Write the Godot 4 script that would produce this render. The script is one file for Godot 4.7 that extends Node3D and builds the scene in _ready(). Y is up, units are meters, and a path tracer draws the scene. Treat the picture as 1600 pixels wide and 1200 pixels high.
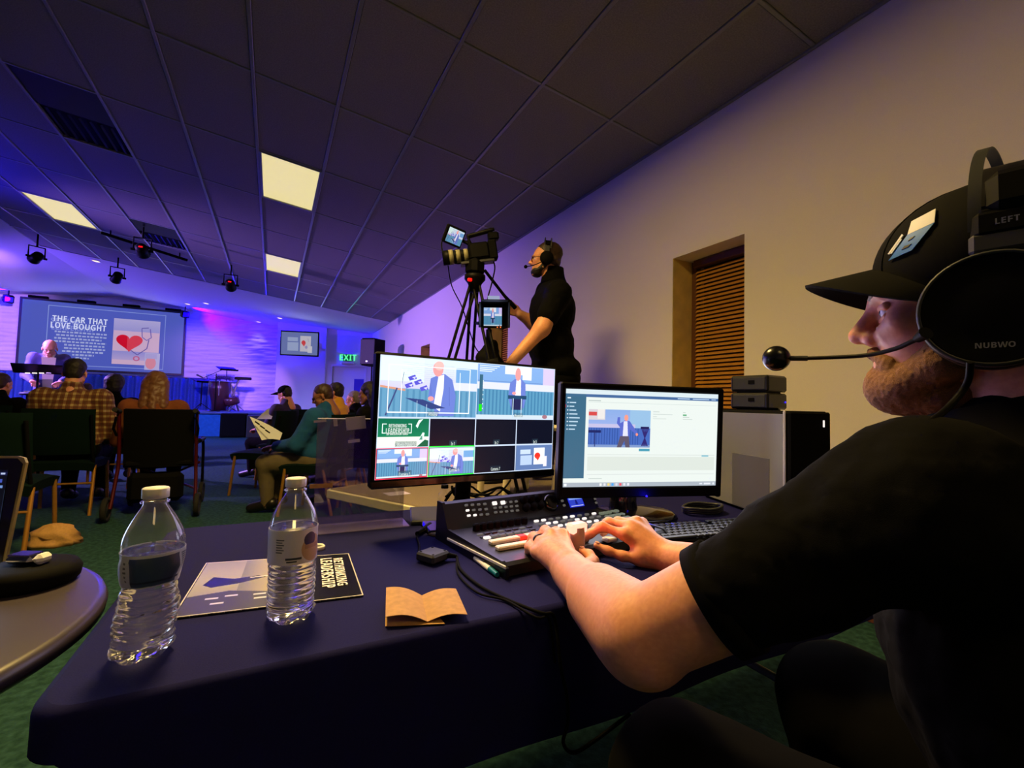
extends Node3D

# The whole place is built in metres, y up, floor at 0. The room's depth runs along -z, the wall with the windows is the plane x = WALL.
const EYE := 1.04
const FOC := 720.0
const WALL := 2.7
const RIDGE := -4.2
const SLOPE := 0.115
const WALL_TOP := 3.14
const TABLE := 0.715
const DECK := 0.745
const FRONT := -14.8
const STAGE_BACK := -17.3

var cam_r: Vector3
var cam_u: Vector3
var cam_f: Vector3
var taken := {}
var M := {}

func _ready() -> void:
	set_view()
	set_sky()
	set_lights()
	make_materials()
	build_room()
	build_stage()
	build_audience()
	build_camera_crew()
	build_desk()
	build_operator()
	build_left_table()

# ---------------------------------------------------------------- camera, sky, lights
func set_view() -> void:
	var yaw := deg_to_rad(27.4)
	var pit := deg_to_rad(2.55)
	var rol := deg_to_rad(1.43)
	cam_f = Vector3(sin(yaw) * cos(pit), sin(pit), -cos(yaw) * cos(pit))
	var r := Vector3(cos(yaw), 0, sin(yaw))
	var u := r.cross(cam_f)
	cam_r = r * cos(rol) + u * sin(rol)
	cam_u = u * cos(rol) - r * sin(rol)
	var c := Camera3D.new()
	c.name = "camera"
	c.fov = rad_to_deg(2.0 * atan(600.0 / FOC))
	c.near = 0.02
	c.far = 60.0
	add_child(c)
	c.transform = Transform3D(Basis(cam_r, cam_u, -cam_f), Vector3(0, EYE, 0))
	c.current = true

func set_sky() -> void:
	var w := WorldEnvironment.new()
	w.name = "surroundings"
	var e := Environment.new()
	e.background_mode = Environment.BG_COLOR
	e.background_color = Color(0, 0, 0)
	e.tonemap_mode = Environment.TONE_MAPPER_LINEAR
	e.tonemap_exposure = 1.0
	e.sdfgi_enabled = true
	e.ssao_enabled = true
	e.ssil_enabled = true
	w.environment = e
	add_child(w)

func area(called: String, at: Vector3, towards: Vector3, size: Vector2, color: Color, energy: float) -> void:
	var l := AreaLight3D.new()
	l.name = called
	l.area_size = size
	l.light_color = color
	l.light_energy = energy
	l.area_range = 40.0
	l.area_attenuation = 2.0
	l.area_normalize_energy = true
	l.shadow_enabled = true
	add_child(l, true)
	var up := Vector3.UP if absf(towards.normalized().y) < 0.95 else Vector3.FORWARD
	l.look_at_from_position(at, at + towards, up)

func spot(called: String, at: Vector3, towards: Vector3, angle: float, color: Color, energy: float, soft := 0.05, blend := 0.6) -> void:
	var l := SpotLight3D.new()
	l.name = called
	l.light_color = color
	l.light_energy = energy
	l.spot_angle = angle
	l.spot_angle_attenuation = blend
	l.spot_range = 40.0
	l.spot_attenuation = 2.0
	l.light_size = soft
	l.shadow_enabled = true
	add_child(l, true)
	var up := Vector3.UP if absf(towards.normalized().y) < 0.95 else Vector3.FORWARD
	l.look_at_from_position(at, at + towards, up)

func bulb(called: String, at: Vector3, color: Color, energy: float, soft := 0.05) -> void:
	var l := OmniLight3D.new()
	l.name = called
	l.light_color = color
	l.light_energy = energy
	l.omni_range = 40.0
	l.omni_attenuation = 2.0
	l.light_size = soft
	l.shadow_enabled = true
	add_child(l, true)
	l.position = at

func set_lights() -> void:
	var warm := Color(1.0, 0.84, 0.5)
	var down := Vector3(-SLOPE, -1, 0)
	# the ceiling panel behind the desk is bright, the ones over the audience are dimmed
	area("panel_light_desk", ceil_at(0.0675, -2.1) + down * 0.05, down, Vector2(0.55, 1.15), warm, 8.5)
	spot("panel_light_desk_lens", ceil_at(0.0675, -2.1) + down * 0.06, down, 72, warm, 9.5, 0.25, 0.8)
	area("panel_light_behind", ceil_at(0.0675, 1.5) + down * 0.05, down, Vector2(0.55, 1.15), warm, 1.8)
	area("panel_light_middle", ceil_at(0.0675, -5.7) + down * 0.05, down, Vector2(0.55, 1.15), warm, 0.45)
	area("panel_light_far", ceil_at(0.0675, -9.3) + down * 0.05, down, Vector2(0.55, 1.15), warm, 0.45)
	area("panel_light_side", ceil_at(-2.9575, -9.3) + down * 0.05, down, Vector2(0.55, 1.15), warm, 0.45)

# ---------------------------------------------------------------- places
func ray(x: float, y: float) -> Vector3:
	return cam_r * ((x - 800.0) / FOC) - cam_u * ((y - 600.0) / FOC) + cam_f

func P(x: float, y: float, d: float) -> Vector3:
	return Vector3(0, EYE, 0) + ray(x, y) * d

func PH(x: float, y: float, h: float) -> Vector3:
	var v := ray(x, y)
	return Vector3(0, EYE, 0) + v * ((h - EYE) / v.y)

func PX(x: float, y: float, at: float) -> Vector3:
	var v := ray(x, y)
	return Vector3(0, EYE, 0) + v * (at / v.x)

func PZ(x: float, y: float, at: float) -> Vector3:
	var v := ray(x, y)
	return Vector3(0, EYE, 0) + v * (at / v.z)

func ceil_at(x: float, z: float) -> Vector3:
	var h := WALL_TOP + SLOPE * (WALL - x)
	if x < RIDGE:
		h = WALL_TOP + SLOPE * (WALL - RIDGE) - SLOPE * (RIDGE - x)
	return Vector3(x, h, z)

func PC(x: float, y: float) -> Vector3:
	var v := ray(x, y)
	var n := Vector3(SLOPE, 1, 0)
	return Vector3(0, EYE, 0) + v * ((WALL_TOP - EYE + SLOPE * WALL) / v.dot(n))

# ---------------------------------------------------------------- nodes
func numbered(called: String) -> String:
	if not taken.has(called):
		taken[called] = 0
		return called
	taken[called] += 1
	return "%s_%03d" % [called, taken[called]]

func tag(o: Node3D, label: String, category: String, group := "") -> Node3D:
	o.set_meta("label", label)
	o.set_meta("category", category)
	if group != "":
		o.set_meta("group", group)
	return o

func thing(called: String, label: String, category: String, at := Vector3.ZERO, group := "") -> Node3D:
	var o := Node3D.new()
	o.name = numbered(called)
	add_child(o)
	o.position = at
	return tag(o, label, category, group)

func struct(called: String, mesh: Mesh, m: Material) -> MeshInstance3D:
	var o := part(called, mesh, m, null)
	o.set_meta("kind", "structure")
	return o

# a mesh given in the place's own axes becomes a child that stays where it was modelled
func part(called: String, mesh: Mesh, m: Material, parent: Node3D = null) -> MeshInstance3D:
	var o := MeshInstance3D.new()
	o.mesh = mesh
	o.material_override = m
	if parent == null:
		o.name = numbered(called)
		add_child(o)
	else:
		o.name = called
		parent.add_child(o, true)
		o.transform = parent.global_transform.affine_inverse()
	return o

# a mesh given in its parent's axes
func local(called: String, mesh: Mesh, m: Material, parent: Node3D, xf := Transform3D()) -> MeshInstance3D:
	var o := MeshInstance3D.new()
	o.mesh = mesh
	o.material_override = m
	o.name = called
	parent.add_child(o, true)
	o.transform = xf
	return o

func copy(o: Node3D, at: Vector3, turn: float, label := "") -> Node3D:
	var c: Node3D = o.duplicate()
	c.name = numbered(String(o.name).rstrip("0123456789_"))
	add_child(c)
	c.position = at
	c.rotation.y = turn
	if label != "":
		c.set_meta("label", label)
	return c

# ---------------------------------------------------------------- shapes
func S() -> SurfaceTool:
	var st := SurfaceTool.new()
	st.begin(Mesh.PRIMITIVE_TRIANGLES)
	return st

func done(st: SurfaceTool) -> ArrayMesh:
	st.generate_normals()
	return st.commit()

# corners counter-clockwise as seen from outside
func tri(st: SurfaceTool, a: Vector3, b: Vector3, c: Vector3, ua := Vector2.ZERO, ub := Vector2.ZERO, uc := Vector2.ZERO) -> void:
	st.set_uv(ua)
	st.add_vertex(a)
	st.set_uv(uc)
	st.add_vertex(c)
	st.set_uv(ub)
	st.add_vertex(b)

func quad(st: SurfaceTool, a: Vector3, b: Vector3, c: Vector3, d: Vector3, ua := Vector2(0, 1), ub := Vector2(1, 1), uc := Vector2(1, 0), ud := Vector2(0, 0)) -> void:
	tri(st, a, b, c, ua, ub, uc)
	tri(st, a, c, d, ua, uc, ud)

func X(at: Vector3, yaw := 0.0, pitch := 0.0, roll := 0.0) -> Transform3D:
	return Transform3D(Basis.from_euler(Vector3(pitch, yaw, roll)), at)

# a box with its edges chamfered by b
func bx(st: SurfaceTool, s: Vector3, xf := Transform3D(), b := 0.0) -> void:
	st.set_smooth_group(-1)
	var h := s * 0.5
	b = minf(b, minf(h.x, minf(h.y, h.z)) * 0.9)
	var k := {}
	for sx in [-1, 1]:
		for sy in [-1, 1]:
			for sz in [-1, 1]:
				var c := Vector3(h.x * sx, h.y * sy, h.z * sz)
				k[[sx, sy, sz, 0]] = xf * (c - Vector3(0, b * sy, b * sz))
				k[[sx, sy, sz, 1]] = xf * (c - Vector3(b * sx, 0, b * sz))
				k[[sx, sy, sz, 2]] = xf * (c - Vector3(b * sx, b * sy, 0))
	var mid := xf.origin
	for ax in 3:
		for s1 in [-1, 1]:
			var q := []
			for w in [[-1, -1], [1, -1], [1, 1], [-1, 1]]:
				var t := [0, 0, 0]
				t[ax] = s1
				t[(ax + 1) % 3] = w[0]
				t[(ax + 2) % 3] = w[1]
				q.append(k[[t[0], t[1], t[2], ax]])
			face(st, q, mid)
	if b <= 0.0:
		return
	for ax in 3:
		var a1 := (ax + 1) % 3
		var a2 := (ax + 2) % 3
		for s1 in [-1, 1]:
			for s2 in [-1, 1]:
				var q := []
				for w in [[-1, a1], [1, a1], [1, a2], [-1, a2]]:
					var t := [0, 0, 0]
					t[ax] = w[0]
					t[a1] = s1
					t[a2] = s2
					q.append(k[[t[0], t[1], t[2], w[1]]])
				face(st, q, mid)
	for sx in [-1, 1]:
		for sy in [-1, 1]:
			for sz in [-1, 1]:
				face(st, [k[[sx, sy, sz, 0]], k[[sx, sy, sz, 1]], k[[sx, sy, sz, 2]]], mid)

# a flat convex face turned away from the point inside
func face(st: SurfaceTool, q: Array, inside: Vector3) -> void:
	var n: Vector3 = (q[1] - q[0]).cross(q[2] - q[0])
	if n.dot(q[0] - inside) < 0.0:
		q.reverse()
	if q.size() == 4:
		quad(st, q[0], q[1], q[2], q[3])
	else:
		for i in range(1, q.size() - 1):
			tri(st, q[0], q[i], q[i + 1])

func box(s: Vector3, xf := Transform3D(), b := 0.0) -> ArrayMesh:
	var st := S()
	bx(st, s, xf, b)
	return done(st)

# a box from corner to corner
func span(st: SurfaceTool, lo: Vector3, hi: Vector3, b := 0.0) -> void:
	bx(st, (hi - lo).abs(), Transform3D(Basis(), (lo + hi) * 0.5), b)

func spanned(lo: Vector3, hi: Vector3, b := 0.0) -> ArrayMesh:
	var st := S()
	span(st, lo, hi, b)
	return done(st)

# a flat outline in xy, extruded along z from z0 to z1
func prism(st: SurfaceTool, poly: PackedVector2Array, z0: float, z1: float, xf := Transform3D()) -> void:
	st.set_smooth_group(-1)
	var p := poly
	if Geometry2D.is_polygon_clockwise(p):
		p = p.duplicate()
		p.reverse()
	var idx := Geometry2D.triangulate_polygon(p)
	for i in range(0, idx.size(), 3):
		var t := [p[idx[i]], p[idx[i + 1]], p[idx[i + 2]]]
		if (t[1] - t[0]).cross(t[2] - t[0]) < 0.0:
			t.reverse()
		tri(st, xf * v3(t[0], z1), xf * v3(t[1], z1), xf * v3(t[2], z1))
		tri(st, xf * v3(t[0], z0), xf * v3(t[2], z0), xf * v3(t[1], z0))
	for i in p.size():
		var a := p[i]
		var b := p[(i + 1) % p.size()]
		quad(st, xf * v3(a, z0), xf * v3(b, z0), xf * v3(b, z1), xf * v3(a, z1))

func v3(p: Vector2, z: float) -> Vector3:
	return Vector3(p.x, p.y, z)

# a sweep of circles along points; r is a number or one per point
func tube(st: SurfaceTool, pts: Array, r: Variant, sides := 8, smooth := true) -> void:
	st.set_smooth_group(0 if smooth else -1)
	var n := pts.size()
	var rings := []
	var t: Vector3 = (pts[1] - pts[0]).normalized()
	var u: Vector3 = t.cross(Vector3.UP if absf(t.y) < 0.9 else Vector3.RIGHT).normalized()
	for i in n:
		var d: Vector3 = (pts[mini(i + 1, n - 1)] - pts[maxi(i - 1, 0)]).normalized()
		u = (u - d * u.dot(d)).normalized()
		var w := d.cross(u)
		var ring := []
		var rr: float = r[i] if r is Array else r
		for j in sides:
			var a := TAU * j / sides
			ring.append(pts[i] + (u * cos(a) + w * sin(a)) * rr)
		rings.append(ring)
	for i in n - 1:
		for j in sides:
			var k := (j + 1) % sides
			quad(st, rings[i][j], rings[i][k], rings[i + 1][k], rings[i + 1][j])
	st.set_smooth_group(-1)
	for j in range(1, sides - 1):
		tri(st, rings[0][0], rings[0][j + 1], rings[0][j])
		tri(st, rings[n - 1][0], rings[n - 1][j], rings[n - 1][j + 1])

func tubed(pts: Array, r: Variant, sides := 8) -> ArrayMesh:
	var st := S()
	tube(st, pts, r, sides)
	return done(st)

# a smooth curve through points
func bend(pts: Array, per := 6) -> Array:
	var out := []
	for i in pts.size() - 1:
		var a: Vector3 = pts[maxi(i - 1, 0)]
		var b: Vector3 = pts[i]
		var c: Vector3 = pts[i + 1]
		var d: Vector3 = pts[mini(i + 2, pts.size() - 1)]
		for k in per:
			out.append(b.cubic_interpolate(c, a, d, float(k) / per))
	out.append(pts[-1])
	return out

# a profile of (radius, height) turned about y; shape(angle, height) -> factor on the radius
func lathe(st: SurfaceTool, prof: Array, seg := 24, xf := Transform3D(), shape: Variant = null) -> void:
	st.set_smooth_group(0)
	var rows := []
	for p in prof:
		var row := []
		for j in seg:
			var a := TAU * j / seg
			var k: float = shape.call(a, p.y) if shape != null else 1.0
			row.append(xf * Vector3(p.x * k * cos(a), p.y, p.x * k * sin(a)))
		rows.append(row)
	for i in prof.size() - 1:
		for j in seg:
			var k := (j + 1) % seg
			var ua := Vector2(float(j) / seg, 1.0 - float(i) / (prof.size() - 1))
			var ub := Vector2(float(j + 1) / seg, ua.y)
			var vc := 1.0 - float(i + 1) / (prof.size() - 1)
			if prof[i].x < 1e-5:
				tri(st, rows[i][j], rows[i + 1][j], rows[i + 1][k], ua, Vector2(ua.x, vc), Vector2(ub.x, vc))
			elif prof[i + 1].x < 1e-5:
				tri(st, rows[i][j], rows[i + 1][j], rows[i][k], ua, Vector2(ua.x, vc), ub)
			else:
				quad(st, rows[i][j], rows[i + 1][j], rows[i + 1][k], rows[i][k], ua, Vector2(ua.x, vc), Vector2(ub.x, vc), ub)

func lathed(prof: Array, seg := 24, xf := Transform3D(), shape: Variant = null) -> ArrayMesh:
	var st := S()
	lathe(st, prof, seg, xf, shape)
	return done(st)

# a sheet with thickness: at(u, v) -> point, both sides and the rim
func sheet(st: SurfaceTool, nu: int, nv: int, at: Callable, thick: float) -> void:
	var p := []
	for i in nu + 1:
		var row := []
		for j in nv + 1:
			row.append(at.call(float(i) / nu, float(j) / nv))
		p.append(row)
	var q := []
	for i in nu + 1:
		var row := []
		for j in nv + 1:
			var du: Vector3 = p[mini(i + 1, nu)][j] - p[maxi(i - 1, 0)][j]
			var dv: Vector3 = p[i][mini(j + 1, nv)] - p[i][maxi(j - 1, 0)]
			row.append(p[i][j] - du.cross(dv).normalized() * thick)
		q.append(row)
	for i in nu:
		for j in nv:
			st.set_smooth_group(0)
			var a := Vector2(float(i) / nu, 1.0 - float(j) / nv)
			var b := Vector2(float(i + 1) / nu, 1.0 - float(j + 1) / nv)
			quad(st, p[i][j], p[i + 1][j], p[i + 1][j + 1], p[i][j + 1], a, Vector2(b.x, a.y), b, Vector2(a.x, b.y))
			st.set_smooth_group(1)
			quad(st, q[i][j], q[i][j + 1], q[i + 1][j + 1], q[i + 1][j], a, Vector2(a.x, b.y), b, Vector2(b.x, a.y))
	st.set_smooth_group(-1)
	for i in nu:
		quad(st, p[i][0], q[i][0], q[i + 1][0], p[i + 1][0])
		quad(st, p[i][nv], p[i + 1][nv], q[i + 1][nv], q[i][nv])
	for j in nv:
		quad(st, p[0][j], p[0][j + 1], q[0][j + 1], q[0][j])
		quad(st, p[nu][j], q[nu][j], q[nu][j + 1], p[nu][j + 1])

func sheeted(nu: int, nv: int, at: Callable, thick: float) -> ArrayMesh:
	var st := S()
	sheet(st, nu, nv, at, thick)
	return done(st)

func ball(c: Vector3, r: Vector3, seg := 16) -> ArrayMesh:
	var prof := []
	var n := seg / 2
	for i in n + 1:
		var a := PI * i / n
		prof.append(Vector2(sin(a) if i > 0 and i < n else 0.0, cos(a)))
	return lathed(prof, seg, Transform3D(Basis.from_scale(r), c))

# flat letters standing on the xy plane of xf, facing +z
func letters(called: String, words: String, high: float, xf: Transform3D, m: Material, parent: Node3D, bold := true, deep := 0.0004, squeeze := 1.0) -> MeshInstance3D:
	var t := TextMesh.new()
	var f := SystemFont.new()
	f.font_names = PackedStringArray(["Droid Sans"])
	f.font_weight = 700 if bold else 400
	t.font = f
	t.text = words
	t.font_size = 32
	t.pixel_size = high / 23.0
	t.depth = deep
	t.curve_step = 4.0
	t.horizontal_alignment = HORIZONTAL_ALIGNMENT_CENTER
	var o := MeshInstance3D.new()
	o.mesh = t
	o.material_override = m
	o.name = called
	parent.add_child(o, true)
	o.transform = parent.global_transform.affine_inverse() * xf * Transform3D(Basis.from_scale(Vector3(squeeze, 1, 1)), Vector3.ZERO)
	return o

# ---------------------------------------------------------------- bodies: a field of tapered capsules and ellipsoids, meshed as surface nets
func cap(a: Vector3, b: Vector3, ra: float, rb: float, s := 1) -> Array:
	return [0, a, b, ra, rb, s]

func ell(c: Vector3, r: Vector3, q := Basis(), s := 1) -> Array:
	return [1, c, r, q.inverse(), q, s]

func moved(prims: Array, xf: Transform3D, k := 1.0) -> Array:
	var out := []
	for p in prims:
		if p[0] == 0:
			out.append([0, xf * (p[1] * k), xf * (p[2] * k), p[3] * k, p[4] * k, p[5]])
		else:
			var b: Basis = xf.basis * p[4]
			out.append([1, xf * (p[1] * k), p[2] * k, b.inverse(), b, p[5]])
	return out

func grown(prims: Array, by: float) -> Array:
	var out := []
	for p in prims:
		if p[0] == 0:
			out.append([0, p[1], p[2], p[3] + by, p[4] + by, p[5]])
		else:
			out.append([1, p[1], p[2] + Vector3(by, by, by), p[3], p[4], p[5]])
	return out

func prim_dist(p: Array, at: Vector3) -> float:
	if p[0] == 0:
		var a: Vector3 = p[1]
		var ab: Vector3 = p[2] - a
		var t := clampf((at - a).dot(ab) / maxf(ab.length_squared(), 1e-9), 0.0, 1.0)
		return (at - a - ab * t).length() - lerpf(p[3], p[4], t)
	var l: Vector3 = p[3] * (at - p[1])
	var r: Vector3 = p[2]
	var n := l / r
	var k0 := n.length()
	var k1 := (n / r).length()
	if k1 < 1e-6:
		return -minf(r.x, minf(r.y, r.z))
	return k0 * (k0 - 1.0) / k1

# returns [vertices, normals, indices]
func net(prims: Array, cell: float, k := 0.02, rough := 0.0, wave := 1.0) -> Array:
	var lo := Vector3(1e9, 1e9, 1e9)
	var hi := -lo
	for p in prims:
		if p[5] < 0:
			continue
		var e: Vector3 = Vector3.ONE * (maxf(p[3], p[4]) if p[0] == 0 else maxf(p[2].x, maxf(p[2].y, p[2].z)))
		var ends: Array = [p[1], p[2]] if p[0] == 0 else [p[1]]
		for q in ends:
			lo = lo.min(q - e)
			hi = hi.max(q + e)
	var pad := k * 0.5 + 2.0 * cell + rough
	lo -= Vector3.ONE * pad
	hi += Vector3.ONE * pad
	const N := 6
	var nb := Vector3i(((hi - lo) / (cell * N)).ceil())
	var nx := nb.x * N + 1
	var ny := nb.y * N + 1
	var nz := nb.z * N + 1
	var sy := nx
	var sz := nx * ny
	var f := PackedFloat32Array()
	f.resize(nx * ny * nz)
	f.fill(1.0)
	var half := cell * N * 0.87
	var noise := FastNoiseLite.new()
	noise.seed = 7
	noise.frequency = wave
	var active := []
	for bz in nb.z:
		for by in nb.y:
			for bxx in nb.x:
				var c := lo + Vector3(bxx + 0.5, by + 0.5, bz + 0.5) * (cell * N)
				var dm := 1e9
				var ds := PackedFloat32Array()
				for p in prims:
					var d := prim_dist(p, c)
					ds.append(d)
					if p[5] > 0:
						dm = minf(dm, d)
				if dm > half + k + rough:
					continue
				var near := []
				var cut := []
				for i in prims.size():
					if prims[i][5] > 0:
						if ds[i] < dm + 2.0 * half + k:
							near.append(prims[i])
					elif ds[i] < half + k:
						cut.append(prims[i])
				active.append(Vector3i(bxx, by, bz))
				var deep := dm < -(half + k) and cut.is_empty()
				for z in range(bz * N, bz * N + N):
					for y in range(by * N, by * N + N):
						var at_i := bxx * N + y * sy + z * sz
						if deep:
							for x in N:
								f[at_i + x] = -1.0
							continue
						for x in N:
							var q := lo + Vector3(bxx * N + x, y, z) * cell
							var d := 1e3
							for p in near:
								var e := 0.0
								if p[0] == 0:
									var a: Vector3 = p[1]
									var ab: Vector3 = p[2] - a
									var t := clampf((q - a).dot(ab) / maxf(ab.length_squared(), 1e-9), 0.0, 1.0)
									e = (q - a - ab * t).length() - lerpf(p[3], p[4], t)
								else:
									var l: Vector3 = p[3] * (q - p[1])
									var n: Vector3 = l / p[2]
									var k0 := n.length()
									e = k0 * (k0 - 1.0) / maxf((n / p[2]).length(), 1e-6)
								var h := maxf(k - absf(d - e), 0.0) / k
								d = minf(d, e) - h * h * k * 0.25
							for p in cut:
								var e := -prim_dist(p, q)
								var h := maxf(k - absf(d - e), 0.0) / k
								d = maxf(d, e) + h * h * k * 0.25
							if rough > 0.0:
								d += noise.get_noise_3dv(q) * rough
							f[at_i + x] = d
	var vi := PackedInt32Array()
	vi.resize(nx * ny * nz)
	vi.fill(-1)
	var verts := PackedVector3Array()
	var norms := PackedVector3Array()
	var idx := PackedInt32Array()
	var cells := []
	for b in active:
		for z in range(b.z * N, b.z * N + N):
			for y in range(b.y * N, b.y * N + N):
				for x in range(b.x * N, b.x * N + N):
					if x >= nx - 1 or y >= ny - 1 or z >= nz - 1:
						continue
					var i: int = x + y * sy + z * sz
					var a0 := f[i]
					var a1 := f[i + 1]
					var a2 := f[i + sy]
					var a3 := f[i + sy + 1]
					var a4 := f[i + sz]
					var a5 := f[i + sz + 1]
					var a6 := f[i + sz + sy]
					var a7 := f[i + sz + sy + 1]
					var neg := int(a0 < 0) + int(a1 < 0) + int(a2 < 0) + int(a3 < 0) + int(a4 < 0) + int(a5 < 0) + int(a6 < 0) + int(a7 < 0)
					if neg == 0 or neg == 8:
						continue
					var s := Vector3.ZERO
					var m := 0
					if (a0 < 0) != (a1 < 0):
						s += Vector3(a0 / (a0 - a1), 0, 0)
						m += 1
					if (a2 < 0) != (a3 < 0):
						s += Vector3(a2 / (a2 - a3), 1, 0)
						m += 1
					if (a4 < 0) != (a5 < 0):
						s += Vector3(a4 / (a4 - a5), 0, 1)
						m += 1
					if (a6 < 0) != (a7 < 0):
						s += Vector3(a6 / (a6 - a7), 1, 1)
						m += 1
					if (a0 < 0) != (a2 < 0):
						s += Vector3(0, a0 / (a0 - a2), 0)
						m += 1
					if (a1 < 0) != (a3 < 0):
						s += Vector3(1, a1 / (a1 - a3), 0)
						m += 1
					if (a4 < 0) != (a6 < 0):
						s += Vector3(0, a4 / (a4 - a6), 1)
						m += 1
					if (a5 < 0) != (a7 < 0):
						s += Vector3(1, a5 / (a5 - a7), 1)
						m += 1
					if (a0 < 0) != (a4 < 0):
						s += Vector3(0, 0, a0 / (a0 - a4))
						m += 1
					if (a1 < 0) != (a5 < 0):
						s += Vector3(1, 0, a1 / (a1 - a5))
						m += 1
					if (a2 < 0) != (a6 < 0):
						s += Vector3(0, 1, a2 / (a2 - a6))
						m += 1
					if (a3 < 0) != (a7 < 0):
						s += Vector3(1, 1, a3 / (a3 - a7))
						m += 1
					vi[i] = verts.size()
					cells.append(i)
					verts.append(lo + (Vector3(x, y, z) + s / m) * cell)
					norms.append(Vector3(a1 + a3 + a5 + a7 - a0 - a2 - a4 - a6, a2 + a3 + a6 + a7 - a0 - a1 - a4 - a5, a4 + a5 + a6 + a7 - a0 - a1 - a2 - a3).normalized())
	for i in cells:
		var ins := f[i] < 0
		for e in [[1, sy, sz], [sy, sz, 1], [sz, 1, sy]]:
			if ins == (f[i + e[0]] < 0):
				continue
			var a := vi[i]
			var b := vi[i - e[1]]
			var c := vi[i - e[1] - e[2]]
			var d := vi[i - e[2]]
			if a < 0 or b < 0 or c < 0 or d < 0:
				continue
			if ins:
				idx.append_array([a, c, b, a, d, c])
			else:
				idx.append_array([a, b, c, a, c, d])
	return [verts, norms, idx]

func joined(nets: Array) -> ArrayMesh:
	var v := PackedVector3Array()
	var n := PackedVector3Array()
	var ix := PackedInt32Array()
	for t in nets:
		var base := v.size()
		v.append_array(t[0])
		n.append_array(t[1])
		for i in t[2]:
			ix.append(i + base)
	var arr := []
	arr.resize(Mesh.ARRAY_MAX)
	arr[Mesh.ARRAY_VERTEX] = v
	arr[Mesh.ARRAY_NORMAL] = n
	arr[Mesh.ARRAY_INDEX] = ix
	var m := ArrayMesh.new()
	m.add_surface_from_arrays(Mesh.PRIMITIVE_TRIANGLES, arr)
	return m

func body(prims: Array, cell: float, k := 0.02, rough := 0.0, wave := 1.0) -> ArrayMesh:
	return joined([net(prims, cell, k, rough, wave)])

# a head about the point between the ears: x to its right, y up, looking along -z
func head_prims(neck := true) -> Array:
	var p := [
		ell(Vector3(0, 0.052, 0.012), Vector3(0.075, 0.084, 0.096)),
		ell(Vector3(0, 0.03, -0.05), Vector3(0.062, 0.055, 0.046)),
		ell(Vector3(0, -0.03, -0.04), Vector3(0.058, 0.07, 0.052)),
		cap(Vector3(-0.05, -0.045, -0.012), Vector3(-0.016, -0.092, -0.07), 0.02, 0.018),
		cap(Vector3(0.05, -0.045, -0.012), Vector3(0.016, -0.092, -0.07), 0.02, 0.018),
		cap(Vector3(-0.008, -0.096, -0.078), Vector3(0.008, -0.096, -0.078), 0.017, 0.017),
		cap(Vector3(-0.034, 0.026, -0.086), Vector3(-0.008, 0.022, -0.093), 0.009, 0.009),
		cap(Vector3(0.034, 0.026, -0.086), Vector3(0.008, 0.022, -0.093), 0.009, 0.009),
		cap(Vector3(0, 0.016, -0.094), Vector3(0, -0.02, -0.114), 0.0075, 0.0115),
		cap(Vector3(-0.012, -0.027, -0.099), Vector3(-0.012, -0.026, -0.099), 0.0085, 0.0085),
		cap(Vector3(0.012, -0.027, -0.099), Vector3(0.012, -0.026, -0.099), 0.0085, 0.0085),
		cap(Vector3(-0.042, -0.012, -0.066), Vector3(-0.03, -0.02, -0.08), 0.018, 0.012),
		cap(Vector3(0.042, -0.012, -0.066), Vector3(0.03, -0.02, -0.08), 0.018, 0.012),
		cap(Vector3(-0.018, -0.056, -0.089), Vector3(0.018, -0.056, -0.089), 0.0062, 0.0062),
		cap(Vector3(-0.015, -0.066, -0.088), Vector3(0.015, -0.066, -0.088), 0.007, 0.007),
		ell(Vector3(-0.077, 0.0, 0.008), Vector3(0.008, 0.03, 0.019), Basis(Vector3.UP, -0.3)),
		ell(Vector3(0.077, 0.0, 0.008), Vector3(0.008, 0.03, 0.019), Basis(Vector3.UP, 0.3)),
		cap(Vector3(-0.031, 0.004, -0.098), Vector3(-0.03, 0.004, -0.098), 0.013, 0.013, -1),
		cap(Vector3(0.031, 0.004, -0.098), Vector3(0.03, 0.004, -0.098), 0.013, 0.013, -1),
	]
	if neck:
		p.append(cap(Vector3(0, -0.05, 0.03), Vector3(0, -0.2, 0.055), 0.056, 0.062))
	return p

func eyes(xf: Transform3D, k: float, parent: Node3D) -> void:
	for s in [-1, 1]:
		var e := part("eye", ball(xf * (Vector3(0.031 * s, 0.002, -0.0765) * k), Vector3.ONE * 0.0118 * k, 14), M.eye_white, parent)
		var c: Vector3 = xf * (Vector3(0.031 * s, 0.002, -0.0838) * k)
		part("iris", ball(c, Vector3.ONE * 0.0056 * k, 10), M.iris, e)

# a hand: five fingers of joints given as points, root first
func fingers(chains: Array, r: float) -> Array:
	var p := []
	for c in chains:
		for i in c.size() - 1:
			p.append(cap(c[i], c[i + 1], r * (1.0 - 0.1 * i), r * (0.9 - 0.1 * i)))
	return p

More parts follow.
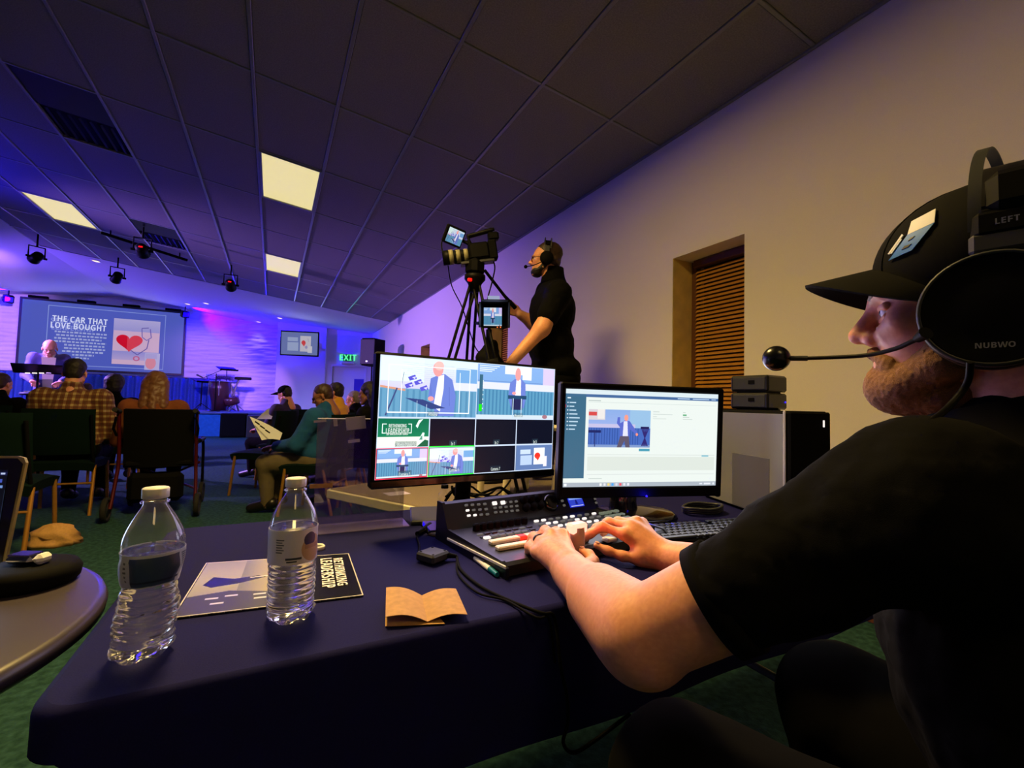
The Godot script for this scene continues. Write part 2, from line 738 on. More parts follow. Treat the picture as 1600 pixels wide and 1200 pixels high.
# a relaxed hand from wrist w along f, palm towards down
func plain_hand(w: Vector3, f: Vector3, down: Vector3, side: float, k := 1.0) -> Array:
	f = f.normalized()
	var s := f.cross(down).normalized() * side
	var dn := s.cross(f).normalized() * (1.0 if s.cross(f).dot(down) > 0 else -1.0)
	var p := [ell(w + f * 0.05 * k, Vector3(0.042, 0.017, 0.055) * k, Basis(s, dn, s.cross(dn)).orthonormalized())]
	for i in 4:
		var o: float = (-0.03 + 0.02 * i) * k
		var l: float = [0.03, 0.037, 0.04, 0.034][i] * k
		var a := w + f * 0.09 * k + s * o
		var b := a + f * l + dn * l * 0.35
		p.append(cap(a, b, 0.009 * k, 0.0085 * k))
		p.append(cap(b, b + f * l * 0.5 + dn * l * 0.7, 0.0085 * k, 0.0075 * k))
	var t := w + f * 0.035 * k + s * 0.035 * k
	p.append(cap(t, t + f * 0.035 * k + s * 0.02 * k + dn * 0.012 * k, 0.012 * k, 0.01 * k))
	p.append(cap(t + f * 0.035 * k + s * 0.02 * k + dn * 0.012 * k, t + f * 0.06 * k + s * 0.015 * k + dn * 0.02 * k, 0.01 * k, 0.0085 * k))
	return p

# the trunk and limbs of a person from joints: P pelvis, C chest, N neck base, SL SR EL ER WL WR HL HR KL KR AL AR TL TR; g is girth
func limbs(j: Dictionary, g := 1.0) -> Dictionary:
	var r: Vector3 = (j.SR - j.SL).normalized()
	var up: Vector3 = (j.N - j.P).normalized()
	var fw := up.cross(r).normalized()
	var bs := Basis(r, fw.cross(r) * -1.0, -fw).orthonormalized()
	var w: float = j.SR.distance_to(j.SL) * 0.5
	var mid: Vector3 = j.P.lerp(j.C, 0.5)
	var trunk := [
		ell(j.C, Vector3(w * 0.92, 0.2, 0.125 * g), bs),
		ell(mid + fw * 0.02 * g, Vector3(w * 0.86 * g, 0.19, 0.125 * g), bs),
		cap(j.C.lerp(j.N, 0.6), j.SL - up * 0.01, 0.07 * g, 0.058 * g),
		cap(j.C.lerp(j.N, 0.6), j.SR - up * 0.01, 0.07 * g, 0.058 * g),
		cap(j.N - up * 0.02, j.N + up * 0.05, 0.075, 0.058),
	]
	var hips := [
		ell(j.P, Vector3(w * 0.9 * g, 0.13, 0.135 * g), bs),
		cap(j.HL, j.KL, 0.085 * g, 0.06 * g), cap(j.KL, j.AL, 0.056 * g, 0.038),
		cap(j.HR, j.KR, 0.085 * g, 0.06 * g), cap(j.KR, j.AR, 0.056 * g, 0.038),
	]
	var feet := [cap(j.AL + (j.AL - j.TL) * 0.25, j.TL, 0.042, 0.034), cap(j.AR + (j.AR - j.TR) * 0.25, j.TR, 0.042, 0.034)]
	var upper := [cap(j.SL, j.EL, 0.056 * g, 0.044 * g), cap(j.SR, j.ER, 0.056 * g, 0.044 * g)]
	var fore := [cap(j.EL, j.WL, 0.043 * g, 0.029 * g), cap(j.ER, j.WR, 0.043 * g, 0.029 * g)]
	return {"trunk": trunk, "hips": hips, "feet": feet, "upper": upper, "fore": fore, "up": up, "fw": fw}

# a whole person; o.long says whether the sleeves reach the wrists
func person(called: String, label: String, base: Vector3, j: Dictionary, head: Transform3D, o: Dictionary) -> Node3D:
	var n := thing(called, label, "person", base)
	var g: float = o.get("girth", 1.0)
	var k: float = o.get("head", 1.0)
	var cell: float = o.get("cell", 0.014)
	var l := limbs(j, g)
	var hands := plain_hand(j.WL, j.get("FL", j.WL - j.EL), j.get("DL", Vector3.DOWN), -1.0) + plain_hand(j.WR, j.get("FR", j.WR - j.ER), j.get("DR", Vector3.DOWN), 1.0)
	var skin: Material = o.get("skin", M.skin)
	part("body", joined([net(l.trunk + l.hips + l.feet + l.upper + l.fore, cell * 1.3, 0.04), net(moved(head_prims(), head, k), cell * 0.6, 0.012), net(hands + [cap(j.WL, j.WL.lerp(j.EL, 0.3), 0.028 * g, 0.033 * g), cap(j.WR, j.WR.lerp(j.ER, 0.3), 0.028 * g, 0.033 * g)], cell * 0.6, 0.01)]), skin, n)
	if o.get("face", false):
		eyes(head, k, n)
	var sl: float = 1.0 if o.get("long", false) else 0.62
	var shirt: Array = grown(l.trunk, 0.014) + [cap(j.SL, j.SL.lerp(j.EL, sl), 0.07 * g, lerpf(0.068, 0.06, sl) * g), cap(j.SR, j.SR.lerp(j.ER, sl), 0.07 * g, lerpf(0.068, 0.06, sl) * g)]
	if o.get("long", false):
		shirt += [cap(j.EL, j.EL.lerp(j.WL, 0.9), 0.057 * g, 0.04 * g), cap(j.ER, j.ER.lerp(j.WR, 0.9), 0.057 * g, 0.04 * g)]
	shirt.append(ell(j.P + l.up * 0.06, Vector3(j.SR.distance_to(j.SL) * 0.48 * g, 0.13, 0.15 * g), Basis(l.up.cross(l.fw).normalized() * -1.0, l.up, -l.fw).orthonormalized()))
	part("shirt", body(shirt, cell, 0.035, 0.006, 14.0), o.shirt, n)
	part("trousers", body(grown(l.hips, 0.012), cell, 0.03, 0.004, 12.0), o.get("trousers", M.dark_cloth), n)
	for s in ["L", "R"]:
		var a: Vector3 = j["A" + s]
		var t: Vector3 = j["T" + s]
		part("shoe", body([cap(a + (a - t) * 0.3, t, 0.05, 0.042)], cell * 0.8, 0.01), M.black_leather, n)
	return n

# sitting, looking along -z before the turn; seat is the point on the floor below the hips
func seated_joints(seat: Vector3, turn: float, k := 1.0, lean := 0.0, hand := Vector3(0.13, 0.64, -0.30)) -> Dictionary:
	var t := Transform3D(Basis(Vector3.UP, turn), seat)
	var j := {}
	var b := Basis(Vector3.RIGHT, -lean)
	for s in [-1, 1]:
		var c := "L" if s < 0 else "R"
		j["H" + c] = t * (Vector3(0.09 * s, 0.52, 0.0) * k)
		j["K" + c] = t * (Vector3(0.11 * s, 0.5, -0.45) * k)
		j["A" + c] = t * (Vector3(0.11 * s, 0.085, -0.42) * k)
		j["T" + c] = t * (Vector3(0.12 * s, 0.045, -0.58) * k)
		j["S" + c] = t * ((Vector3(0, 0.55, 0) + b * Vector3(0.195 * s, 0.45, 0.02)) * k)
		j["W" + c] = t * (Vector3(hand.x * s, hand.y, hand.z) * k)
		var mid: Vector3 = j["S" + c].lerp(j["W" + c], 0.5)
		j["E" + c] = mid + t.basis * (Vector3(0.08 * s, -0.12, 0.07) * k)
	j.P = t * (Vector3(0, 0.56, 0.02) * k)
	j.C = t * ((Vector3(0, 0.55, 0) + b * Vector3(0, 0.3, 0.02)) * k)
	j.N = t * ((Vector3(0, 0.55, 0) + b * Vector3(0, 0.5, 0.03)) * k)
	j.O = t * ((Vector3(0, 0.55, 0) + b * Vector3(0, 0.655, -0.01)) * k)
	j.top = 1.345 * k
	return j

# ---------------------------------------------------------------- materials
func mat(c: Color, rough := 0.7, metal := 0.0) -> StandardMaterial3D:
	var m := StandardMaterial3D.new()
	m.albedo_color = c
	m.roughness = rough
	m.metallic = metal
	return m

func glow(c: Color, energy: float) -> StandardMaterial3D:
	var m := mat(Color(0.02, 0.02, 0.02), 0.5)
	m.emission_enabled = true
	m.emission = c
	m.emission_energy_multiplier = energy
	return m

func grain(freq: float, a: Color, b: Color, size := 256, octaves := 4) -> NoiseTexture2D:
	var n := FastNoiseLite.new()
	n.seed = 11
	n.frequency = freq
	n.fractal_octaves = octaves
	var t := NoiseTexture2D.new()
	t.width = size
	t.height = size
	t.seamless = true
	t.noise = n
	var g := Gradient.new()
	g.set_color(0, a)
	g.set_color(1, b)
	t.color_ramp = g
	return t

func tiled(m: StandardMaterial3D, scale: float, colors: Texture2D, bumps: Texture2D = null, high := 0.0, world := true) -> StandardMaterial3D:
	m.uv1_triplanar = true
	m.uv1_world_triplanar = world
	m.uv1_scale = Vector3.ONE * scale
	m.albedo_texture = colors
	if bumps:
		m.heightmap_enabled = true
		m.heightmap_texture = bumps
		m.heightmap_scale = high
	return m

func clear(c: Color, alpha: float, rough := 0.02) -> StandardMaterial3D:
	var m := mat(Color(c, alpha), rough)
	m.transparency = BaseMaterial3D.TRANSPARENCY_ALPHA
	return m

func make_materials() -> void:
	var white := Color.WHITE
	var soft := grain(0.02, Color(0.86, 0.86, 0.86), white)
	var fine := grain(0.12, Color(0.75, 0.75, 0.75), white)
	var weave := grain(0.3, Color(0.6, 0.6, 0.6), white, 256, 2)
	M.wall = tiled(mat(Color(0.93, 0.9, 0.84), 0.75), 2.5, grain(0.3, Color(0.965, 0.965, 0.965), white), weave, 0.04)
	M.front_wall = tiled(mat(Color(0.9, 0.88, 0.86), 0.75), 2.5, grain(0.3, Color(0.965, 0.965, 0.965), white))
	M.tile = tiled(mat(Color(0.57, 0.55, 0.56), 0.9), 1.3, grain(0.25, Color(0.78, 0.78, 0.78), white), weave, 0.2)
	M.smooth_ceiling = mat(Color(0.86, 0.84, 0.84), 0.85)
	M.bar = mat(Color(0.5, 0.5, 0.52), 0.3)
	M.carpet = tiled(mat(Color(0.19, 0.32, 0.31), 0.95), 1.6, grain(0.06, Color(0.6, 0.65, 0.62), white), weave, 0.4)
	M.stage_carpet = tiled(mat(Color(0.36, 0.42, 0.62), 0.9), 1.6, fine)
	M.stage_face = tiled(mat(Color(0.1, 0.42, 0.75), 0.85), 1.6, soft)
	M.blind = tiled(mat(Color(0.8, 0.56, 0.2), 0.5), 2.0, soft)
	M.blind_dark = mat(Color(0.36, 0.2, 0.09), 0.5)
	M.jamb = tiled(mat(Color(0.95, 0.84, 0.46), 0.8), 0.9, soft)
	M.black = mat(Color(0.035, 0.035, 0.038), 0.5)
	M.matte = mat(Color(0.035, 0.035, 0.037), 0.8)
	M.shiny_black = mat(Color(0.03, 0.03, 0.035), 0.12)
	M.charcoal = mat(Color(0.16, 0.17, 0.18), 0.5)
	M.grey = mat(Color(0.5, 0.51, 0.52), 0.45)
	M.silver = mat(Color(0.75, 0.76, 0.78), 0.25, 0.9)
	M.chrome = mat(Color(0.9, 0.9, 0.92), 0.08, 1.0)
	M.white = mat(Color(0.9, 0.9, 0.88), 0.5)
	M.cream = mat(Color(0.88, 0.85, 0.72), 0.45)
	M.navy = tiled(mat(Color(0.1, 0.1, 0.33), 0.8), 6.0, grain(0.3, Color(0.8, 0.8, 0.82), white), weave, 0.05)
	M.skin = tiled(mat(Color(0.9, 0.64, 0.48), 0.5), 9.0, grain(0.05, Color(0.9, 0.84, 0.82), white), fine, 0.02, false)
	M.skin.subsurf_scatter_enabled = true
	M.skin.subsurf_scatter_strength = 0.15
	M.skin_pink = mat(Color(0.86, 0.6, 0.52), 0.5)
	M.skin_brown = mat(Color(0.5, 0.32, 0.22), 0.5)
	M.eye_white = mat(Color(0.9, 0.88, 0.86), 0.1)
	M.iris = mat(Color(0.12, 0.16, 0.22), 0.1)
	M.hair_dark = mat(Color(0.09, 0.065, 0.05), 0.6)
	M.hair_brown = mat(Color(0.2, 0.12, 0.075), 0.55)
	M.hair_light = mat(Color(0.4, 0.25, 0.14), 0.5)
	M.hair_grey = mat(Color(0.5, 0.45, 0.42), 0.6)
	M.beard = tiled(mat(Color(0.72, 0.5, 0.22), 0.75), 40.0, grain(0.08, Color(0.45, 0.4, 0.35), white), fine, 0.3, false)
	M.dark_cloth = tiled(mat(Color(0.04, 0.04, 0.045), 0.95), 6.0, weave)
	M.black_leather = mat(Color(0.06, 0.05, 0.045), 0.4)
	M.polo = tiled(mat(Color(0.05, 0.05, 0.048), 0.9), 14.0, weave, weave, 0.05, false)
	M.cap_cloth = tiled(mat(Color(0.1, 0.098, 0.09), 0.85), 22.0, weave, weave, 0.04, false)
	M.green_cloth = tiled(mat(Color(0.045, 0.13, 0.11), 0.95), 8.0, weave)
	M.dark_cloth.albedo_color = Color(0.03, 0.03, 0.032)
	for m in [M.black, M.dark_cloth, M.polo, M.cap_cloth, M.matte, M.carpet, M.green_cloth, M.navy]:
		m.metallic_specular = 0.2
	M.gold_metal = mat(Color(0.7, 0.5, 0.2), 0.4, 0.6)
	M.red_metal = mat(Color(0.3, 0.04, 0.06), 0.35, 0.3)
	M.rubber = mat(Color(0.05, 0.05, 0.05), 0.85)
	M.paper = mat(Color(0.8, 0.82, 0.84), 0.7)
	M.kraft = tiled(mat(Color(0.76, 0.58, 0.34), 0.8), 12.0, soft)
	M.glass = clear(Color(1, 1, 1), 0.04)
	M.acrylic = clear(Color(0.26, 0.14, 0.6), 0.2, 0.03)  # purple tint stands in for stage light reflected in the clear sheet
	M.plastic_clear = clear(Color(1, 1, 1), 0.05, 0.04)
	M.water = mat(Color(1, 1, 1, 0.0), 0.0)
	M.water.refraction_enabled = true
	M.water.refraction_scale = 0.033
	M.taupe = tiled(mat(Color(0.52, 0.46, 0.38), 0.8), 4.0, fine)
	M.curtain = tiled(mat(Color(0.12, 0.3, 0.62), 0.8), 3.0, soft)
	M.panel_glow = glow(Color(1.0, 0.93, 0.66), 0.82)
	M.lamp_warm = glow(Color(1.0, 0.85, 0.7), 2.0)
	M.led_blue = glow(Color(0.15, 0.1, 1.0), 3.0)
	M.led_red = glow(Color(1.0, 0.05, 0.03), 2.0)
	M.led_white = glow(Color(1.0, 0.95, 0.92), 1.1)
	M.print_white = mat(Color(0.9, 0.9, 0.88), 0.6)
	M.print_black = mat(Color(0.05, 0.05, 0.05), 0.5)

# ---------------------------------------------------------------- the room
const WALL_ALONG := Vector3(-0.888, 0, -0.46)
const WALL_OUT := Vector3(-0.46, 0, 0.888)
const CORNER := Vector3(2.7, 0, -14.83)

func PW(x: float, y: float, off := 0.0) -> Vector3:
	var v := ray(x, y)
	var k := (CORNER + WALL_OUT * off).dot(WALL_OUT) / v.dot(WALL_OUT)
	return Vector3(0, EYE, 0) + v * k

func build_room() -> void:
	struct("floor", spanned(Vector3(-11.4, -0.2, -18), Vector3(3.05, 0, 4.4)), M.carpet)
	build_side_wall()
	struct("wall_left", spanned(Vector3(-11.4, 0, -18), Vector3(-11.1, 3.6, 4.4)), M.wall)
	struct("wall_back", spanned(Vector3(-11.1, 0, 4.1), Vector3(3.05, 4.3, 4.4)), M.wall)
	build_front_wall()
	build_ceiling()
	build_ceiling_fittings()

func build_side_wall() -> void:
	var top := EYE + 1.157
	var sill := 0.95
	var wz := [[-2.56, -1.95], [-5.97, -5.36], [-9.37, -8.76]]
	var st := S()
	var z := 4.4
	for w in wz:
		span(st, Vector3(WALL, 0, z), Vector3(3.05, 3.3, w[1]))
		span(st, Vector3(WALL, 0, w[1]), Vector3(3.05, sill, w[0]))
		span(st, Vector3(WALL, top, w[1]), Vector3(3.05, 3.3, w[0]))
		z = w[0]
	span(st, Vector3(WALL, 0, z), Vector3(3.05, 3.3, -18))
	struct("wall_right", done(st), M.wall)
	struct("baseboard_right", spanned(Vector3(WALL - 0.015, 0, -14.7), Vector3(WALL, 0.1, 4.1), 0.004), M.blind_dark)
	var slat := box(Vector3(0.03, 0.003, 0.5), Transform3D(Basis(Vector3(0, 0, 1), 0.85), Vector3.ZERO))
	for i in 3:
		var w: Array = wz[i]
		var mid: float = (w[0] + w[1]) * 0.5
		var o := Node3D.new()
		o.name = "window_%d" % (i + 1)
		add_child(o)
		o.set_meta("kind", "structure")
		o.position = Vector3(2.93, sill, mid)
		var st2 := S()
		for s in [-1, 1]:
			bx(st2, Vector3(0.05, top - sill, 0.05), X(Vector3(0, (top - sill) * 0.5, 0.28 * s)), 0.004)
		bx(st2, Vector3(0.05, 0.05, 0.56), X(Vector3(0, 0.025, 0)), 0.004)
		bx(st2, Vector3(0.05, 0.05, 0.56), X(Vector3(0, top - sill - 0.025, 0)), 0.004)
		local("window_frame", done(st2), M.blind_dark, o)
		local("pane", box(Vector3(0.006, top - sill, 0.6), X(Vector3(0.05, (top - sill) * 0.5, 0))), M.glass, o)
		var st3 := S()
		span(st3, Vector3(-0.228, 0.0, -0.3), Vector3(0.0, top - sill, -0.303))
		local("jamb", done(st3), M.jamb, o)
		local("sill", box(Vector3(0.25, 0.02, 0.6), X(Vector3(-0.1, 0.01, 0)), 0.004), M.jamb, o)
		local("head_rail", box(Vector3(0.06, 0.06, 0.52), X(Vector3(-0.03, top - sill - 0.03, 0)), 0.006), M.blind_dark, o)
		var n := 37
		for k in n:
			local("slat", slat, M.blind, o, X(Vector3(-0.03, 0.05 + k * (top - sill - 0.11) / n, 0)))

func build_front_wall() -> void:
	# the slanted wall beside the stage: built in its own axes, x along the wall from the corner, z out of it
	var b := Basis(WALL_ALONG, Vector3.UP, WALL_OUT)
	var fr := Transform3D(Basis(-WALL_ALONG, Vector3.UP, WALL_OUT), CORNER)
	var inv := fr.affine_inverse()
	var dl := (inv * PW(519, 575)).x
	var dr := (inv * PW(571, 575)).x
	var dt := 2.1
	var px := (inv * PW(509, 575)).x
	var st := S()
	for q in [[Vector3(-2.95, 0, 0.0), Vector3(px, 3.7, -0.35), 0.06], [Vector3(px, 0, 0), Vector3(dl, 3.6, -0.3), 0.0], [Vector3(dl, dt, 0), Vector3(dr, 3.6, -0.3), 0.0], [Vector3(dr, 0, 0), Vector3(0.35, 3.6, -0.3), 0.0]]:
		var lo: Vector3 = q[0]
		var hi: Vector3 = q[1]
		lo.z += q[2]
		bx(st, (hi - lo).abs(), fr * X((lo + hi) * 0.5))
	struct("wall_front", done(st), M.front_wall)
	var d := Node3D.new()
	d.name = "door_1"
	add_child(d)
	d.set_meta("kind", "structure")
	d.transform = fr
	var w := dr - dl
	var mid := (dl + dr) * 0.5
	var st2 := S()
	for s in [-1, 1]:
		bx(st2, Vector3(0.06, dt, 0.05), X(Vector3(mid + s * (w * 0.5 + 0.02), dt * 0.5, 0.0)), 0.006)
	bx(st2, Vector3(w + 0.1, 0.06, 0.05), X(Vector3(mid, dt + 0.02, 0.0)), 0.006)
	local("door_frame", done(st2), M.front_wall, d)
	local("door_leaf", box(Vector3(w - 0.02, dt - 0.01, 0.045), X(Vector3(mid, dt * 0.5, -0.06)), 0.003), M.front_wall, d)
	var v0 := inv * PW(553, 592)
	var v1 := inv * PW(567, 616)
	local("vision_panel", box(Vector3(v1.x - v0.x, v0.y - v1.y, 0.02), X(Vector3((v0.x + v1.x) * 0.5, (v0.y + v1.y) * 0.5, -0.035)), 0.003), mat(Color(0.25, 0.2, 0.75), 0.2), d)
	local("door_handle", tubed([Vector3(dl + 0.08, 1.02, -0.03), Vector3(dl + 0.08, 1.02, 0.03), Vector3(dl + 0.18, 1.02, 0.03)], 0.01), M.silver, d)

func build_ceiling() -> void:
	var st := S()
	var h0 := WALL_TOP - SLOPE * 0.35
	var hr := WALL_TOP + SLOPE * (WALL - RIDGE)
	var hl := hr - SLOPE * 7.2
	prism(st, PackedVector2Array([Vector2(3.05, h0 + 0.03), Vector2(RIDGE, hr + 0.03), Vector2(RIDGE, hr + 0.3), Vector2(3.05, h0 + 0.3)]), -18, 4.4)
	prism(st, PackedVector2Array([Vector2(RIDGE, hr + 0.03), Vector2(-11.4, hl + 0.03), Vector2(-11.4, hl + 0.3), Vector2(RIDGE, hr + 0.3)]), -18, 4.4)
	# plain boards close the slope over the stage and beyond the ridge
	prism(st, PackedVector2Array([Vector2(3.05, h0), Vector2(RIDGE, hr), Vector2(RIDGE, hr + 0.04), Vector2(3.05, h0 + 0.04)]), -18, -12.3)
	prism(st, PackedVector2Array([Vector2(3.05, h0), Vector2(RIDGE, hr), Vector2(RIDGE, hr + 0.04), Vector2(3.05, h0 + 0.04)]), -0.3, 4.4)
	prism(st, PackedVector2Array([Vector2(RIDGE, hr), Vector2(-11.4, hl), Vector2(-11.4, hl + 0.04), Vector2(RIDGE, hr + 0.04)]), -18, 4.4)
	var c := struct("ceiling", done(st), M.smooth_ceiling)
	var turn := Basis(Vector3(0, 0, 1), -atan(SLOPE))
	var long := 1.0 / cos(atan(SLOPE))
	var full := box(Vector3(0.575 * long, 0.014, 1.172), Transform3D(), 0.003)
	var edge := box(Vector3(0.485 * long, 0.014, 1.172), Transform3D(), 0.003)
	var ridge := box(Vector3(0.3 * long, 0.014, 1.172), Transform3D(), 0.003)
	for r in 10:
		var z := -0.3 - 1.2 * r - 0.6
		for k in range(-8, 4):
			var x := 0.37 + 0.605 * k + 0.3025
			var me := full
			if k == 3:
				x = (2.185 + WALL) * 0.5
				me = edge
			elif k == -8:
				x = (RIDGE - 3.865) * 0.5
				me = ridge
			if (k == -1 and r in [1, 4, 7]) or (k == -6 and r == 7) or (k == -4 and r in [4, 7]):
				continue
			local("ceiling_tile", me, M.tile, c, Transform3D(turn, ceil_at(x, z) + Vector3(0, 0.016, 0)))
	for k in range(-7, 4):
		local("grid_bar", box(Vector3(0.026, 0.022, 12.0), Transform3D(), 0.003), M.bar, c, Transform3D(turn, ceil_at(0.37 + 0.605 * k, -6.3) + Vector3(0, 0.012, 0)))
	for r in 11:
		local("grid_bar", box(Vector3((WALL - RIDGE) * long, 0.02, 0.024), Transform3D(), 0.003), M.bar, c, Transform3D(turn, ceil_at((WALL + RIDGE) * 0.5, -0.3 - 1.2 * r) + Vector3(0, 0.0135, 0)))
	local("wall_angle", box(Vector3(0.02, 0.02, 18.0), Transform3D(), 0.003), M.bar, c, Transform3D(turn, ceil_at(WALL - 0.01, -5.6) + Vector3(0, 0.005, 0)))

func panel_light(x: float, z: float, label: String) -> void:
	var o := thing("ceiling_light", label, "ceiling light", ceil_at(x, z), "square yellow ceiling panels")
	o.rotation.z = -atan(SLOPE)
	var st := S()
	for s in [-1, 1]:
		bx(st, Vector3(0.02, 0.03, 1.172), X(Vector3(0.28 * s, 0.012, 0)), 0.003)
		bx(st, Vector3(0.54, 0.03, 0.02), X(Vector3(0, 0.012, 0.576 * s)), 0.003)
	local("frame", done(st), M.bar, o)
	local("diffuser", box(Vector3(0.54, 0.008, 1.132), X(Vector3(0, 0.016, 0)), 0.002), M.panel_glow, o)

func ceiling_vent(x: float, z: float, label: String) -> void:
	var o := thing("ceiling_vent", label, "vent", ceil_at(x, z), "dark air vents in the ceiling grid")
	o.rotation.z = -atan(SLOPE)
	local("backing", box(Vector3(0.58, 0.004, 1.17), X(Vector3(0, 0.028, 0))), M.matte, o)
	local("cover_plate", box(Vector3(0.575, 0.012, 0.56), X(Vector3(0, 0.014, 0.3)), 0.003), M.black, o)
	for k in 7:
		local("louvre", box(Vector3(0.02, 0.003, 0.54), X(Vector3(-0.24 + 0.08 * k, 0.01, -0.29), 0, 0, 0.7)), M.black, o)

func build_ceiling_fittings() -> void:
	panel_light(0.0675, -5.7, "large glowing yellow ceiling panel, nearest of the lit panels, above the aisle")
	panel_light(0.0675, -9.3, "smaller-looking glowing yellow ceiling panel farther along the aisle, above the wall TV")
	panel_light(-2.9575, -9.3, "glowing yellow ceiling panel at the far left, above the hanging stage lights")
	panel_light(0.0675, -2.1, "bright yellow ceiling panel over the desk, above the multi-picture monitor")
	panel_light(0.0675, 1.5, "yellow ceiling panel behind the desk")
	ceiling_vent(-1.7475, -5.7, "dark square air vent in the unlit upper left of the ceiling")
	ceiling_vent(-1.7475, -9.3, "dark air vent beside the lighting bar near the stage")
	var bar := thing("lighting_bar", "dark pipe fixed under the ceiling that the stage lights hang from", "pipe", PC(290, 397))
	var a := PC(158, 356) + Vector3(0, -0.08, 0)
	var b := PC(293, 400) + Vector3(0, -0.08, 0)
	part("pipe", tubed([a, b], 0.024, 10), M.black, bar)
	for t in [0.1, 0.9]:
		var q := a.lerp(b, t)
		part("hanger", tubed([q, q + Vector3(0, 0.12, 0)], 0.01, 6), M.black, bar)
	var spots := [[150, 408], [293, 475], [322, 474], [404, 503], [437, 497]]
	var words := ["single round ceiling downlight left of the hanging stage lights", "round ceiling downlight above the right edge of the projection screen", "round ceiling downlight just right of the one above the screen edge", "round ceiling downlight over the blue stage wall", "round ceiling downlight nearest the wall TV"]
	for i in 5:
		var at := PC(spots[i][0], spots[i][1])
		var o := thing("downlight", words[i], "ceiling light", at, "small round downlights")
		o.rotation.z = -atan(SLOPE)
		local("trim_ring", lathed([Vector2(0.062, 0.01), Vector2(0.1, 0.01), Vector2(0.1, -0.004), Vector2(0.09, -0.008), Vector2(0.062, -0.004), Vector2(0.062, 0.01)], 20), M.white, o)
		local("lens", lathed([Vector2(0, -0.004), Vector2(0.064, -0.004), Vector2(0.064, 0.006), Vector2(0, 0.006)], 20), M.lamp_warm, o)
		spot("downlight_beam", at + Vector3(0, -0.03, 0), Vector3.DOWN, 40, Color(1, 0.85, 0.7), 0.25, 0.05)

# ---------------------------------------------------------------- drawing for screens and print
func canvas(w: int, h: int, c: Color) -> Image:
	var im := Image.create(w, h, false, Image.FORMAT_RGB8)
	im.fill(c)
	return im

func rect(im: Image, x0: float, y0: float, x1: float, y1: float, c: Color) -> void:
	var a := Vector2i(roundi(x0), roundi(y0))
	var b := Vector2i(roundi(x1), roundi(y1))
	im.fill_rect(Rect2i(a, (b - a).max(Vector2i.ONE)), c)

func poly(im: Image, pts: Array, c: Color) -> void:
	var y0 := 1e9
	var y1 := -1e9
	for p in pts:
		y0 = minf(y0, p.y)
		y1 = maxf(y1, p.y)
	for y in range(maxi(0, floori(y0)), mini(im.get_height(), ceili(y1) + 1)):
		var xs := []
		var yy := y + 0.5
		for i in pts.size():
			var a: Vector2 = pts[i]
			var b: Vector2 = pts[(i + 1) % pts.size()]
			if (a.y <= yy) != (b.y <= yy):
				xs.append(a.x + (yy - a.y) / (b.y - a.y) * (b.x - a.x))
		xs.sort()
		for i in range(0, xs.size() - 1, 2):
			if xs[i + 1] - xs[i] >= 0.5:
				im.fill_rect(Rect2i(roundi(xs[i]), y, maxi(1, roundi(xs[i + 1]) - roundi(xs[i])), 1), c)

func oval(im: Image, cx: float, cy: float, rx: float, ry: float, c: Color) -> void:
	var p := []
	for i in 28:
		p.append(Vector2(cx + cos(TAU * i / 28) * rx, cy + sin(TAU * i / 28) * ry))
	poly(im, p, c)

func line(im: Image, a: Vector2, b: Vector2, w: float, c: Color) -> void:
	var n := (b - a).orthogonal().normalized() * w * 0.5
	poly(im, [a + n, b + n, b - n, a - n], c)

func fade(im: Image, x0: float, y0: float, x1: float, y1: float, top: Color, low: Color) -> void:
	for y in range(int(y0), int(y1)):
		im.fill_rect(Rect2i(int(x0), y, int(x1 - x0), 1), top.lerp(low, (y - y0) / maxf(1.0, y1 - y0)))

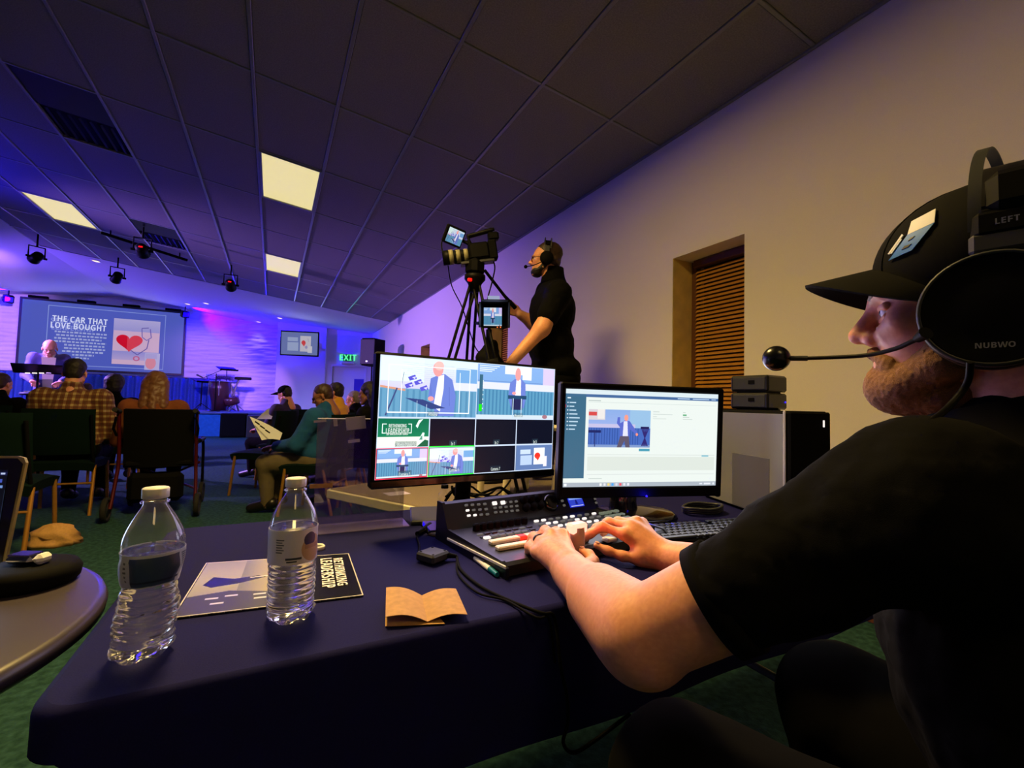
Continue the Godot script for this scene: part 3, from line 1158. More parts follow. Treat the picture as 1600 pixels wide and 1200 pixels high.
# the man at the stand, as the video mixer shows him: close shows him larger, from the side of the drums
func draw_speaker(im: Image, x: float, y: float, w: float, h: float, close: bool) -> void:
	var at := func(u: float, v: float) -> Vector2: return Vector2(x + u * w, y + v * h)
	var pt := func(l: Array) -> Array: return l.map(func(q): return Vector2(x + q[0] * w, y + q[1] * h))
	var skin := Color(1.0, 0.62, 0.62)
	var suit := Color(0.42, 0.5, 0.82)
	var dark := Color(0.32, 0.38, 0.7)
	if close:
		fade(im, x, y, x + w, y + h * 0.55, Color(0.86, 0.93, 0.97), Color(0.82, 0.8, 0.98))
		rect(im, x, y + h * 0.02, x + w * 0.42, y + h * 0.4, Color(0.88, 0.97, 0.95))
		for i in 9:
			line(im, at.call(0.2 + 0.05 * (i % 3), 0.08 + i * 0.035), at.call(0.74, 0.1 + i * 0.035), 1.5, Color(0.78, 0.8, 0.95))
		rect(im, x + w * 0.76, y + h * 0.12, x + w, y + h * 0.38, Color(0.46, 0.66, 0.87))
		rect(im, x + w * 0.74, y + h * 0.38, x + w, y + h * 0.55, Color(0.87, 0.88, 0.96))
		rect(im, x, y + h * 0.52, x + w, y + h, Color(0.4, 0.62, 0.76))
		for i in 16:
			rect(im, x + w * (i / 16.0), y + h * 0.54, x + w * (i / 16.0 + 0.022), y + h, Color(0.33, 0.55, 0.7))
		line(im, at.call(0.0, 0.5), at.call(0.24, 0.55), h * 0.035, Color(0.85, 0.6, 0.5))
		line(im, at.call(0.06, 0.98), at.call(0.16, 0.52), h * 0.025, Color(0.25, 0.3, 0.5))
		line(im, at.call(0.2, 0.52), at.call(0.22, 0.25), 2.0, Color(0.3, 0.3, 0.5))
		for q in [[0.3, 0.33], [0.36, 0.4], [0.42, 0.5], [0.27, 0.46]]:
			poly(im, pt.call([[q[0] - 0.04, q[1]], [q[0] + 0.03, q[1] - 0.05], [q[0] + 0.05, q[1] + 0.02], [q[0] - 0.02, q[1] + 0.06]]), Color(0.36, 0.34, 0.82))
			poly(im, pt.call([[q[0], q[1]], [q[0] + 0.04, q[1] - 0.02], [q[0] + 0.03, q[1] + 0.03]]), Color(0.85, 0.85, 1.0))
		poly(im, pt.call([[0.49, 0.33], [0.57, 0.26], [0.64, 0.24], [0.72, 0.33], [0.765, 0.62], [0.75, 0.98], [0.55, 0.98], [0.53, 0.78], [0.47, 0.68]]), suit)
		poly(im, pt.call([[0.57, 0.28], [0.63, 0.25], [0.63, 0.5], [0.6, 0.9], [0.53, 0.82]]), Color(0.96, 0.96, 1.0))
		line(im, at.call(0.69, 0.46), at.call(0.7, 0.8), 2.0, dark)
		line(im, at.call(0.49, 0.42), at.call(0.5, 0.62), 2.0, dark)
		oval(im, x + w * 0.565, y + h * 0.16, w * 0.055, h * 0.13, skin)
		oval(im, x + w * 0.575, y + h * 0.1, w * 0.05, h * 0.08, Color(1.0, 0.74, 0.72))
		oval(im, x + w * 0.5, y + h * 0.68, w * 0.03, h * 0.04, skin)
		poly(im, pt.call([[0.24, 0.68], [0.42, 0.7], [0.66, 0.84], [0.5, 0.86]]), Color(0.2, 0.27, 0.5))
		line(im, at.call(0.36, 0.72), at.call(0.36, 1.0), 3.0, Color(0.72, 0.8, 0.88))
		line(im, at.call(0.46, 0.78), at.call(0.46, 1.0), 3.0, Color(0.72, 0.8, 0.88))
	else:
		fade(im, x, y, x + w, y + h * 0.42, Color(0.52, 0.68, 0.9), Color(0.5, 0.67, 0.88))
		rect(im, x + w * 0.84, y, x + w, y + h * 0.46, Color(0.84, 0.78, 0.98))
		rect(im, x + w * 0.33, y, x + w * 0.66, y + h * 0.16, Color(0.9, 0.93, 0.95))
		rect(im, x + w * 0.56, y, x + w * 0.68, y + h * 0.25, Color(0.93, 0.94, 0.97))
		for i in 4:
			rect(im, x + w * 0.02, y + h * (0.02 + 0.035 * i), x + w * (0.26 - 0.03 * i), y + h * (0.035 + 0.035 * i), Color(0.93, 0.96, 1.0))
		rect(im, x, y + h * 0.3, x + w * 0.84, y + h * 0.315, Color(0.42, 0.56, 0.8))
		rect(im, x, y + h * 0.33, x + w, y + h * 0.46, Color(0.87, 0.88, 0.95))
		rect(im, x, y + h * 0.46, x + w, y + h, Color(0.36, 0.6, 0.74))
		for i in 22:
			rect(im, x + w * (i / 22.0), y + h * 0.47, x + w * (i / 22.0 + 0.017), y + h * 0.94, Color(0.27, 0.5, 0.66))
		rect(im, x, y + h * 0.94, x + w, y + h, Color(0.8, 0.86, 0.9))
		poly(im, pt.call([[0.4, 0.32], [0.46, 0.24], [0.55, 0.24], [0.6, 0.32], [0.61, 0.62], [0.59, 0.8], [0.42, 0.8], [0.38, 0.6]]), suit)
		poly(im, pt.call([[0.48, 0.25], [0.54, 0.25], [0.545, 0.56], [0.47, 0.56]]), Color(0.96, 0.95, 1.0))
		oval(im, x + w * 0.5, y + h * 0.15, w * 0.036, h * 0.125, skin)
		oval(im, x + w * 0.455, y + h * 0.52, w * 0.025, h * 0.03, skin)
		rect(im, x + w * 0.38, y + h * 0.56, x + w * 0.62, y + h * 0.63, Color(0.14, 0.28, 0.42))
		rect(im, x + w * 0.43, y + h * 0.63, x + w * 0.57, y + h * 0.84, Color(0.16, 0.16, 0.34))
		rect(im, x + w * 0.44, y + h * 0.62, x + w * 0.452, y + h, Color(0.75, 0.85, 0.92))
		rect(im, x + w * 0.55, y + h * 0.62, x + w * 0.562, y + h, Color(0.75, 0.85, 0.92))
		oval(im, x + w * 0.88, y + h * 0.97, w * 0.035, h * 0.04, Color(0.65, 0.45, 0.5))

# the slide with the heart and the stethoscope
func draw_slide(im: Image, x: float, y: float, w: float, h: float, lines := true) -> void:
	var pt := func(l: Array) -> Array: return l.map(func(q): return Vector2(x + q[0] * w, y + q[1] * h))
	rect(im, x, y, x + w, y + h, Color(0.36, 0.42, 0.86))
	if lines:
		for q in [[0.145, 0.055, 0.875, 0.065], [0.145, 0.94, 0.875, 0.95], [0.145, 0.055, 0.149, 0.95], [0.871, 0.055, 0.875, 0.95]]:
			rect(im, x + q[0] * w, y + q[1] * h, x + q[2] * w, y + q[3] * h, Color(0.62, 0.7, 1.0))
	# the grey ghost of the slide before shows through as lines of small print
	for i in 9:
		var v := 0.43 + 0.048 * i
		var r: float = [0.5, 0.5, 0.47, 0.5, 0.49, 0.5, 0.49, 0.43, 0.4][i]
		var l: float = [0.19, 0.2, 0.19, 0.19, 0.25, 0.25, 0.24, 0.3, 0.32][i]
		var k := l
		var n := i * 7
		while k < r:
			var d := 0.012 + 0.014 * fmod(n * 0.37, 1.0)
			rect(im, x + k * w, y + (v + 0.006 * fmod(n * 0.61, 1.0)) * h, x + minf(k + d, r) * w, y + (v + 0.028) * h, Color(0.74, 0.78, 1.0))
			k += d + 0.006
			n += 1
	rect(im, x + 0.54 * w, y + 0.17 * h, x + 0.84 * w, y + 0.89 * h, Color(0.93, 0.78, 0.92))
	fade(im, x + 0.54 * w, y + 0.17 * h, x + 0.84 * w, y + 0.36 * h, Color(0.8, 0.76, 0.98), Color(0.7, 0.68, 0.96))
	fade(im, x + 0.54 * w, y + 0.68 * h, x + 0.84 * w, y + 0.82 * h, Color(0.66, 0.64, 0.95), Color(0.8, 0.72, 0.95))
	var heart := []
	for i in 40:
		var a := TAU * i / 40
		var s := sin(a)
		heart.append(Vector2(x + (0.645 + 0.085 * s * s * s) * w, y + (0.535 - 0.0095 * (13 * cos(a) - 5 * cos(2 * a) - 2 * cos(3 * a) - cos(4 * a))) * h))
	poly(im, heart, Color(0.98, 0.28, 0.36))
	poly(im, heart.map(func(q): return Vector2(minf(q.x, x + 0.63 * w), q.y)), Color(0.93, 0.05, 0.16))
	var tube_line := [[0.72, 0.3], [0.725, 0.44], [0.755, 0.49], [0.785, 0.44], [0.775, 0.3]]
	for i in 4:
		line(im, pt.call([tube_line[i]])[0], pt.call([tube_line[i + 1]])[0], maxf(2.0, w * 0.006), Color(0.5, 0.42, 0.8))
	for q in [[[0.77, 0.48], [0.76, 0.62]], [[0.76, 0.62], [0.7, 0.73]], [[0.655, 0.66], [0.7, 0.73]], [[0.72, 0.3], [0.765, 0.285]]]:
		line(im, pt.call([q[0]])[0], pt.call([q[1]])[0], maxf(2.0, w * 0.006), Color(0.4, 0.35, 0.72))
	oval(im, x + 0.695 * w, y + 0.79 * h, 0.022 * w, 0.04 * h, Color(0.85, 0.4, 0.6))
	oval(im, x + 0.695 * w, y + 0.79 * h, 0.013 * w, 0.025 * h, Color(0.85, 0.7, 0.9))
	rect(im, x + 0.75 * w, y + 0.69 * h, x + 0.85 * w, y + 0.96 * h, Color(0.8, 0.78, 0.98))
	oval(im, x + 0.79 * w, y + 0.85 * h, 0.035 * w, 0.1 * h, Color(0.95, 0.6, 0.68))
	rect(im, x + 0.755 * w, y + 0.7 * h, x + 0.83 * w, y + 0.78 * h, Color(0.76, 0.72, 0.96))

func screen_mat(im: Image, energy: float) -> StandardMaterial3D:
	var m := mat(Color(0.02, 0.02, 0.02), 0.3)
	m.emission_enabled = true
	m.emission = Color.BLACK
	m.emission_texture = ImageTexture.create_from_image(im)
	m.emission_energy_multiplier = energy
	return m

func print_mat(im: Image, rough := 0.5) -> StandardMaterial3D:
	var m := mat(Color.WHITE, rough)
	m.albedo_texture = ImageTexture.create_from_image(im)
	return m

# a thin plate whose front (+z) carries the picture
func plate(w: float, h: float, d: float, xf := Transform3D()) -> ArrayMesh:
	var st := S()
	st.set_smooth_group(-1)
	var a := xf * Vector3(-w / 2, -h / 2, d)
	var b := xf * Vector3(w / 2, -h / 2, d)
	var c := xf * Vector3(w / 2, h / 2, d)
	var e := xf * Vector3(-w / 2, h / 2, d)
	quad(st, a, b, c, e)
	var z := xf.basis.z * d
	for q in [[a, e], [e, c], [c, b], [b, a]]:
		quad(st, q[0], q[1], q[1] - z, q[0] - z, Vector2(0.01, 0.01), Vector2(0.01, 0.01), Vector2(0.01, 0.01), Vector2(0.01, 0.01))
	quad(st, b - z, a - z, e - z, c - z, Vector2(0.01, 0.01), Vector2(0.01, 0.01), Vector2(0.01, 0.01), Vector2(0.01, 0.01))
	return done(st)

# ---------------------------------------------------------------- the stage
func build_stage() -> void:
	var lip := 0.64
	var front := -14.5
	struct("stage_floor", spanned(Vector3(-11.1, lip - 0.05, STAGE_BACK), Vector3(0.17, lip, front), 0.01), M.stage_carpet).name = "floor_stage"
	struct("trim_1", spanned(Vector3(-11.1, 0, front - 0.2), Vector3(0.16, lip - 0.05, front - 0.03)), M.stage_face)
	struct("trim_2", spanned(Vector3(0.1, 0, -16.1), Vector3(0.16, lip - 0.05, front - 0.1)), M.stage_face)
	# the crinkled white hanging that covers the back wall
	var wall_m := mat(Color(0.86, 0.85, 0.86), 0.7)
	var n := FastNoiseLite.new()
	n.seed = 5
	n.frequency = 1.0
	var ripple := func(u: float, v: float) -> Vector3:
		var x := -11.1 + u * 11.3
		var y := lip + v * 3.2
		return Vector3(x, y, STAGE_BACK + 0.06 + 0.05 * n.get_noise_2d(x * 1.3, y * 9.0) + 0.02 * n.get_noise_2d(x * 4.0 + 50.0, y * 20.0))
	struct("wall_stage", sheeted(110, 120, ripple, 0.01), wall_m)
	struct("wall_stage_back", spanned(Vector3(-11.1, 0, STAGE_BACK - 0.3), Vector3(0.6, 4.3, STAGE_BACK)), M.front_wall)
	struct("wall_stage_side", spanned(Vector3(0.2, 0, STAGE_BACK), Vector3(0.5, 3.7, -16.1)), M.front_wall)
	# pleated blue drape along the back of the stage
	var d0 := PZ(345, 593, -16.8)
	var high := d0.y - lip
	var drape := thing("drape", "pleated blue drape along the back of the stage under the projection screen", "curtain", Vector3(-4.7, lip, -16.8))
	var fold := func(u: float, v: float) -> Vector3:
		return Vector3(-10.0 + u * (10.0 + d0.x), lip + v * high, -16.8 + 0.045 * sin(u * 300.0) + 0.02 * sin(u * 131.0))
	part("cloth", sheeted(400, 3, fold, 0.008), M.curtain, drape)
	part("top_rail", tubed([Vector3(-10.0, lip + high, -16.85), Vector3(d0.x, lip + high, -16.85)], 0.02), M.charcoal, drape)
	# projection screen
	var im := canvas(1024, 512, Color.BLACK)
	draw_slide(im, 0, 0, 1024, 512)
	var c0 := PZ(36, 467, -17.05)
	var c2 := PZ(283, 584, -17.05)
	var w := c2.x - c0.x
	var h := c0.y - c2.y
	var mid := (c0 + c2) * 0.5
	var scr := thing("projection_screen", "wide projection screen on the stage showing a red heart and white title", "screen", mid)
	part("screen_face", plate(w, h, 0.02, X(mid)), screen_mat(im, 0.62), scr)
	var fr := S()
	for s in [-1, 1]:
		span(fr, mid + Vector3(s * (w / 2 + 0.03) - 0.03, -h / 2 - 0.06, -0.04), mid + Vector3(s * (w / 2 + 0.03) + 0.03, h / 2 + 0.06, 0.01), 0.006)
		span(fr, mid + Vector3(-w / 2, s * (h / 2 + 0.03) - 0.03, -0.04), mid + Vector3(w / 2, s * (h / 2 + 0.03) + 0.03, 0.01), 0.006)
	part("frame", done(fr), M.charcoal, scr)
	for k in 4:
		part("hanging_bracket", spanned(mid + Vector3((-0.42 + 0.28 * k) * w - 0.2, h / 2 + 0.06, -0.1), mid + Vector3((-0.42 + 0.28 * k) * w + 0.2, h / 2 + 0.13, 0.0), 0.01), M.matte, scr)
	var paint := glow(Color(0.86, 0.88, 1.0), 0.85)
	var ghost := glow(Color(0.6, 0.66, 1.0), 0.6)
	letters("lettering", "SERVANT", h * 0.075, X(mid + Vector3(-w * 0.24, h * 0.218, 0.022)), ghost, scr, true, 0.0004, 0.85)
	letters("lettering", "LEADERSHIP", h * 0.075, X(mid + Vector3(-w * 0.2, h * 0.118, 0.022)), ghost, scr, true, 0.0004, 0.85)
	letters("lettering", "THE CAR THAT", h * 0.088, X(mid + Vector3(-w * 0.165, h * 0.25, 0.024)), paint, scr, true, 0.0004, 0.78)
	letters("lettering", "LOVE BOUGHT", h * 0.088, X(mid + Vector3(-w * 0.172, h * 0.15, 0.024)), paint, scr, true, 0.0004, 0.78)
	area("projection_screen_light", mid + Vector3(0, 0, 0.15), Vector3(0, 0, 1), Vector2(w, h), Color(0.6, 0.6, 1.0), 3.0)
	build_stage_lights()
	build_stage_things(lip)
	build_front_wall_things()

func par_light(x: float, y: float, d: float, target: Vector3, label: String, color: Color, energy: float, angle: float, red: bool) -> void:
	var at := P(x, y, d)
	var o := thing("stage_light", label, "stage light", at, "black stage lights hung from the ceiling")
	var dir := (target - at).normalized()
	var b := Basis.looking_at(dir, Vector3.UP)
	var xf := Transform3D(b * Basis(Vector3.RIGHT, -PI / 2) * Basis.from_scale(Vector3.ONE * 0.85), at)
	part("can", lathed([Vector2(0, -0.13), Vector2(0.06, -0.13), Vector2(0.09, -0.1), Vector2(0.095, -0.02), Vector2(0.1, 0.1), Vector2(0.11, 0.13), Vector2(0.1, 0.13), Vector2(0.085, 0.1), Vector2(0, 0.1)], 20, xf), M.black, o)
	part("lens", lathed([Vector2(0, 0.104), Vector2(0.084, 0.104), Vector2(0.084, 0.112), Vector2(0, 0.116)], 20, xf), glow(color, 1.5), o)
	var side := b.x
	var top := at + Vector3(0, 0.19, 0)
	part("yoke", tubed([at - side * 0.11, top - side * 0.11, top + side * 0.11, at + side * 0.11], 0.012, 6), M.black, o)
	for s in [-1, 1]:
		part("knob", tubed([at + side * 0.085 * s, at + side * 0.14 * s], 0.02, 8), M.black, o)
	var up: Vector3 = ceil_at(top.x, top.z)
	part("hanger", tubed([top, Vector3(top.x, up.y, top.z)], 0.014, 6), M.black, o)
	if red:
		part("display", box(Vector3(0.05, 0.022, 0.006), Transform3D(b, at - dir * 0.113), 0.002), M.led_red, o)
	spot("stage_light_beam", at + dir * 0.16, dir, angle, color, energy, 0.04, 0.7)

func build_stage_lights() -> void:
	side_lights()
	var lilac := Color(0.72, 0.5, 1.0)
	var blue := Color(0.05, 0.0, 1.0)
	par_light(57, 402, 8.3, Vector3(-8.5, 1.6, STAGE_BACK), "black stage light with its yoke at the far left, above the projection screen", lilac, 60.0, 30, false)
	par_light(222, 391, 7.2, Vector3(-2.1, 1.45, STAGE_BACK), "black stage light with a red display hanging highest, next to the ceiling vent", lilac, 55.0, 14, true)
	par_light(183, 433, 9.2, Vector3(-5.0, 1.0, -16.0), "black stage light tilted down above the title on the projection screen", Color(0.9, 0.75, 1.0), 8.0, 22, false)
	par_light(360, 445, 8.7, Vector3(-0.35, 0.85, STAGE_BACK), "black stage light with a red display, nearest the wall TV", lilac, 30.0, 11, true)
	for q in [[13, 467, -16.7, "small dark wash light at the upper left corner of the projection screen", Vector3(-0.9, 0.3, -0.2), 200.0], [289, 491, -16.7, "small dark wash light at the upper right corner of the projection screen", Vector3(0.9, 0.2, -0.3), 200.0]]:
		var at := PZ(q[0], q[1], q[2])
		var o := thing("wash_light", q[3], "stage light", at, "wash lights beside the projection screen")
		part("housing", box(Vector3(0.2, 0.2, 0.16), X(at, 0.5, 0.3), 0.02), M.black, o)
		part("bracket", tubed([at, Vector3(at.x, ceil_at(at.x, at.z).y - 0.005, at.z)], 0.015, 6), M.black, o)
		var f: Vector3 = Basis.from_euler(Vector3(0.3, 0.5, 0)) * Vector3(0, 0, 1)
		part("lens", box(Vector3(0.15, 0.13, 0.01), X(at + f * 0.083, 0.5, 0.3), 0.004), glow(blue, 2.0), o)
		spot("wash_light_beam", at + f * 0.15, q[4], 54, blue, q[5], 0.03, 0.8)

func unseen_washer(at: Vector3, aim: Vector3, label: String, color: Color, angle: float, energy: float) -> void:
	# unseen lights left of the frame, all but the blue ceiling one added fill
	var o := thing("stage_light", label, "stage light", at, "black stage lights hung from the ceiling")
	var dir := (aim - at).normalized()
	var b := Basis.looking_at(dir, Vector3.UP)
	var xf := Transform3D(b * Basis(Vector3.RIGHT, -PI / 2), at)
	part("can", lathed([Vector2(0, -0.13), Vector2(0.06, -0.13), Vector2(0.095, -0.02), Vector2(0.11, 0.13), Vector2(0.1, 0.13), Vector2(0.085, 0.1), Vector2(0, 0.1)], 20, xf), M.black, o)
	part("lens", lathed([Vector2(0, 0.104), Vector2(0.084, 0.104), Vector2(0.084, 0.112), Vector2(0, 0.116)], 20, xf), glow(color, 1.5), o)
	part("hanger", tubed([at + Vector3(0, 0.08, 0), ceil_at(at.x, at.z)], 0.014, 6), M.black, o)
	spot("stage_light_beam", at + dir * 0.17, dir, angle, color, energy, 0.08, 1.0)

func side_lights() -> void:
	unseen_washer(Vector3(-5.6, 3.3, -8.6), Vector3(1.8, 0.0, -9.0), "added unseen stage light at the left side of the room, washing the windowed wall", Color(0.7, 0.52, 1.0), 40, 95.0)  # added out of view to put lilac on the windowed wall
	unseen_washer(Vector3(-5.4, 3.2, -11.4), Vector3(-0.6, 0.0, -13.6), "added unseen stage light at the left of the room, lighting the floor before the stage", Color(0.5, 0.55, 1.0), 26, 60.0)  # added fill to brighten the floor and the stage face
	unseen_washer(Vector3(-5.6, 3.3, -5.6), Vector3(-3.1, 1.5, -9.2), "added unseen stage light at the left side of the room, aimed at the speaking man", Color(0.85, 0.6, 1.0), 14, 22.0)  # added out of view to brighten the speaker
	unseen_washer(Vector3(-5.3, 3.0, -8.0), Vector3(-3.2, 3.86, -8.0), "black stage light hanging at the room's left side, throwing blue light on the ceiling", Color(0.08, 0.0, 1.0), 50, 10.0)
	unseen_washer(Vector3(-7.2, 2.7, -12.6), Vector3(-2.4, 3.7, -13.4), "added stage light at the left side of the room, lighting the ceiling over the stage", Color(0.45, 0.3, 1.0), 40, 22.0)  # added unseen uplight for violet on the stage ceiling

func music_stand(at: Vector3, high: float, turn: float, label: String) -> Node3D:
	var o := thing("music_stand", label, "music stand", at)
	o.rotation.y = turn
	local("desk", box(Vector3(0.5, 0.32, 0.012), X(Vector3(0, high, 0), 0, -1.25), 0.004), M.black, o)
	local("ledge", box(Vector3(0.5, 0.012, 0.06), X(Vector3(0, high - 0.04, 0.155), 0, -0.9), 0.003), M.black, o)
	local("pole", tubed([Vector3(0, 0.12, 0), Vector3(0, high - 0.02, 0)], 0.013, 8), M.black, o)
	for k in 3:
		var a := TAU * k / 3 + 0.4
		local("leg", tubed([Vector3(0, 0.22, 0), Vector3(cos(a) * 0.27, 0.012, sin(a) * 0.27)], 0.01, 6), M.black, o)
	return o

func build_stage_things(lip: float) -> void:
	var z := -15.6
	var at := func(x: float, y: float) -> Vector3: return PZ(x, y, z)
	music_stand(Vector3(at.call(352, 600).x, lip, z - 0.3), at.call(352, 575).y - lip, 0.5, "black music stand behind the drum on the stage, its desk the highest there")
	music_stand(Vector3(at.call(314, 600).x, lip, z - 0.2), at.call(314, 594).y - lip, 0.7, "low music stand left of the drum on the stage")
	var base: Vector3 = at.call(342, 640)
	base.y = lip
	var dr := thing("conga_drum", "tall dark drum with a clear tray on top on the stage", "drum", base)
	var ht: float = at.call(342, 594).y - lip
	local("shell", lathed([Vector2(0.0, 0.02), Vector2(0.18, 0.02), Vector2(0.2, ht * 0.3), Vector2(0.27, ht * 0.7), Vector2(0.25, ht - 0.04), Vector2(0, ht - 0.04)], 24), mat(Color(0.2, 0.1, 0.12), 0.3), dr)
	local("rim", lathed([Vector2(0.24, ht - 0.05), Vector2(0.27, ht - 0.05), Vector2(0.27, ht - 0.02), Vector2(0.24, ht - 0.02), Vector2(0.24, ht - 0.05)], 24), M.chrome, dr)
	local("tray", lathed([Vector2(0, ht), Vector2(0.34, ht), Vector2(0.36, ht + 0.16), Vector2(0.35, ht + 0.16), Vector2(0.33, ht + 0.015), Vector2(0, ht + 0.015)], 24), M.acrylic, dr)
	for k in 4:
		var a := TAU * k / 4
		local("lug", tubed([Vector3(cos(a) * 0.275, ht * 0.5, sin(a) * 0.275), Vector3(cos(a) * 0.275, ht - 0.04, sin(a) * 0.275)], 0.012, 6), M.chrome, dr)
	var sn: Vector3 = at.call(366, 640)
	sn.y = lip
	var s2 := thing("snare_drum", "small drum on a tripod at the right of the stage", "drum", sn)
	local("shell", lathed([Vector2(0, 0.22), Vector2(0.2, 0.22), Vector2(0.2, 0.42), Vector2(0, 0.42)], 24, X(Vector3(0, 0.0, 0), 0, 0.2, 0.25)), mat(Color(0.25, 0.12, 0.16), 0.25), s2)
	for k in 3:
		var a := TAU * k / 3
		local("leg", tubed([Vector3(0, 0.25, 0), Vector3(cos(a) * 0.26, 0.01, sin(a) * 0.26)], 0.012, 6), M.chrome, s2)
	var mb: Vector3 = at.call(334, 640)
	mb.y = lip
	var mic := thing("microphone_stand", "microphone stand with a boom arm in front of the stage drum", "microphone", mb + Vector3(0.05, 0, 0.35))
	var b0: Vector3 = at.call(334, 584) - mb - Vector3(0, 0, 0)
	local("pole", tubed([Vector3.ZERO, Vector3(0, b0.y, 0)], 0.012, 8), M.black, mic)
	local("boom", tubed([Vector3(0.12, b0.y + 0.1, 0), Vector3(-0.3, b0.y - 0.14, 0)], 0.009, 6), M.black, mic)
	local("microphone", lathed([Vector2(0, 0), Vector2(0.018, 0.01), Vector2(0.02, 0.12), Vector2(0.028, 0.15), Vector2(0.02, 0.18), Vector2(0, 0.185)], 12, X(Vector3(-0.3, b0.y - 0.14, 0), 0, 0, 1.1)), M.charcoal, mic)
	local("base", lathed([Vector2(0, 0), Vector2(0.14, 0), Vector2(0.14, 0.015), Vector2(0.02, 0.03), Vector2(0, 0.03)], 20), M.black, mic)
	var kb: Vector3 = at.call(364, 600)
	var st := thing("keyboard_stand", "slanted metal stand leg behind the small drum on the stage", "stand", Vector3(kb.x, lip, z - 0.4))
	local("leg", tubed([Vector3(-0.15, 0.0, 0), Vector3(0.12, 0.95, 0)], 0.025, 8), M.grey, st)
	local("leg", tubed([Vector3(0.15, 0.0, 0), Vector3(-0.12, 0.95, 0)], 0.025, 8), M.grey, st)
	local("keyboard", box(Vector3(0.9, 0.08, 0.28), X(Vector3(0, 0.98, 0)), 0.015), M.black, st)
	# boxes on the floor in front of the stage
	var f0 := PZ(345, 648, -14.1)
	var f1 := PZ(385, 684, -14.1)
	var sub := thing("subwoofer", "large black loudspeaker box on the floor in front of the stage", "loudspeaker", Vector3((f0.x + f1.x) * 0.5, 0, -14.2))
	local("cabinet", box(Vector3(f1.x - f0.x, 0.62, 0.5), X(Vector3(0, 0.31, -0.05)), 0.015), M.matte, sub)
	local("grille", box(Vector3(f1.x - f0.x - 0.06, 0.55, 0.02), X(Vector3(0, 0.31, 0.205)), 0.008), M.matte, sub)
	var g0 := PZ(388, 652, -14.1)
	var g1 := PZ(403, 684, -14.1)
	var cab := thing("equipment_rack", "low dark cabinet with two handles right of the black loudspeaker box", "cabinet", Vector3((g0.x + g1.x) * 0.5 + 0.1, 0, -14.2))
	local("cabinet", box(Vector3(0.5, 0.58, 0.45), X(Vector3(0, 0.29, 0)), 0.012), M.charcoal, cab)
	for k in 2:
		local("drawer_handle", box(Vector3(0.16, 0.02, 0.02), X(Vector3(0, 0.2 + 0.2 * k, 0.235)), 0.005), M.silver, cab)
	# the man speaking, on the floor before the stage
	var O := P(79, 547, 6.75)
	var foot := Vector3(O.x, 0, O.z)
	var t := 0.25
	var b := Basis(Vector3.UP, PI + t)
	var j := {}
	for s in [-1, 1]:
		var c := "L" if s < 0 else "R"
		j["H" + c] = foot + b * Vector3(0.09 * s, 1.0, 0)
		j["K" + c] = foot + b * Vector3(0.1 * s, 0.54, -0.02)
		j["A" + c] = foot + b * Vector3(0.11 * s, 0.09, 0)
		j["T" + c] = foot + b * Vector3(0.13 * s, 0.045, -0.15)
		j["S" + c] = foot + b * Vector3(0.155 * s, 1.55, -0.06)
		j["E" + c] = foot + b * Vector3(0.22 * s, 1.28, -0.1)
		j["W" + c] = foot + b * Vector3(0.14 * s, 1.2, -0.33)
	j.P = foot + b * Vector3(0, 1.04, 0)
	j.C = foot + b * Vector3(0, 1.36, -0.02)
	j.N = foot + b * Vector3(0, 1.57, -0.06)
	var head := Transform3D(b * Basis(Vector3.RIGHT, -0.35), foot + b * Vector3(0, O.y, -0.15))
	var suit := tiled(mat(Color(0.36, 0.36, 0.72), 0.75), 5.0, grain(0.2, Color(0.85, 0.85, 0.85), Color.WHITE))
	var man := person("person", "bald man in a blue suit jacket speaking at a black music stand before the screen", foot, j, head, {"shirt": suit, "skin": M.skin_pink, "long": true, "face": true, "trousers": M.dark_cloth})
	var sf := S()
	prism(sf, PackedVector2Array([Vector2(-0.075, 0.2), Vector2(0.075, 0.2), Vector2(0.05, -0.28), Vector2(-0.04, -0.28)]), 0.0, 0.02, Transform3D(b * Basis(Vector3.UP, PI), foot + b * Vector3(0, 1.35, -0.185)))
	part("shirt_front", done(sf), M.white, man)
	for s in [-1, 1]:
		var cl := S()
		prism(cl, PackedVector2Array([Vector2(0, 0), Vector2(0.07 * s, 0.03), Vector2(0.03 * s, -0.08)]), 0.0, 0.01, Transform3D(b * Basis(Vector3.UP, PI), foot + b * Vector3(0, 1.57, -0.18)))
		part("collar", done(cl), M.white, man)
	var ms := P(60, 576, 6.3)
	var stand := music_stand(Vector3(ms.x, 0, ms.z), ms.y, 0.25, "wide black music stand in front of the speaking man")
	stand.rotation.y = 0.25 + PI
	for k in 4:
		var glint := P(43 + 11 * k, 583, 6.2)
		part("glinting_clip", box(Vector3(0.05, 0.015, 0.02), X(glint), 0.005), M.led_white if k < 3 else M.white, stand)  # clips given a glow to imitate glints along the ledge
	var stl := P(56, 612, 6.2)
	var stool := thing("stool", "small dark stool with a white paper on it below the music stand", "stool", Vector3(stl.x, 0, stl.z))
	local("seat", lathed([Vector2(0, stl.y - 0.05), Vector2(0.15, stl.y - 0.05), Vector2(0.16, stl.y - 0.03), Vector2(0.15, stl.y - 0.01), Vector2(0, stl.y - 0.01)], 24), mat(Color(0.1, 0.12, 0.3), 0.6), stool)
	for k in 4:
		var a := TAU * k / 4 + 0.4
		local("leg", tubed([Vector3(cos(a) * 0.1, stl.y - 0.05, sin(a) * 0.1), Vector3(cos(a) * 0.17, 0, sin(a) * 0.17)], 0.014, 6), M.black, stool)
	var pp := part("paper_sheet", box(Vector3(0.22, 0.012, 0.16), X(stl + Vector3(0, 0.0, 0), 0.3), 0.002), M.paper)
	tag(pp, "white papers lying on the small stool below the music stand", "paper")

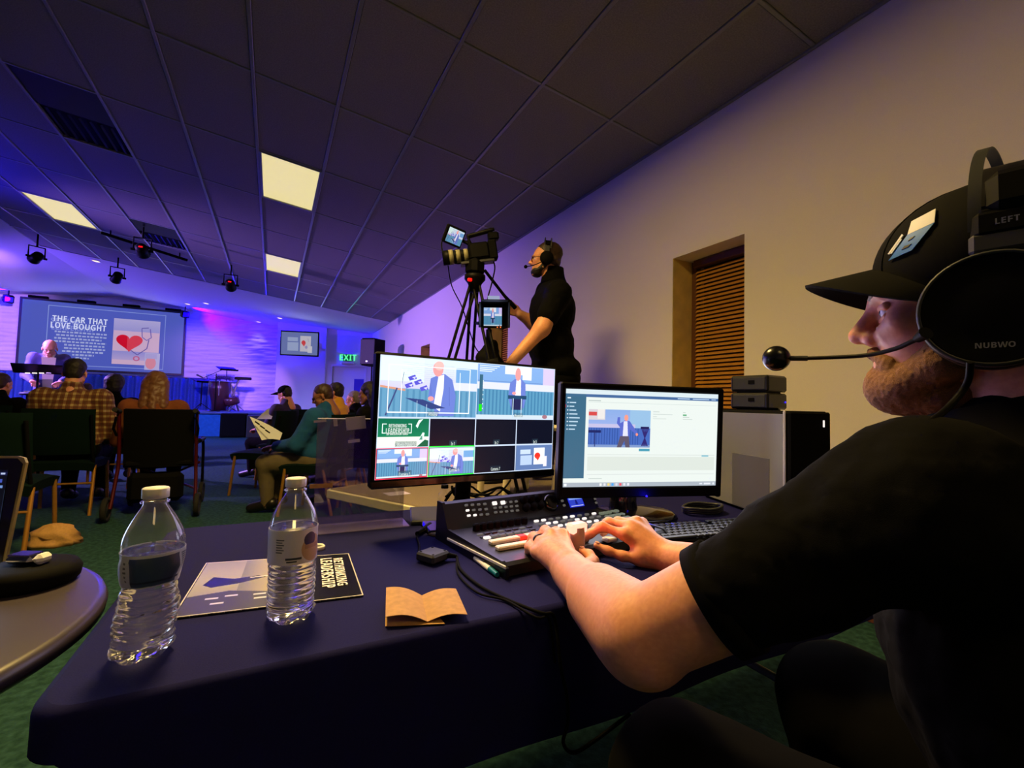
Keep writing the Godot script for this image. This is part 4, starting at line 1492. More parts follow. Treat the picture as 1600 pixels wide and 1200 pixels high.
func build_front_wall_things() -> void:
	# wall TV on a swivel arm
	var c := P(468.5, 537, 13.6)
	var turn := deg_to_rad(-9.0)
	var xf := X(c, turn)
	var w := 57.0 / FOC * 13.6 * 1.0
	var h := 39.0 / FOC * 13.6
	xf.basis = Basis(Vector3.UP, deg_to_rad(-27.4 + 10.0)) * Basis(Vector3.RIGHT, 0.05)
	var tv := thing("wall_tv", "flat television on the wall right of the stage showing the heart slide", "television", c)
	part("housing", box(Vector3(w, h, 0.06), xf, 0.012), M.shiny_black, tv)
	var im := canvas(320, 200, Color(0.5, 0.56, 0.82))
	rect(im, 55, 45, 145, 80, Color(0.72, 0.78, 0.95))
	rect(im, 55, 90, 150, 165, Color(0.72, 0.78, 0.95))
	rect(im, 165, 30, 260, 170, Color(0.9, 0.88, 0.94))
	oval(im, 195, 90, 18, 20, Color(0.95, 0.3, 0.33))
	poly(im, [Vector2(180, 100), Vector2(215, 95), Vector2(200, 125)], Color(0.95, 0.35, 0.38))
	oval(im, 220, 130, 12, 14, Color(0.7, 0.68, 0.88))
	rect(im, 232, 120, 272, 180, Color(0.93, 0.92, 0.97))
	line(im, Vector2(232, 50), Vector2(240, 80), 3, Color(0.6, 0.58, 0.8))
	part("screen", plate(w - 0.07, h - 0.08, 0.002, xf * X(Vector3(0, 0, 0.0305))), screen_mat(im, 0.55), tv)
	var wall := c - WALL_OUT * (c - CORNER).dot(WALL_OUT)
	part("wall_arm", tubed([c + xf.basis * Vector3(0, 0, -0.03), wall], 0.03, 8), M.black, tv)
	part("wall_plate", box(Vector3(0.4, 0.3, 0.03), Transform3D(Basis(-WALL_ALONG, Vector3.UP, WALL_OUT), wall + WALL_OUT * 0.07), 0.006), M.black, tv)
	area("wall_tv_light", c + xf.basis * Vector3(0, 0, 0.1), xf.basis.z, Vector2(w, h), Color(0.75, 0.8, 1.0), 0.6)
	# exit sign
	var e := PW(544, 559, 0.05)
	var ef := Transform3D(Basis(-WALL_ALONG, Vector3.UP, WALL_OUT), e)
	var ew := (PW(551, 559).distance_to(PW(536, 559)))
	var eh := 0.22
	var sg := thing("exit_sign", "green glowing EXIT sign above the white door", "sign", e)
	part("housing", box(Vector3(ew + 0.03, eh + 0.03, 0.06), ef * X(Vector3(0, 0, -0.01)), 0.01), M.white, sg)
	part("face", box(Vector3(ew, eh, 0.012), ef * X(Vector3(0, 0, 0.026)), 0.003), glow(Color(0.0, 0.42, 0.25), 0.5), sg)
	letters("lettering", "EXIT", eh * 0.85, ef * X(Vector3(0, 0, 0.034)), glow(Color(0.35, 1.0, 0.6), 1.2), sg)
	part("lamp_base", box(Vector3(ew + 0.12, 0.09, 0.1), ef * X(Vector3(0, -eh * 0.5 - 0.06, 0.0)), 0.03), M.cream, sg)
	area("exit_sign_light", e + WALL_OUT * 0.08, WALL_OUT, Vector2(ew, eh), Color(0.3, 1.0, 0.55), 0.15)
	# loudspeaker on a pole
	var d := 10.6
	var p0 := P(582, 551, d)
	var ft := Vector3(p0.x, 0, p0.z)
	var pa := thing("loudspeaker", "black loudspeaker on a pole in the front corner beside the exit door", "loudspeaker", ft)
	var cabf := PackedVector2Array([Vector2(-0.2, 0.2), Vector2(0.2, 0.2), Vector2(0.15, -0.2), Vector2(-0.15, -0.2)])
	var st := S()
	prism(st, cabf, -0.31, 0.31, Transform3D(Basis(Vector3.UP, -0.75) * Basis(Vector3.RIGHT, -PI / 2), p0))
	part("cabinet", done(st), M.matte, pa)
	var gx := Transform3D(Basis(Vector3.UP, -0.75), p0)
	part("grille", box(Vector3(0.36, 0.57, 0.02), gx * X(Vector3(0, 0, 0.205)), 0.008), mat(Color(0.09, 0.09, 0.1), 0.6), pa)
	part("badge", box(Vector3(0.05, 0.03, 0.006), gx * X(Vector3(0, -0.22, 0.217)), 0.002), M.silver, pa)
	part("pole", tubed([ft + Vector3(0, 0.1, 0), p0 - Vector3(0, 0.3, 0)], 0.018, 8), M.black, pa)
	for k in 3:
		var a := TAU * k / 3
		part("leg", tubed([ft + Vector3(0, 0.6, 0), ft + Vector3(cos(a) * 0.4, 0.015, sin(a) * 0.4)], 0.014, 6), M.black, pa)

# ---------------------------------------------------------------- the audience
func make_chair(label: String, group: String) -> Node3D:
	var o := thing("stacking_chair", label, "chair", Vector3.ZERO, group)
	var seat := func(u: float, v: float) -> Vector3:
		var e := pow(2.0 * u - 1.0, 4) + pow(2.0 * v - 1.0, 4)
		return Vector3((u - 0.5) * 0.48, 0.475 - 0.02 * e, (0.5 - v) * 0.46)
	local("seat", sheeted(8, 8, seat, 0.07), M.green_cloth, o)
	var back := func(u: float, v: float) -> Vector3:
		var e := pow(2.0 * u - 1.0, 6) + pow(2.0 * v - 1.0, 6)
		return Vector3((0.5 - u) * 0.47, 0.52 + v * 0.39, 0.215 + v * 0.07 + 0.035 * (2.0 * u - 1.0) * (0.0 - (2.0 * u - 1.0)) + 0.03 - 0.012 * e)
	local("backrest", sheeted(10, 8, back, -0.05), M.green_cloth, o)
	for s in [-1, 1]:
		local("leg", tubed([Vector3(0.225 * s, 0.42, -0.18), Vector3(0.235 * s, 0.0, -0.22)], 0.014, 8), M.gold_metal, o)
		local("leg", tubed([Vector3(0.225 * s, 0.42, 0.16), Vector3(0.235 * s, 0.0, 0.26)], 0.014, 8), M.gold_metal, o)
		local("back_post", tubed([Vector3(0.225 * s, 0.42, 0.18), Vector3(0.22 * s, 0.6, 0.235), Vector3(0.215 * s, 0.86, 0.29)], 0.012, 8), M.matte, o)
	local("stretcher", tubed([Vector3(-0.23, 0.27, 0.2), Vector3(0.23, 0.27, 0.2)], 0.01, 6), M.gold_metal, o)
	local("seat_frame", box(Vector3(0.44, 0.025, 0.38), X(Vector3(0, 0.4, 0)), 0.006), M.matte, o)
	return o

func sitter(x: float, y: float, d: float, turn: float, label: String, o: Dictionary) -> Dictionary:
	var top := P(x, y, d)
	var k: float = top.y / 1.345
	var seat := Vector3(top.x, 0, top.z) + Basis(Vector3.UP, turn) * Vector3(0, 0, 0.02 - float(o.get("lean", 0.0)) * -0.6)
	var j := seated_joints(seat, turn, k, o.get("lean", 0.0), o.get("hand", Vector3(0.13, 0.62, -0.30)))
	var dx: Vector3 = Vector3(top.x, 0, top.z) - Vector3(j.O.x, 0, j.O.z)
	for q in j.keys():
		if j[q] is Vector3:
			j[q] += dx
	var head := Transform3D(Basis(Vector3.UP, turn + float(o.get("look", 0.0))) * Basis(Vector3.RIGHT, -float(o.get("nod", 0.1))), j.O)
	o.head = k
	o.cell = o.get("cell", 0.016)
	var n := person("person", label, seat + dx, j, head, o)
	var style: String = o.get("hair", "short")
	var hair := []
	if style == "short":
		hair = [ell(Vector3(0, 0.064, 0.02), Vector3(0.08, 0.082, 0.097)), ell(Vector3(0, 0.01, 0.05), Vector3(0.066, 0.07, 0.058))]
	elif style == "bushy":
		hair = [ell(Vector3(0, 0.06, 0.02), Vector3(0.1, 0.1, 0.112)), ell(Vector3(0, -0.01, 0.05), Vector3(0.09, 0.085, 0.07))]
	elif style == "fringe":
		hair = [ell(Vector3(0, -0.005, 0.055), Vector3(0.072, 0.055, 0.05))]
	elif style == "long":
		hair = [ell(Vector3(0, 0.06, 0.02), Vector3(0.09, 0.09, 0.105)), cap(Vector3(-0.05, 0.02, 0.05), Vector3(-0.075, -0.2, 0.075), 0.06, 0.045), cap(Vector3(0.05, 0.02, 0.05), Vector3(0.075, -0.2, 0.075), 0.06, 0.045), cap(Vector3(0, 0, 0.06), Vector3(0, -0.22, 0.09), 0.06, 0.05)]
	if style != "none":
		part("hair", body(moved(hair, head, k), 0.011, 0.02, 0.008, 25.0), o.get("hair_mat", M.hair_dark), n)
	return {"node": n, "joints": j, "head": head, "k": k}

func paper_sheet(pts: Array, label: String) -> Node3D:
	var at := func(u: float, v: float) -> Vector3:
		return pts[0].lerp(pts[1], u).lerp(pts[3].lerp(pts[2], u), v) + Vector3(0, 0.012 * sin(u * 3.0), 0)
	var o := part("paper_sheet", sheeted(5, 5, at, 0.002), M.paper)
	return tag(o, label, "paper")

func plaid() -> StandardMaterial3D:
	var im := canvas(128, 128, Color(0.33, 0.14, 0.1))
	for y in 128:
		for x in 128:
			var a := 0.0
			var c := Color(0.36, 0.15, 0.1)
			var bx1 := (x % 64) < 24
			var by1 := (y % 64) < 24
			if bx1 and by1:
				c = Color(0.75, 0.68, 0.45)
			elif bx1 or by1:
				c = Color(0.5, 0.34, 0.2)
			if (x % 64) in [42, 43, 44] or (y % 64) in [42, 43, 44]:
				c = c.lerp(Color(0.2, 0.26, 0.16), 0.6)
			im.set_pixel(x, y, c)
	var m := mat(Color(0.95, 0.95, 0.95), 0.9)
	m.uv1_triplanar = true
	m.uv1_world_triplanar = true
	m.uv1_scale = Vector3.ONE * 10.0
	m.albedo_texture = ImageTexture.create_from_image(im)
	return m

func glasses(head: Transform3D, k: float, parent: Node3D) -> void:
	var st := S()
	for s in [-1, 1]:
		var ring := []
		for i in 13:
			var a := TAU * i / 12
			ring.append(head * (Vector3(0.032 * s + 0.022 * cos(a), 0.004 + 0.018 * sin(a), -0.102) * k))
		tube(st, ring, 0.0022 * k, 6)
		tube(st, [head * (Vector3(0.054 * s, 0.006, -0.102) * k), head * (Vector3(0.072 * s, 0.008, -0.06) * k), head * (Vector3(0.08 * s, 0.01, 0.01) * k)], 0.0022 * k, 6)
	tube(st, [head * (Vector3(-0.012, 0.006, -0.106) * k), head * (Vector3(0.012, 0.006, -0.106) * k)], 0.0022 * k, 6)
	part("glasses", done(st), M.black, parent)

func build_audience() -> void:
	var proto := make_chair("dark green chair under the man in the plaid shirt", "dark green stacking chairs")
	# left of the aisle
	var a := sitter(119, 561, 4.15, 0.0, "dark-haired man in a red and cream plaid shirt seen from behind", {"shirt": plaid(), "long": true, "girth": 1.2, "hand": Vector3(0.2, 0.6, -0.25)})
	var s: Vector3 = a.node.position
	proto.position = s + Vector3(0, 0, 0.02)
	var lab := "empty dark green chair at the left edge with brown paper on the floor under it"
	var near := PH(48, 868, 0.0)
	copy(proto, Vector3(near.x - 0.235 - 0.03, 0, near.z - 0.24), 0.0, lab)
	var b := sitter(180, 586, 5.3, 0.0, "dark-haired person in a dark top between the plaid shirt and the long-haired woman", {"shirt": M.dark_cloth, "long": true, "hair": "bushy", "hair_mat": M.hair_dark, "skin": M.skin_brown})
	copy(proto, b.node.position + Vector3(0, 0, 0.02), 0.0, "dark green chair of the dark-haired person left of the wheelchair")
	var c := sitter(3, 583, 4.7, -0.3, "person with brown hair and a dark jacket cut off by the left edge", {"shirt": M.dark_cloth, "long": true, "hair": "short", "hair_mat": M.hair_brown})
	copy(proto, c.node.position + Vector3(0, 0, 0.02), -0.1, "dark green chair of the person cut off by the left edge")
	var c2 := sitter(136, 599, 6.6, 0.2, "person with brown hair mostly hidden behind the head of the man in plaid", {"shirt": M.dark_cloth, "long": true, "hair_mat": M.hair_brown, "cell": 0.02})
	copy(proto, c2.node.position + Vector3(0, 0, 0.02), 0.1, "dark green chair in front of the man in plaid, hidden behind him")
	var jacket := tiled(mat(Color(0.62, 0.33, 0.12), 0.85), 9.0, grain(0.1, Color(0.45, 0.4, 0.35), Color.WHITE))
	var w := sitter(246, 581, 4.2, 0.0, "woman with long light brown hair and an orange brown jacket in the wheelchair", {"shirt": jacket, "long": true, "girth": 1.0, "hair": "long", "hair_mat": M.hair_light, "hand": Vector3(0.18, 0.6, -0.25)})
	var wc := wheelchair(w.node.position + Vector3(0.085, 0, 0))
	var cu := S()
	bx(cu, Vector3(0.2, 0.3, 0.1), Transform3D(Basis(Vector3(0, 0, 1), -0.25), P(203, 660, 4.22)), 0.04)
	tag(part("cushion", done(cu), mat(Color(0.8, 0.58, 0.1), 0.85)), "mustard yellow cushion at the left side of the wheelchair back", "cushion")
	var red := S()
	bx(red, Vector3(0.16, 0.1, 0.14), Transform3D(Basis(Vector3(0, 0, 1), 0.1), P(199, 690, 4.25)), 0.02)
	tag(part("handbag", done(red), mat(Color(0.35, 0.1, 0.07), 0.8)), "dark red bag hanging below the mustard cushion", "bag")
	var bag := PH(84, 852, 0.0)
	paper_bag(Vector3(bag.x, 0, bag.z))
	# right of the aisle the rows turn towards the stage
	var t := deg_to_rad(62)
	var teal := tiled(mat(Color(0.0, 0.3, 0.5), 0.95), 8.0, grain(0.15, Color(0.8, 0.8, 0.8), Color.WHITE))
	var khaki := mat(Color(0.33, 0.29, 0.2), 0.85)
	var e := sitter(506, 600, 4.35, t, "short-haired person in a teal sweater and glasses reading large white sheets", {"shirt": teal, "long": true, "girth": 1.25, "skin": M.skin_brown, "hair": "short", "hair_mat": M.hair_brown, "trousers": khaki, "nod": 0.35, "look": 0.25, "hand": Vector3(0.12, 0.68, -0.36), "lean": -0.12})
	glasses(e.head, e.k, e.node)
	copy(proto, e.node.position + Basis(Vector3.UP, t) * Vector3(0, 0, 0.02), t, "dark green chair under the person in the teal sweater, nearest on the right")
	var held := paper_sheet([P(390, 651, 4.0), P(441, 677, 4.15), P(437, 688, 4.1), P(409, 688, 4.0)], "large white sheet with dark print held by the person in teal")
	part_print([P(402, 661, 3.97), P(418, 674, 3.98)], held)
	var f := sitter(446, 603, 6.1, deg_to_rad(50), "person in a dark cap and purple top reading a white paper near the stage", {"shirt": mat(Color(0.16, 0.1, 0.24), 0.85), "long": true, "hair": "short", "hair_mat": M.hair_dark, "nod": 0.3, "hand": Vector3(0.12, 0.7, -0.35)})
	var cp := S()
	var h: Transform3D = f.head
	prism(cp, PackedVector2Array([Vector2(-0.07, -0.06), Vector2(0.07, -0.06), Vector2(0.06, -0.16), Vector2(-0.06, -0.16)]), 0.055, 0.062, h * Transform3D(Basis(Vector3(1, 0, 0), Vector3(0, 0, 1), Vector3(0, 1, 0)), Vector3.ZERO))
	part("cap_brim", done(cp), M.dark_cloth, f.node)
	part("cap_crown", body(moved([ell(Vector3(0, 0.072, 0.012), Vector3(0.085, 0.078, 0.1))], h, f.k), 0.011), M.dark_cloth, f.node)
	copy(proto, f.node.position + Basis(Vector3.UP, deg_to_rad(50)) * Vector3(0, 0, 0.02), deg_to_rad(50), "dark green chair under the person in the cap, behind the teal sweater")
	paper_sheet([P(401, 655, 5.75), P(421, 638, 5.9), P(431, 640, 5.95), P(424, 655, 5.8)], "white paper held by the person in the cap near the stage")
	var g := sitter(524, 598, 5.3, t, "man with a bright yellow collar behind the head of the person in teal", {"shirt": mat(Color(0.85, 0.62, 0.06), 0.8), "hair": "short", "hair_mat": M.hair_dark, "nod": 0.1})
	copy(proto, g.node.position + Basis(Vector3.UP, t) * Vector3(0, 0, 0.02), t, "dark green chair under the man with the yellow collar")
	var i := sitter(553, 611, 5.9, t, "person with short grey hair between the yellow collar and the dark long hair", {"shirt": M.dark_cloth, "long": true, "hair": "short", "hair_mat": M.hair_grey})
	copy(proto, i.node.position + Basis(Vector3.UP, t) * Vector3(0, 0, 0.02), t, "dark green chair under the grey-haired person")
	var l := sitter(577, 597, 4.75, t, "person with long black hair just left of the multi-picture monitor", {"shirt": M.matte, "long": true, "hair": "long", "hair_mat": M.hair_dark, "skin": M.skin_brown})
	copy(proto, l.node.position + Basis(Vector3.UP, t) * Vector3(0, 0, 0.02), t, "dark green chair under the black-haired person, behind the clear sign holder")
	copy(proto, Vector3(-0.06, 0, -5.85), deg_to_rad(60), "empty dark green chair whose seat shows in front of the reader in teal")

func part_print(pts: Array, on: Node3D) -> void:
	var o := S()
	for k in 3:
		var p: Vector3 = pts[0].lerp(pts[1], k / 2.0)
		bx(o, Vector3(0.05, 0.012, 0.002), Transform3D(Basis(cam_r, cam_u, -cam_f) * Basis(Vector3(0, 0, 1), -0.6), p), 0.0)
	var m := done(o)
	part("print_marks", m, M.print_black, on)

func paper_bag(at: Vector3) -> void:
	var o := thing("paper_bag", "crumpled brown paper bag on the floor beneath the empty green chair", "bag", at)
	var n := FastNoiseLite.new()
	n.seed = 3
	n.frequency = 6.0
	var prof := []
	for i in 9:
		var a := PI * i / 16.0
		prof.append(Vector2(0.115 * cos(a), 0.15 * sin(a)))
	prof[8].x = 0.0
	prof.insert(0, Vector2(0.1, 0.0))
	prof.insert(0, Vector2(0.0, 0.0))
	var st := S()
	st.set_smooth_group(-1)
	local("bag", crumple(prof, 18, n), M.kraft, o)

func crumple(prof: Array, seg: int, n: FastNoiseLite) -> ArrayMesh:
	var st := S()
	lathe(st, prof, seg, Transform3D(Basis.from_scale(Vector3(1.25, 1, 0.8)), Vector3.ZERO), func(a: float, y: float) -> float: return 1.0 + 0.7 * n.get_noise_3d(cos(a), y * 6.0, sin(a)))
	return done(st)

func wheelchair(seat: Vector3) -> Node3D:
	var o := thing("wheelchair", "black folding wheelchair with red metal frame tubes carrying the long-haired woman", "wheelchair", seat)
	var back := func(u: float, v: float) -> Vector3:
		return Vector3((0.5 - u) * 0.5, 0.42 + v * 0.5, 0.17 + 0.09 * v + 0.05 * sin(u * PI))
	local("back_sling", sheeted(10, 6, back, -0.03), M.matte, o)
	local("seat", box(Vector3(0.48, 0.05, 0.46), X(Vector3(0, 0.45, -0.02)), 0.015), M.matte, o)
	local("bag_pocket", box(Vector3(0.4, 0.26, 0.1), X(Vector3(-0.02, 0.24, 0.14)), 0.04), M.matte, o)
	for s in [-1, 1]:
		local("frame_tube", tubed(bend([Vector3(0.27 * s, 0.9, 0.3), Vector3(0.27 * s, 0.5, 0.22), Vector3(0.28 * s, 0.3, 0.24), Vector3(0.29 * s, 0.1, 0.3)]), 0.014, 8), M.red_metal, o)
		local("front_tube", tubed(bend([Vector3(0.27 * s, 0.62, 0.2), Vector3(0.27 * s, 0.62, -0.2), Vector3(0.27 * s, 0.3, -0.3), Vector3(0.27 * s, 0.12, -0.3)]), 0.013, 8), M.black, o)
		local("armrest", box(Vector3(0.06, 0.04, 0.32), X(Vector3(0.27 * s, 0.64, 0.0)), 0.012), M.black, o)
		local("push_handle", tubed([Vector3(0.27 * s, 0.9, 0.28), Vector3(0.27 * s, 0.92, 0.42)], 0.02, 8), M.rubber, o)
		local("brake_lever", tubed([Vector3(0.27 * s, 0.86, 0.36), Vector3(0.29 * s, 0.76, 0.34), Vector3(0.28 * s, 0.7, 0.28)], 0.01, 6), M.black, o)
		for z in [0.32, -0.3]:
			var wx := Transform3D(Basis(Vector3(0, 0, 1), PI / 2), Vector3(0.31 * s if z > 0 else 0.27 * s, 0.1, z))
			var wh := local("wheel", lathed([Vector2(0.07, -0.018), Vector2(0.095, -0.018), Vector2(0.1, -0.008), Vector2(0.1, 0.008), Vector2(0.095, 0.018), Vector2(0.07, 0.018), Vector2(0.07, -0.018)], 24), M.rubber, o, wx)
			local("hub", lathed([Vector2(0, -0.012), Vector2(0.068, -0.01), Vector2(0.068, 0.01), Vector2(0, 0.012)], 16), M.charcoal, wh)
		local("cross_brace", tubed([Vector3(0.27 * s, 0.42, -0.1), Vector3(-0.26 * s, 0.16, -0.1)], 0.011, 6), M.red_metal, o)
	return o

# ---------------------------------------------------------------- the camera operator on the riser
const RISER := 0.5

func build_camera_crew() -> void:
	var c0 := PH(515, 763, RISER)
	var e1 := Vector3(0.48, 0, 0.877)
	var e2 := Vector3(0.877, 0, -0.48)
	var w := 1.82
	var l := 1.4
	var ri := thing("riser", "low taupe platform with an aluminium edge on thin truss legs behind the desk", "platform", Vector3(c0.x, 0, c0.z))
	var bs := Basis(e2, Vector3.UP, e1)
	var xf := Transform3D(bs, Vector3(c0.x, RISER, c0.z))
	part("deck", box(Vector3(w, 0.03, l), xf * X(Vector3(w / 2, -0.015, l / 2)), 0.006), M.taupe, ri)
	part("edge_trim", box(Vector3(0.02, 0.05, l), xf * X(Vector3(-0.01, -0.03, l / 2)), 0.004), M.cream, ri)
	part("edge_trim", box(Vector3(w, 0.05, 0.02), xf * X(Vector3(w / 2, -0.03, l + 0.01)), 0.004), M.cream, ri)
	part("edge_trim", box(Vector3(w, 0.05, 0.02), xf * X(Vector3(w / 2, -0.03, -0.01)), 0.004), M.cream, ri)
	for q in [[0.06, 0.06], [0.06, l - 0.06], [w - 0.06, 0.06], [w - 0.06, l - 0.06]]:
		part("leg", tubed([xf * Vector3(q[0], -0.05, q[1]), xf * Vector3(q[0], -RISER, q[1])], 0.014, 8), M.cream, ri)
	for k in 3:
		var z := 0.06 + k * (l - 0.12) / 3.0
		part("brace", tubed([xf * Vector3(0.06, -0.05, z), xf * Vector3(0.06, -RISER + 0.02, z + 0.36)], 0.011, 6), M.cream, ri)
		part("brace", tubed([xf * Vector3(0.1 + k * 0.4, -0.05, 0.08), xf * Vector3(0.4 + k * 0.4, -RISER + 0.02, 0.08)], 0.009, 6), M.cream, ri)
	var tape := PH(620, 771, RISER + 0.001)
	tag(part("tape", box(Vector3(0.13, 0.002, 0.1), Transform3D(Basis(Vector3.UP, 0.2), tape), 0.0005), mat(Color(0.75, 0.72, 0.85), 0.5)), "square of pale tape stuck on the taupe platform", "tape")
	build_video_camera()
	build_camera_man()
	# legs of a pale chair standing on the riser, seen under the multi-picture monitor
	var ch := PH(815, 777, RISER)
	var pc := thing("folding_chair", "pale plastic folding chair on the platform whose legs show below the multi-picture monitor", "chair", ch)
	for q in [[-0.16, 0.1, 0.0, 0.0], [0.16, 0.1, 0.0, 0.0], [-0.16, -0.24, 0.0, -0.1], [0.16, -0.24, 0.0, -0.1]]:
		local("leg", tubed([Vector3(q[0], 0.0, q[1]), Vector3(q[0], 0.4, q[1] + 0.06)], 0.022, 8), M.cream, pc)
	local("seat", box(Vector3(0.4, 0.03, 0.38), X(Vector3(0, 0.41, -0.03)), 0.012), M.cream, pc)

func build_video_camera() -> void:
	var d := 3.3
	var head := P(742, 437, d)
	var foot := Vector3(head.x, RISER, head.z)
	var tp := thing("tripod", "tall black camera tripod with doubled legs standing on the platform", "tripod", foot)
	var feet := [P(697, 590, d - 0.1), P(731, 600, d + 0.35), P(778, 600, d - 0.3)]
	for i in 3:
		var q: Vector3 = feet[i]
		var dir := (q - head).normalized()
		var end := head + dir * ((head.y - RISER) / -dir.y)
		var side := dir.cross(cam_f).normalized() * 0.022
		var lg := part("leg", tubed([head + side, end + side], 0.011, 8), M.black, tp)
		part("tube", tubed([head - side, end - side], 0.011, 8), M.black, lg)
		for t in [0.43, 0.58]:
			var m := head.lerp(end, t)
			part("clamp", box(Vector3(0.085, 0.05, 0.05), Transform3D(Basis(side.normalized(), -dir, side.normalized().cross(-dir)), m), 0.008), M.black, lg)
		part("foot", ball(end + Vector3(0, 0.018, 0), Vector3(0.03, 0.018, 0.03), 10), M.rubber, lg)
	part("bowl", lathed([Vector2(0, -0.1), Vector2(0.03, -0.09), Vector2(0.05, -0.03), Vector2(0.075, 0.0), Vector2(0.075, 0.03), Vector2(0, 0.03)], 20, Transform3D(Basis(), head)), M.black, tp)
	part("fluid_head", box(Vector3(0.13, 0.13, 0.12), X(P(742, 418, d), 0.4), 0.03), M.black, tp)
	part("level_knob", box(Vector3(0.03, 0.02, 0.02), X(P(734, 437, d - 0.08)), 0.004), M.led_red, tp)
	part("pan_bar", tubed([P(757, 422, d), P(788, 462, d + 0.1), P(805, 481, d + 0.18)], [0.011, 0.012, 0.017], 8), M.black, tp)
	# the camera, pointing at the stage
	var c := P(748, 394, d)
	var fwd := (P(700, 403, d - 0.03) - c)
	fwd.y *= 0.7
	fwd = fwd.normalized()
	var side := fwd.cross(Vector3.UP).normalized()
	var b := Basis(side, side.cross(fwd), -fwd)
	var xf := Transform3D(b, c)
	var cam := thing("video_camera", "black video camera with a long lens and flip-out screen on the tripod", "camera", c)
	part("camera_body", box(Vector3(0.1, 0.12, 0.15), xf, 0.015), M.black, cam)
	part("plate", box(Vector3(0.08, 0.02, 0.24), xf * X(Vector3(0, -0.075, -0.02)), 0.004), M.charcoal, cam)
	part("rear_pack", box(Vector3(0.09, 0.14, 0.06), xf * X(Vector3(0, 0.0, 0.1)), 0.01), M.matte, cam)
	var lx := xf * Transform3D(Basis(Vector3.RIGHT, -PI / 2), Vector3(0, -0.015, -0.06))
	var ln := part("lens", lathed([Vector2(0, 0), Vector2(0.04, 0), Vector2(0.045, 0.05), Vector2(0.046, 0.12), Vector2(0.052, 0.16), Vector2(0.052, 0.2), Vector2(0.045, 0.2), Vector2(0.042, 0.185), Vector2(0, 0.18)], 24, lx), M.black, cam)
	for q in [[0.02, 0.045], [0.075, 0.045], [0.125, 0.05]]:
		part("focus_ring", lathed([Vector2(0.04, q[0]), Vector2(q[1] + 0.003, q[0]), Vector2(q[1] + 0.003, q[0] + 0.03), Vector2(0.04, q[0] + 0.03)], 24, lx), mat(Color(0.5, 0.48, 0.36), 0.6), ln)
	part("top_handle", tubed([xf * Vector3(0, 0.05, -0.05), xf * Vector3(0, 0.12, -0.06), xf * Vector3(0, 0.15, 0.12)], 0.017, 8), M.black, cam)
	part("microphone", tubed([xf * Vector3(0.03, 0.14, -0.02), xf * Vector3(0.03, 0.165, 0.14)], 0.013, 8), M.matte, cam)
	part("viewfinder", box(Vector3(0.06, 0.06, 0.08), xf * X(Vector3(0.0, 0.1, 0.12)), 0.012), M.black, cam)
	# its screen
	var m := P(709, 369, d - 0.05)
	var look := (Vector3(0, EYE, 0) - m).normalized()
	var mb := Basis.looking_at(-look, Vector3.UP) * Basis(Vector3(0, 0, 1), -0.33) * Basis(Vector3.UP, 0.25)
	var mx := Transform3D(mb, m)
	part("screen_housing", box(Vector3(0.145, 0.13, 0.025), mx, 0.008), M.black, cam)
	var im := canvas(128, 100, Color(0.8, 0.85, 1.0))
	draw_speaker(im, 0, 0, 128, 100, true)
	part("screen", plate(0.112, 0.1, 0.002, mx * X(Vector3(0.006, 0, 0.0125))), screen_mat(im, 0.85), cam)
	part("screen_arm", tubed(bend([P(722, 376, d), P(735, 383, d), c]), 0.012, 8), M.black, cam)
	part("cable", tubed(bend([P(692, 372, d), P(690, 385, d), P(696, 402, d - 0.05), P(715, 412, d - 0.02), P(738, 405, d)]), 0.005, 6), M.black, cam)
	part("cable", tubed(bend([P(765, 395, d), P(773, 416, d), P(769, 440, d), P(762, 470, d), P(772, 480, d)]), 0.005, 6), M.black, cam)
	part("cable", tubed(bend([P(700, 415, d), P(706, 447, d), P(722, 480, d), P(733, 515, d), P(744, 545, d), P(760, 560, d)]), 0.004, 6), M.black, cam)
	# monitor clamped to the tripod
	var q := P(770, 492, d - 0.35)
	var fm := thing("field_monitor", "small hooded monitor clamped low on the tripod beside the camera operator", "monitor", q)
	var lk := (Vector3(0, EYE, 0) - q).normalized()
	var qb := Basis.looking_at(-lk, Vector3.UP) * Basis(Vector3(0, 0, 1), 0.02)
	var qx := Transform3D(qb, q)
	part("housing", box(Vector3(0.17, 0.15, 0.03), qx * X(Vector3(0.01, -0.01, -0.01)), 0.01), M.black, fm)
	var im2 := canvas(160, 120, Color(0.7, 0.8, 1.0))
	draw_speaker(im2, 0, 0, 160, 120, false)
	part("screen", plate(0.115, 0.115, 0.002, qx * X(Vector3(0.0, -0.012, 0.0055))), screen_mat(im2, 0.9), fm)
	var hood := S()
	for s in [-1, 1]:
		bx(hood, Vector3(0.006, 0.16, 0.09), qx * X(Vector3(0.085 * s + 0.01, 0.0, 0.03), 0.25 * s), 0.002)
	bx(hood, Vector3(0.17, 0.006, 0.09), qx * X(Vector3(0.01, 0.08, 0.03), 0, -0.3), 0.002)
	part("hood", done(hood), M.matte, fm)
	part("top_light", plate(0.075, 0.05, 0.003, qx * X(Vector3(0.005, 0.095, 0.0))), glow(Color(0.75, 0.8, 0.95), 0.6), fm)
	for k in 2:
		part("button", box(Vector3(0.008, 0.006, 0.004), qx * X(Vector3(0.03 + 0.02 * k, -0.078, 0.006)), 0.001), glow(Color(1.0, 0.45, 0.2), 1.5), fm)
	part("clamp_arm", tubed([q - qb.z * 0.02, P(748, 505, d - 0.05), P(745, 505, d)], 0.012, 8), M.black, fm)
	area("field_monitor_light", q + qb.z * 0.04, qb.z, Vector2(0.11, 0.11), Color(0.75, 0.8, 1.0), 0.12)
	# pan rod and grip below
	var st := thing("light_stand", "dark stand with a bag of sand behind the tripod", "stand", Vector3(P(764, 560, d).x, RISER, P(764, 560, d).z))
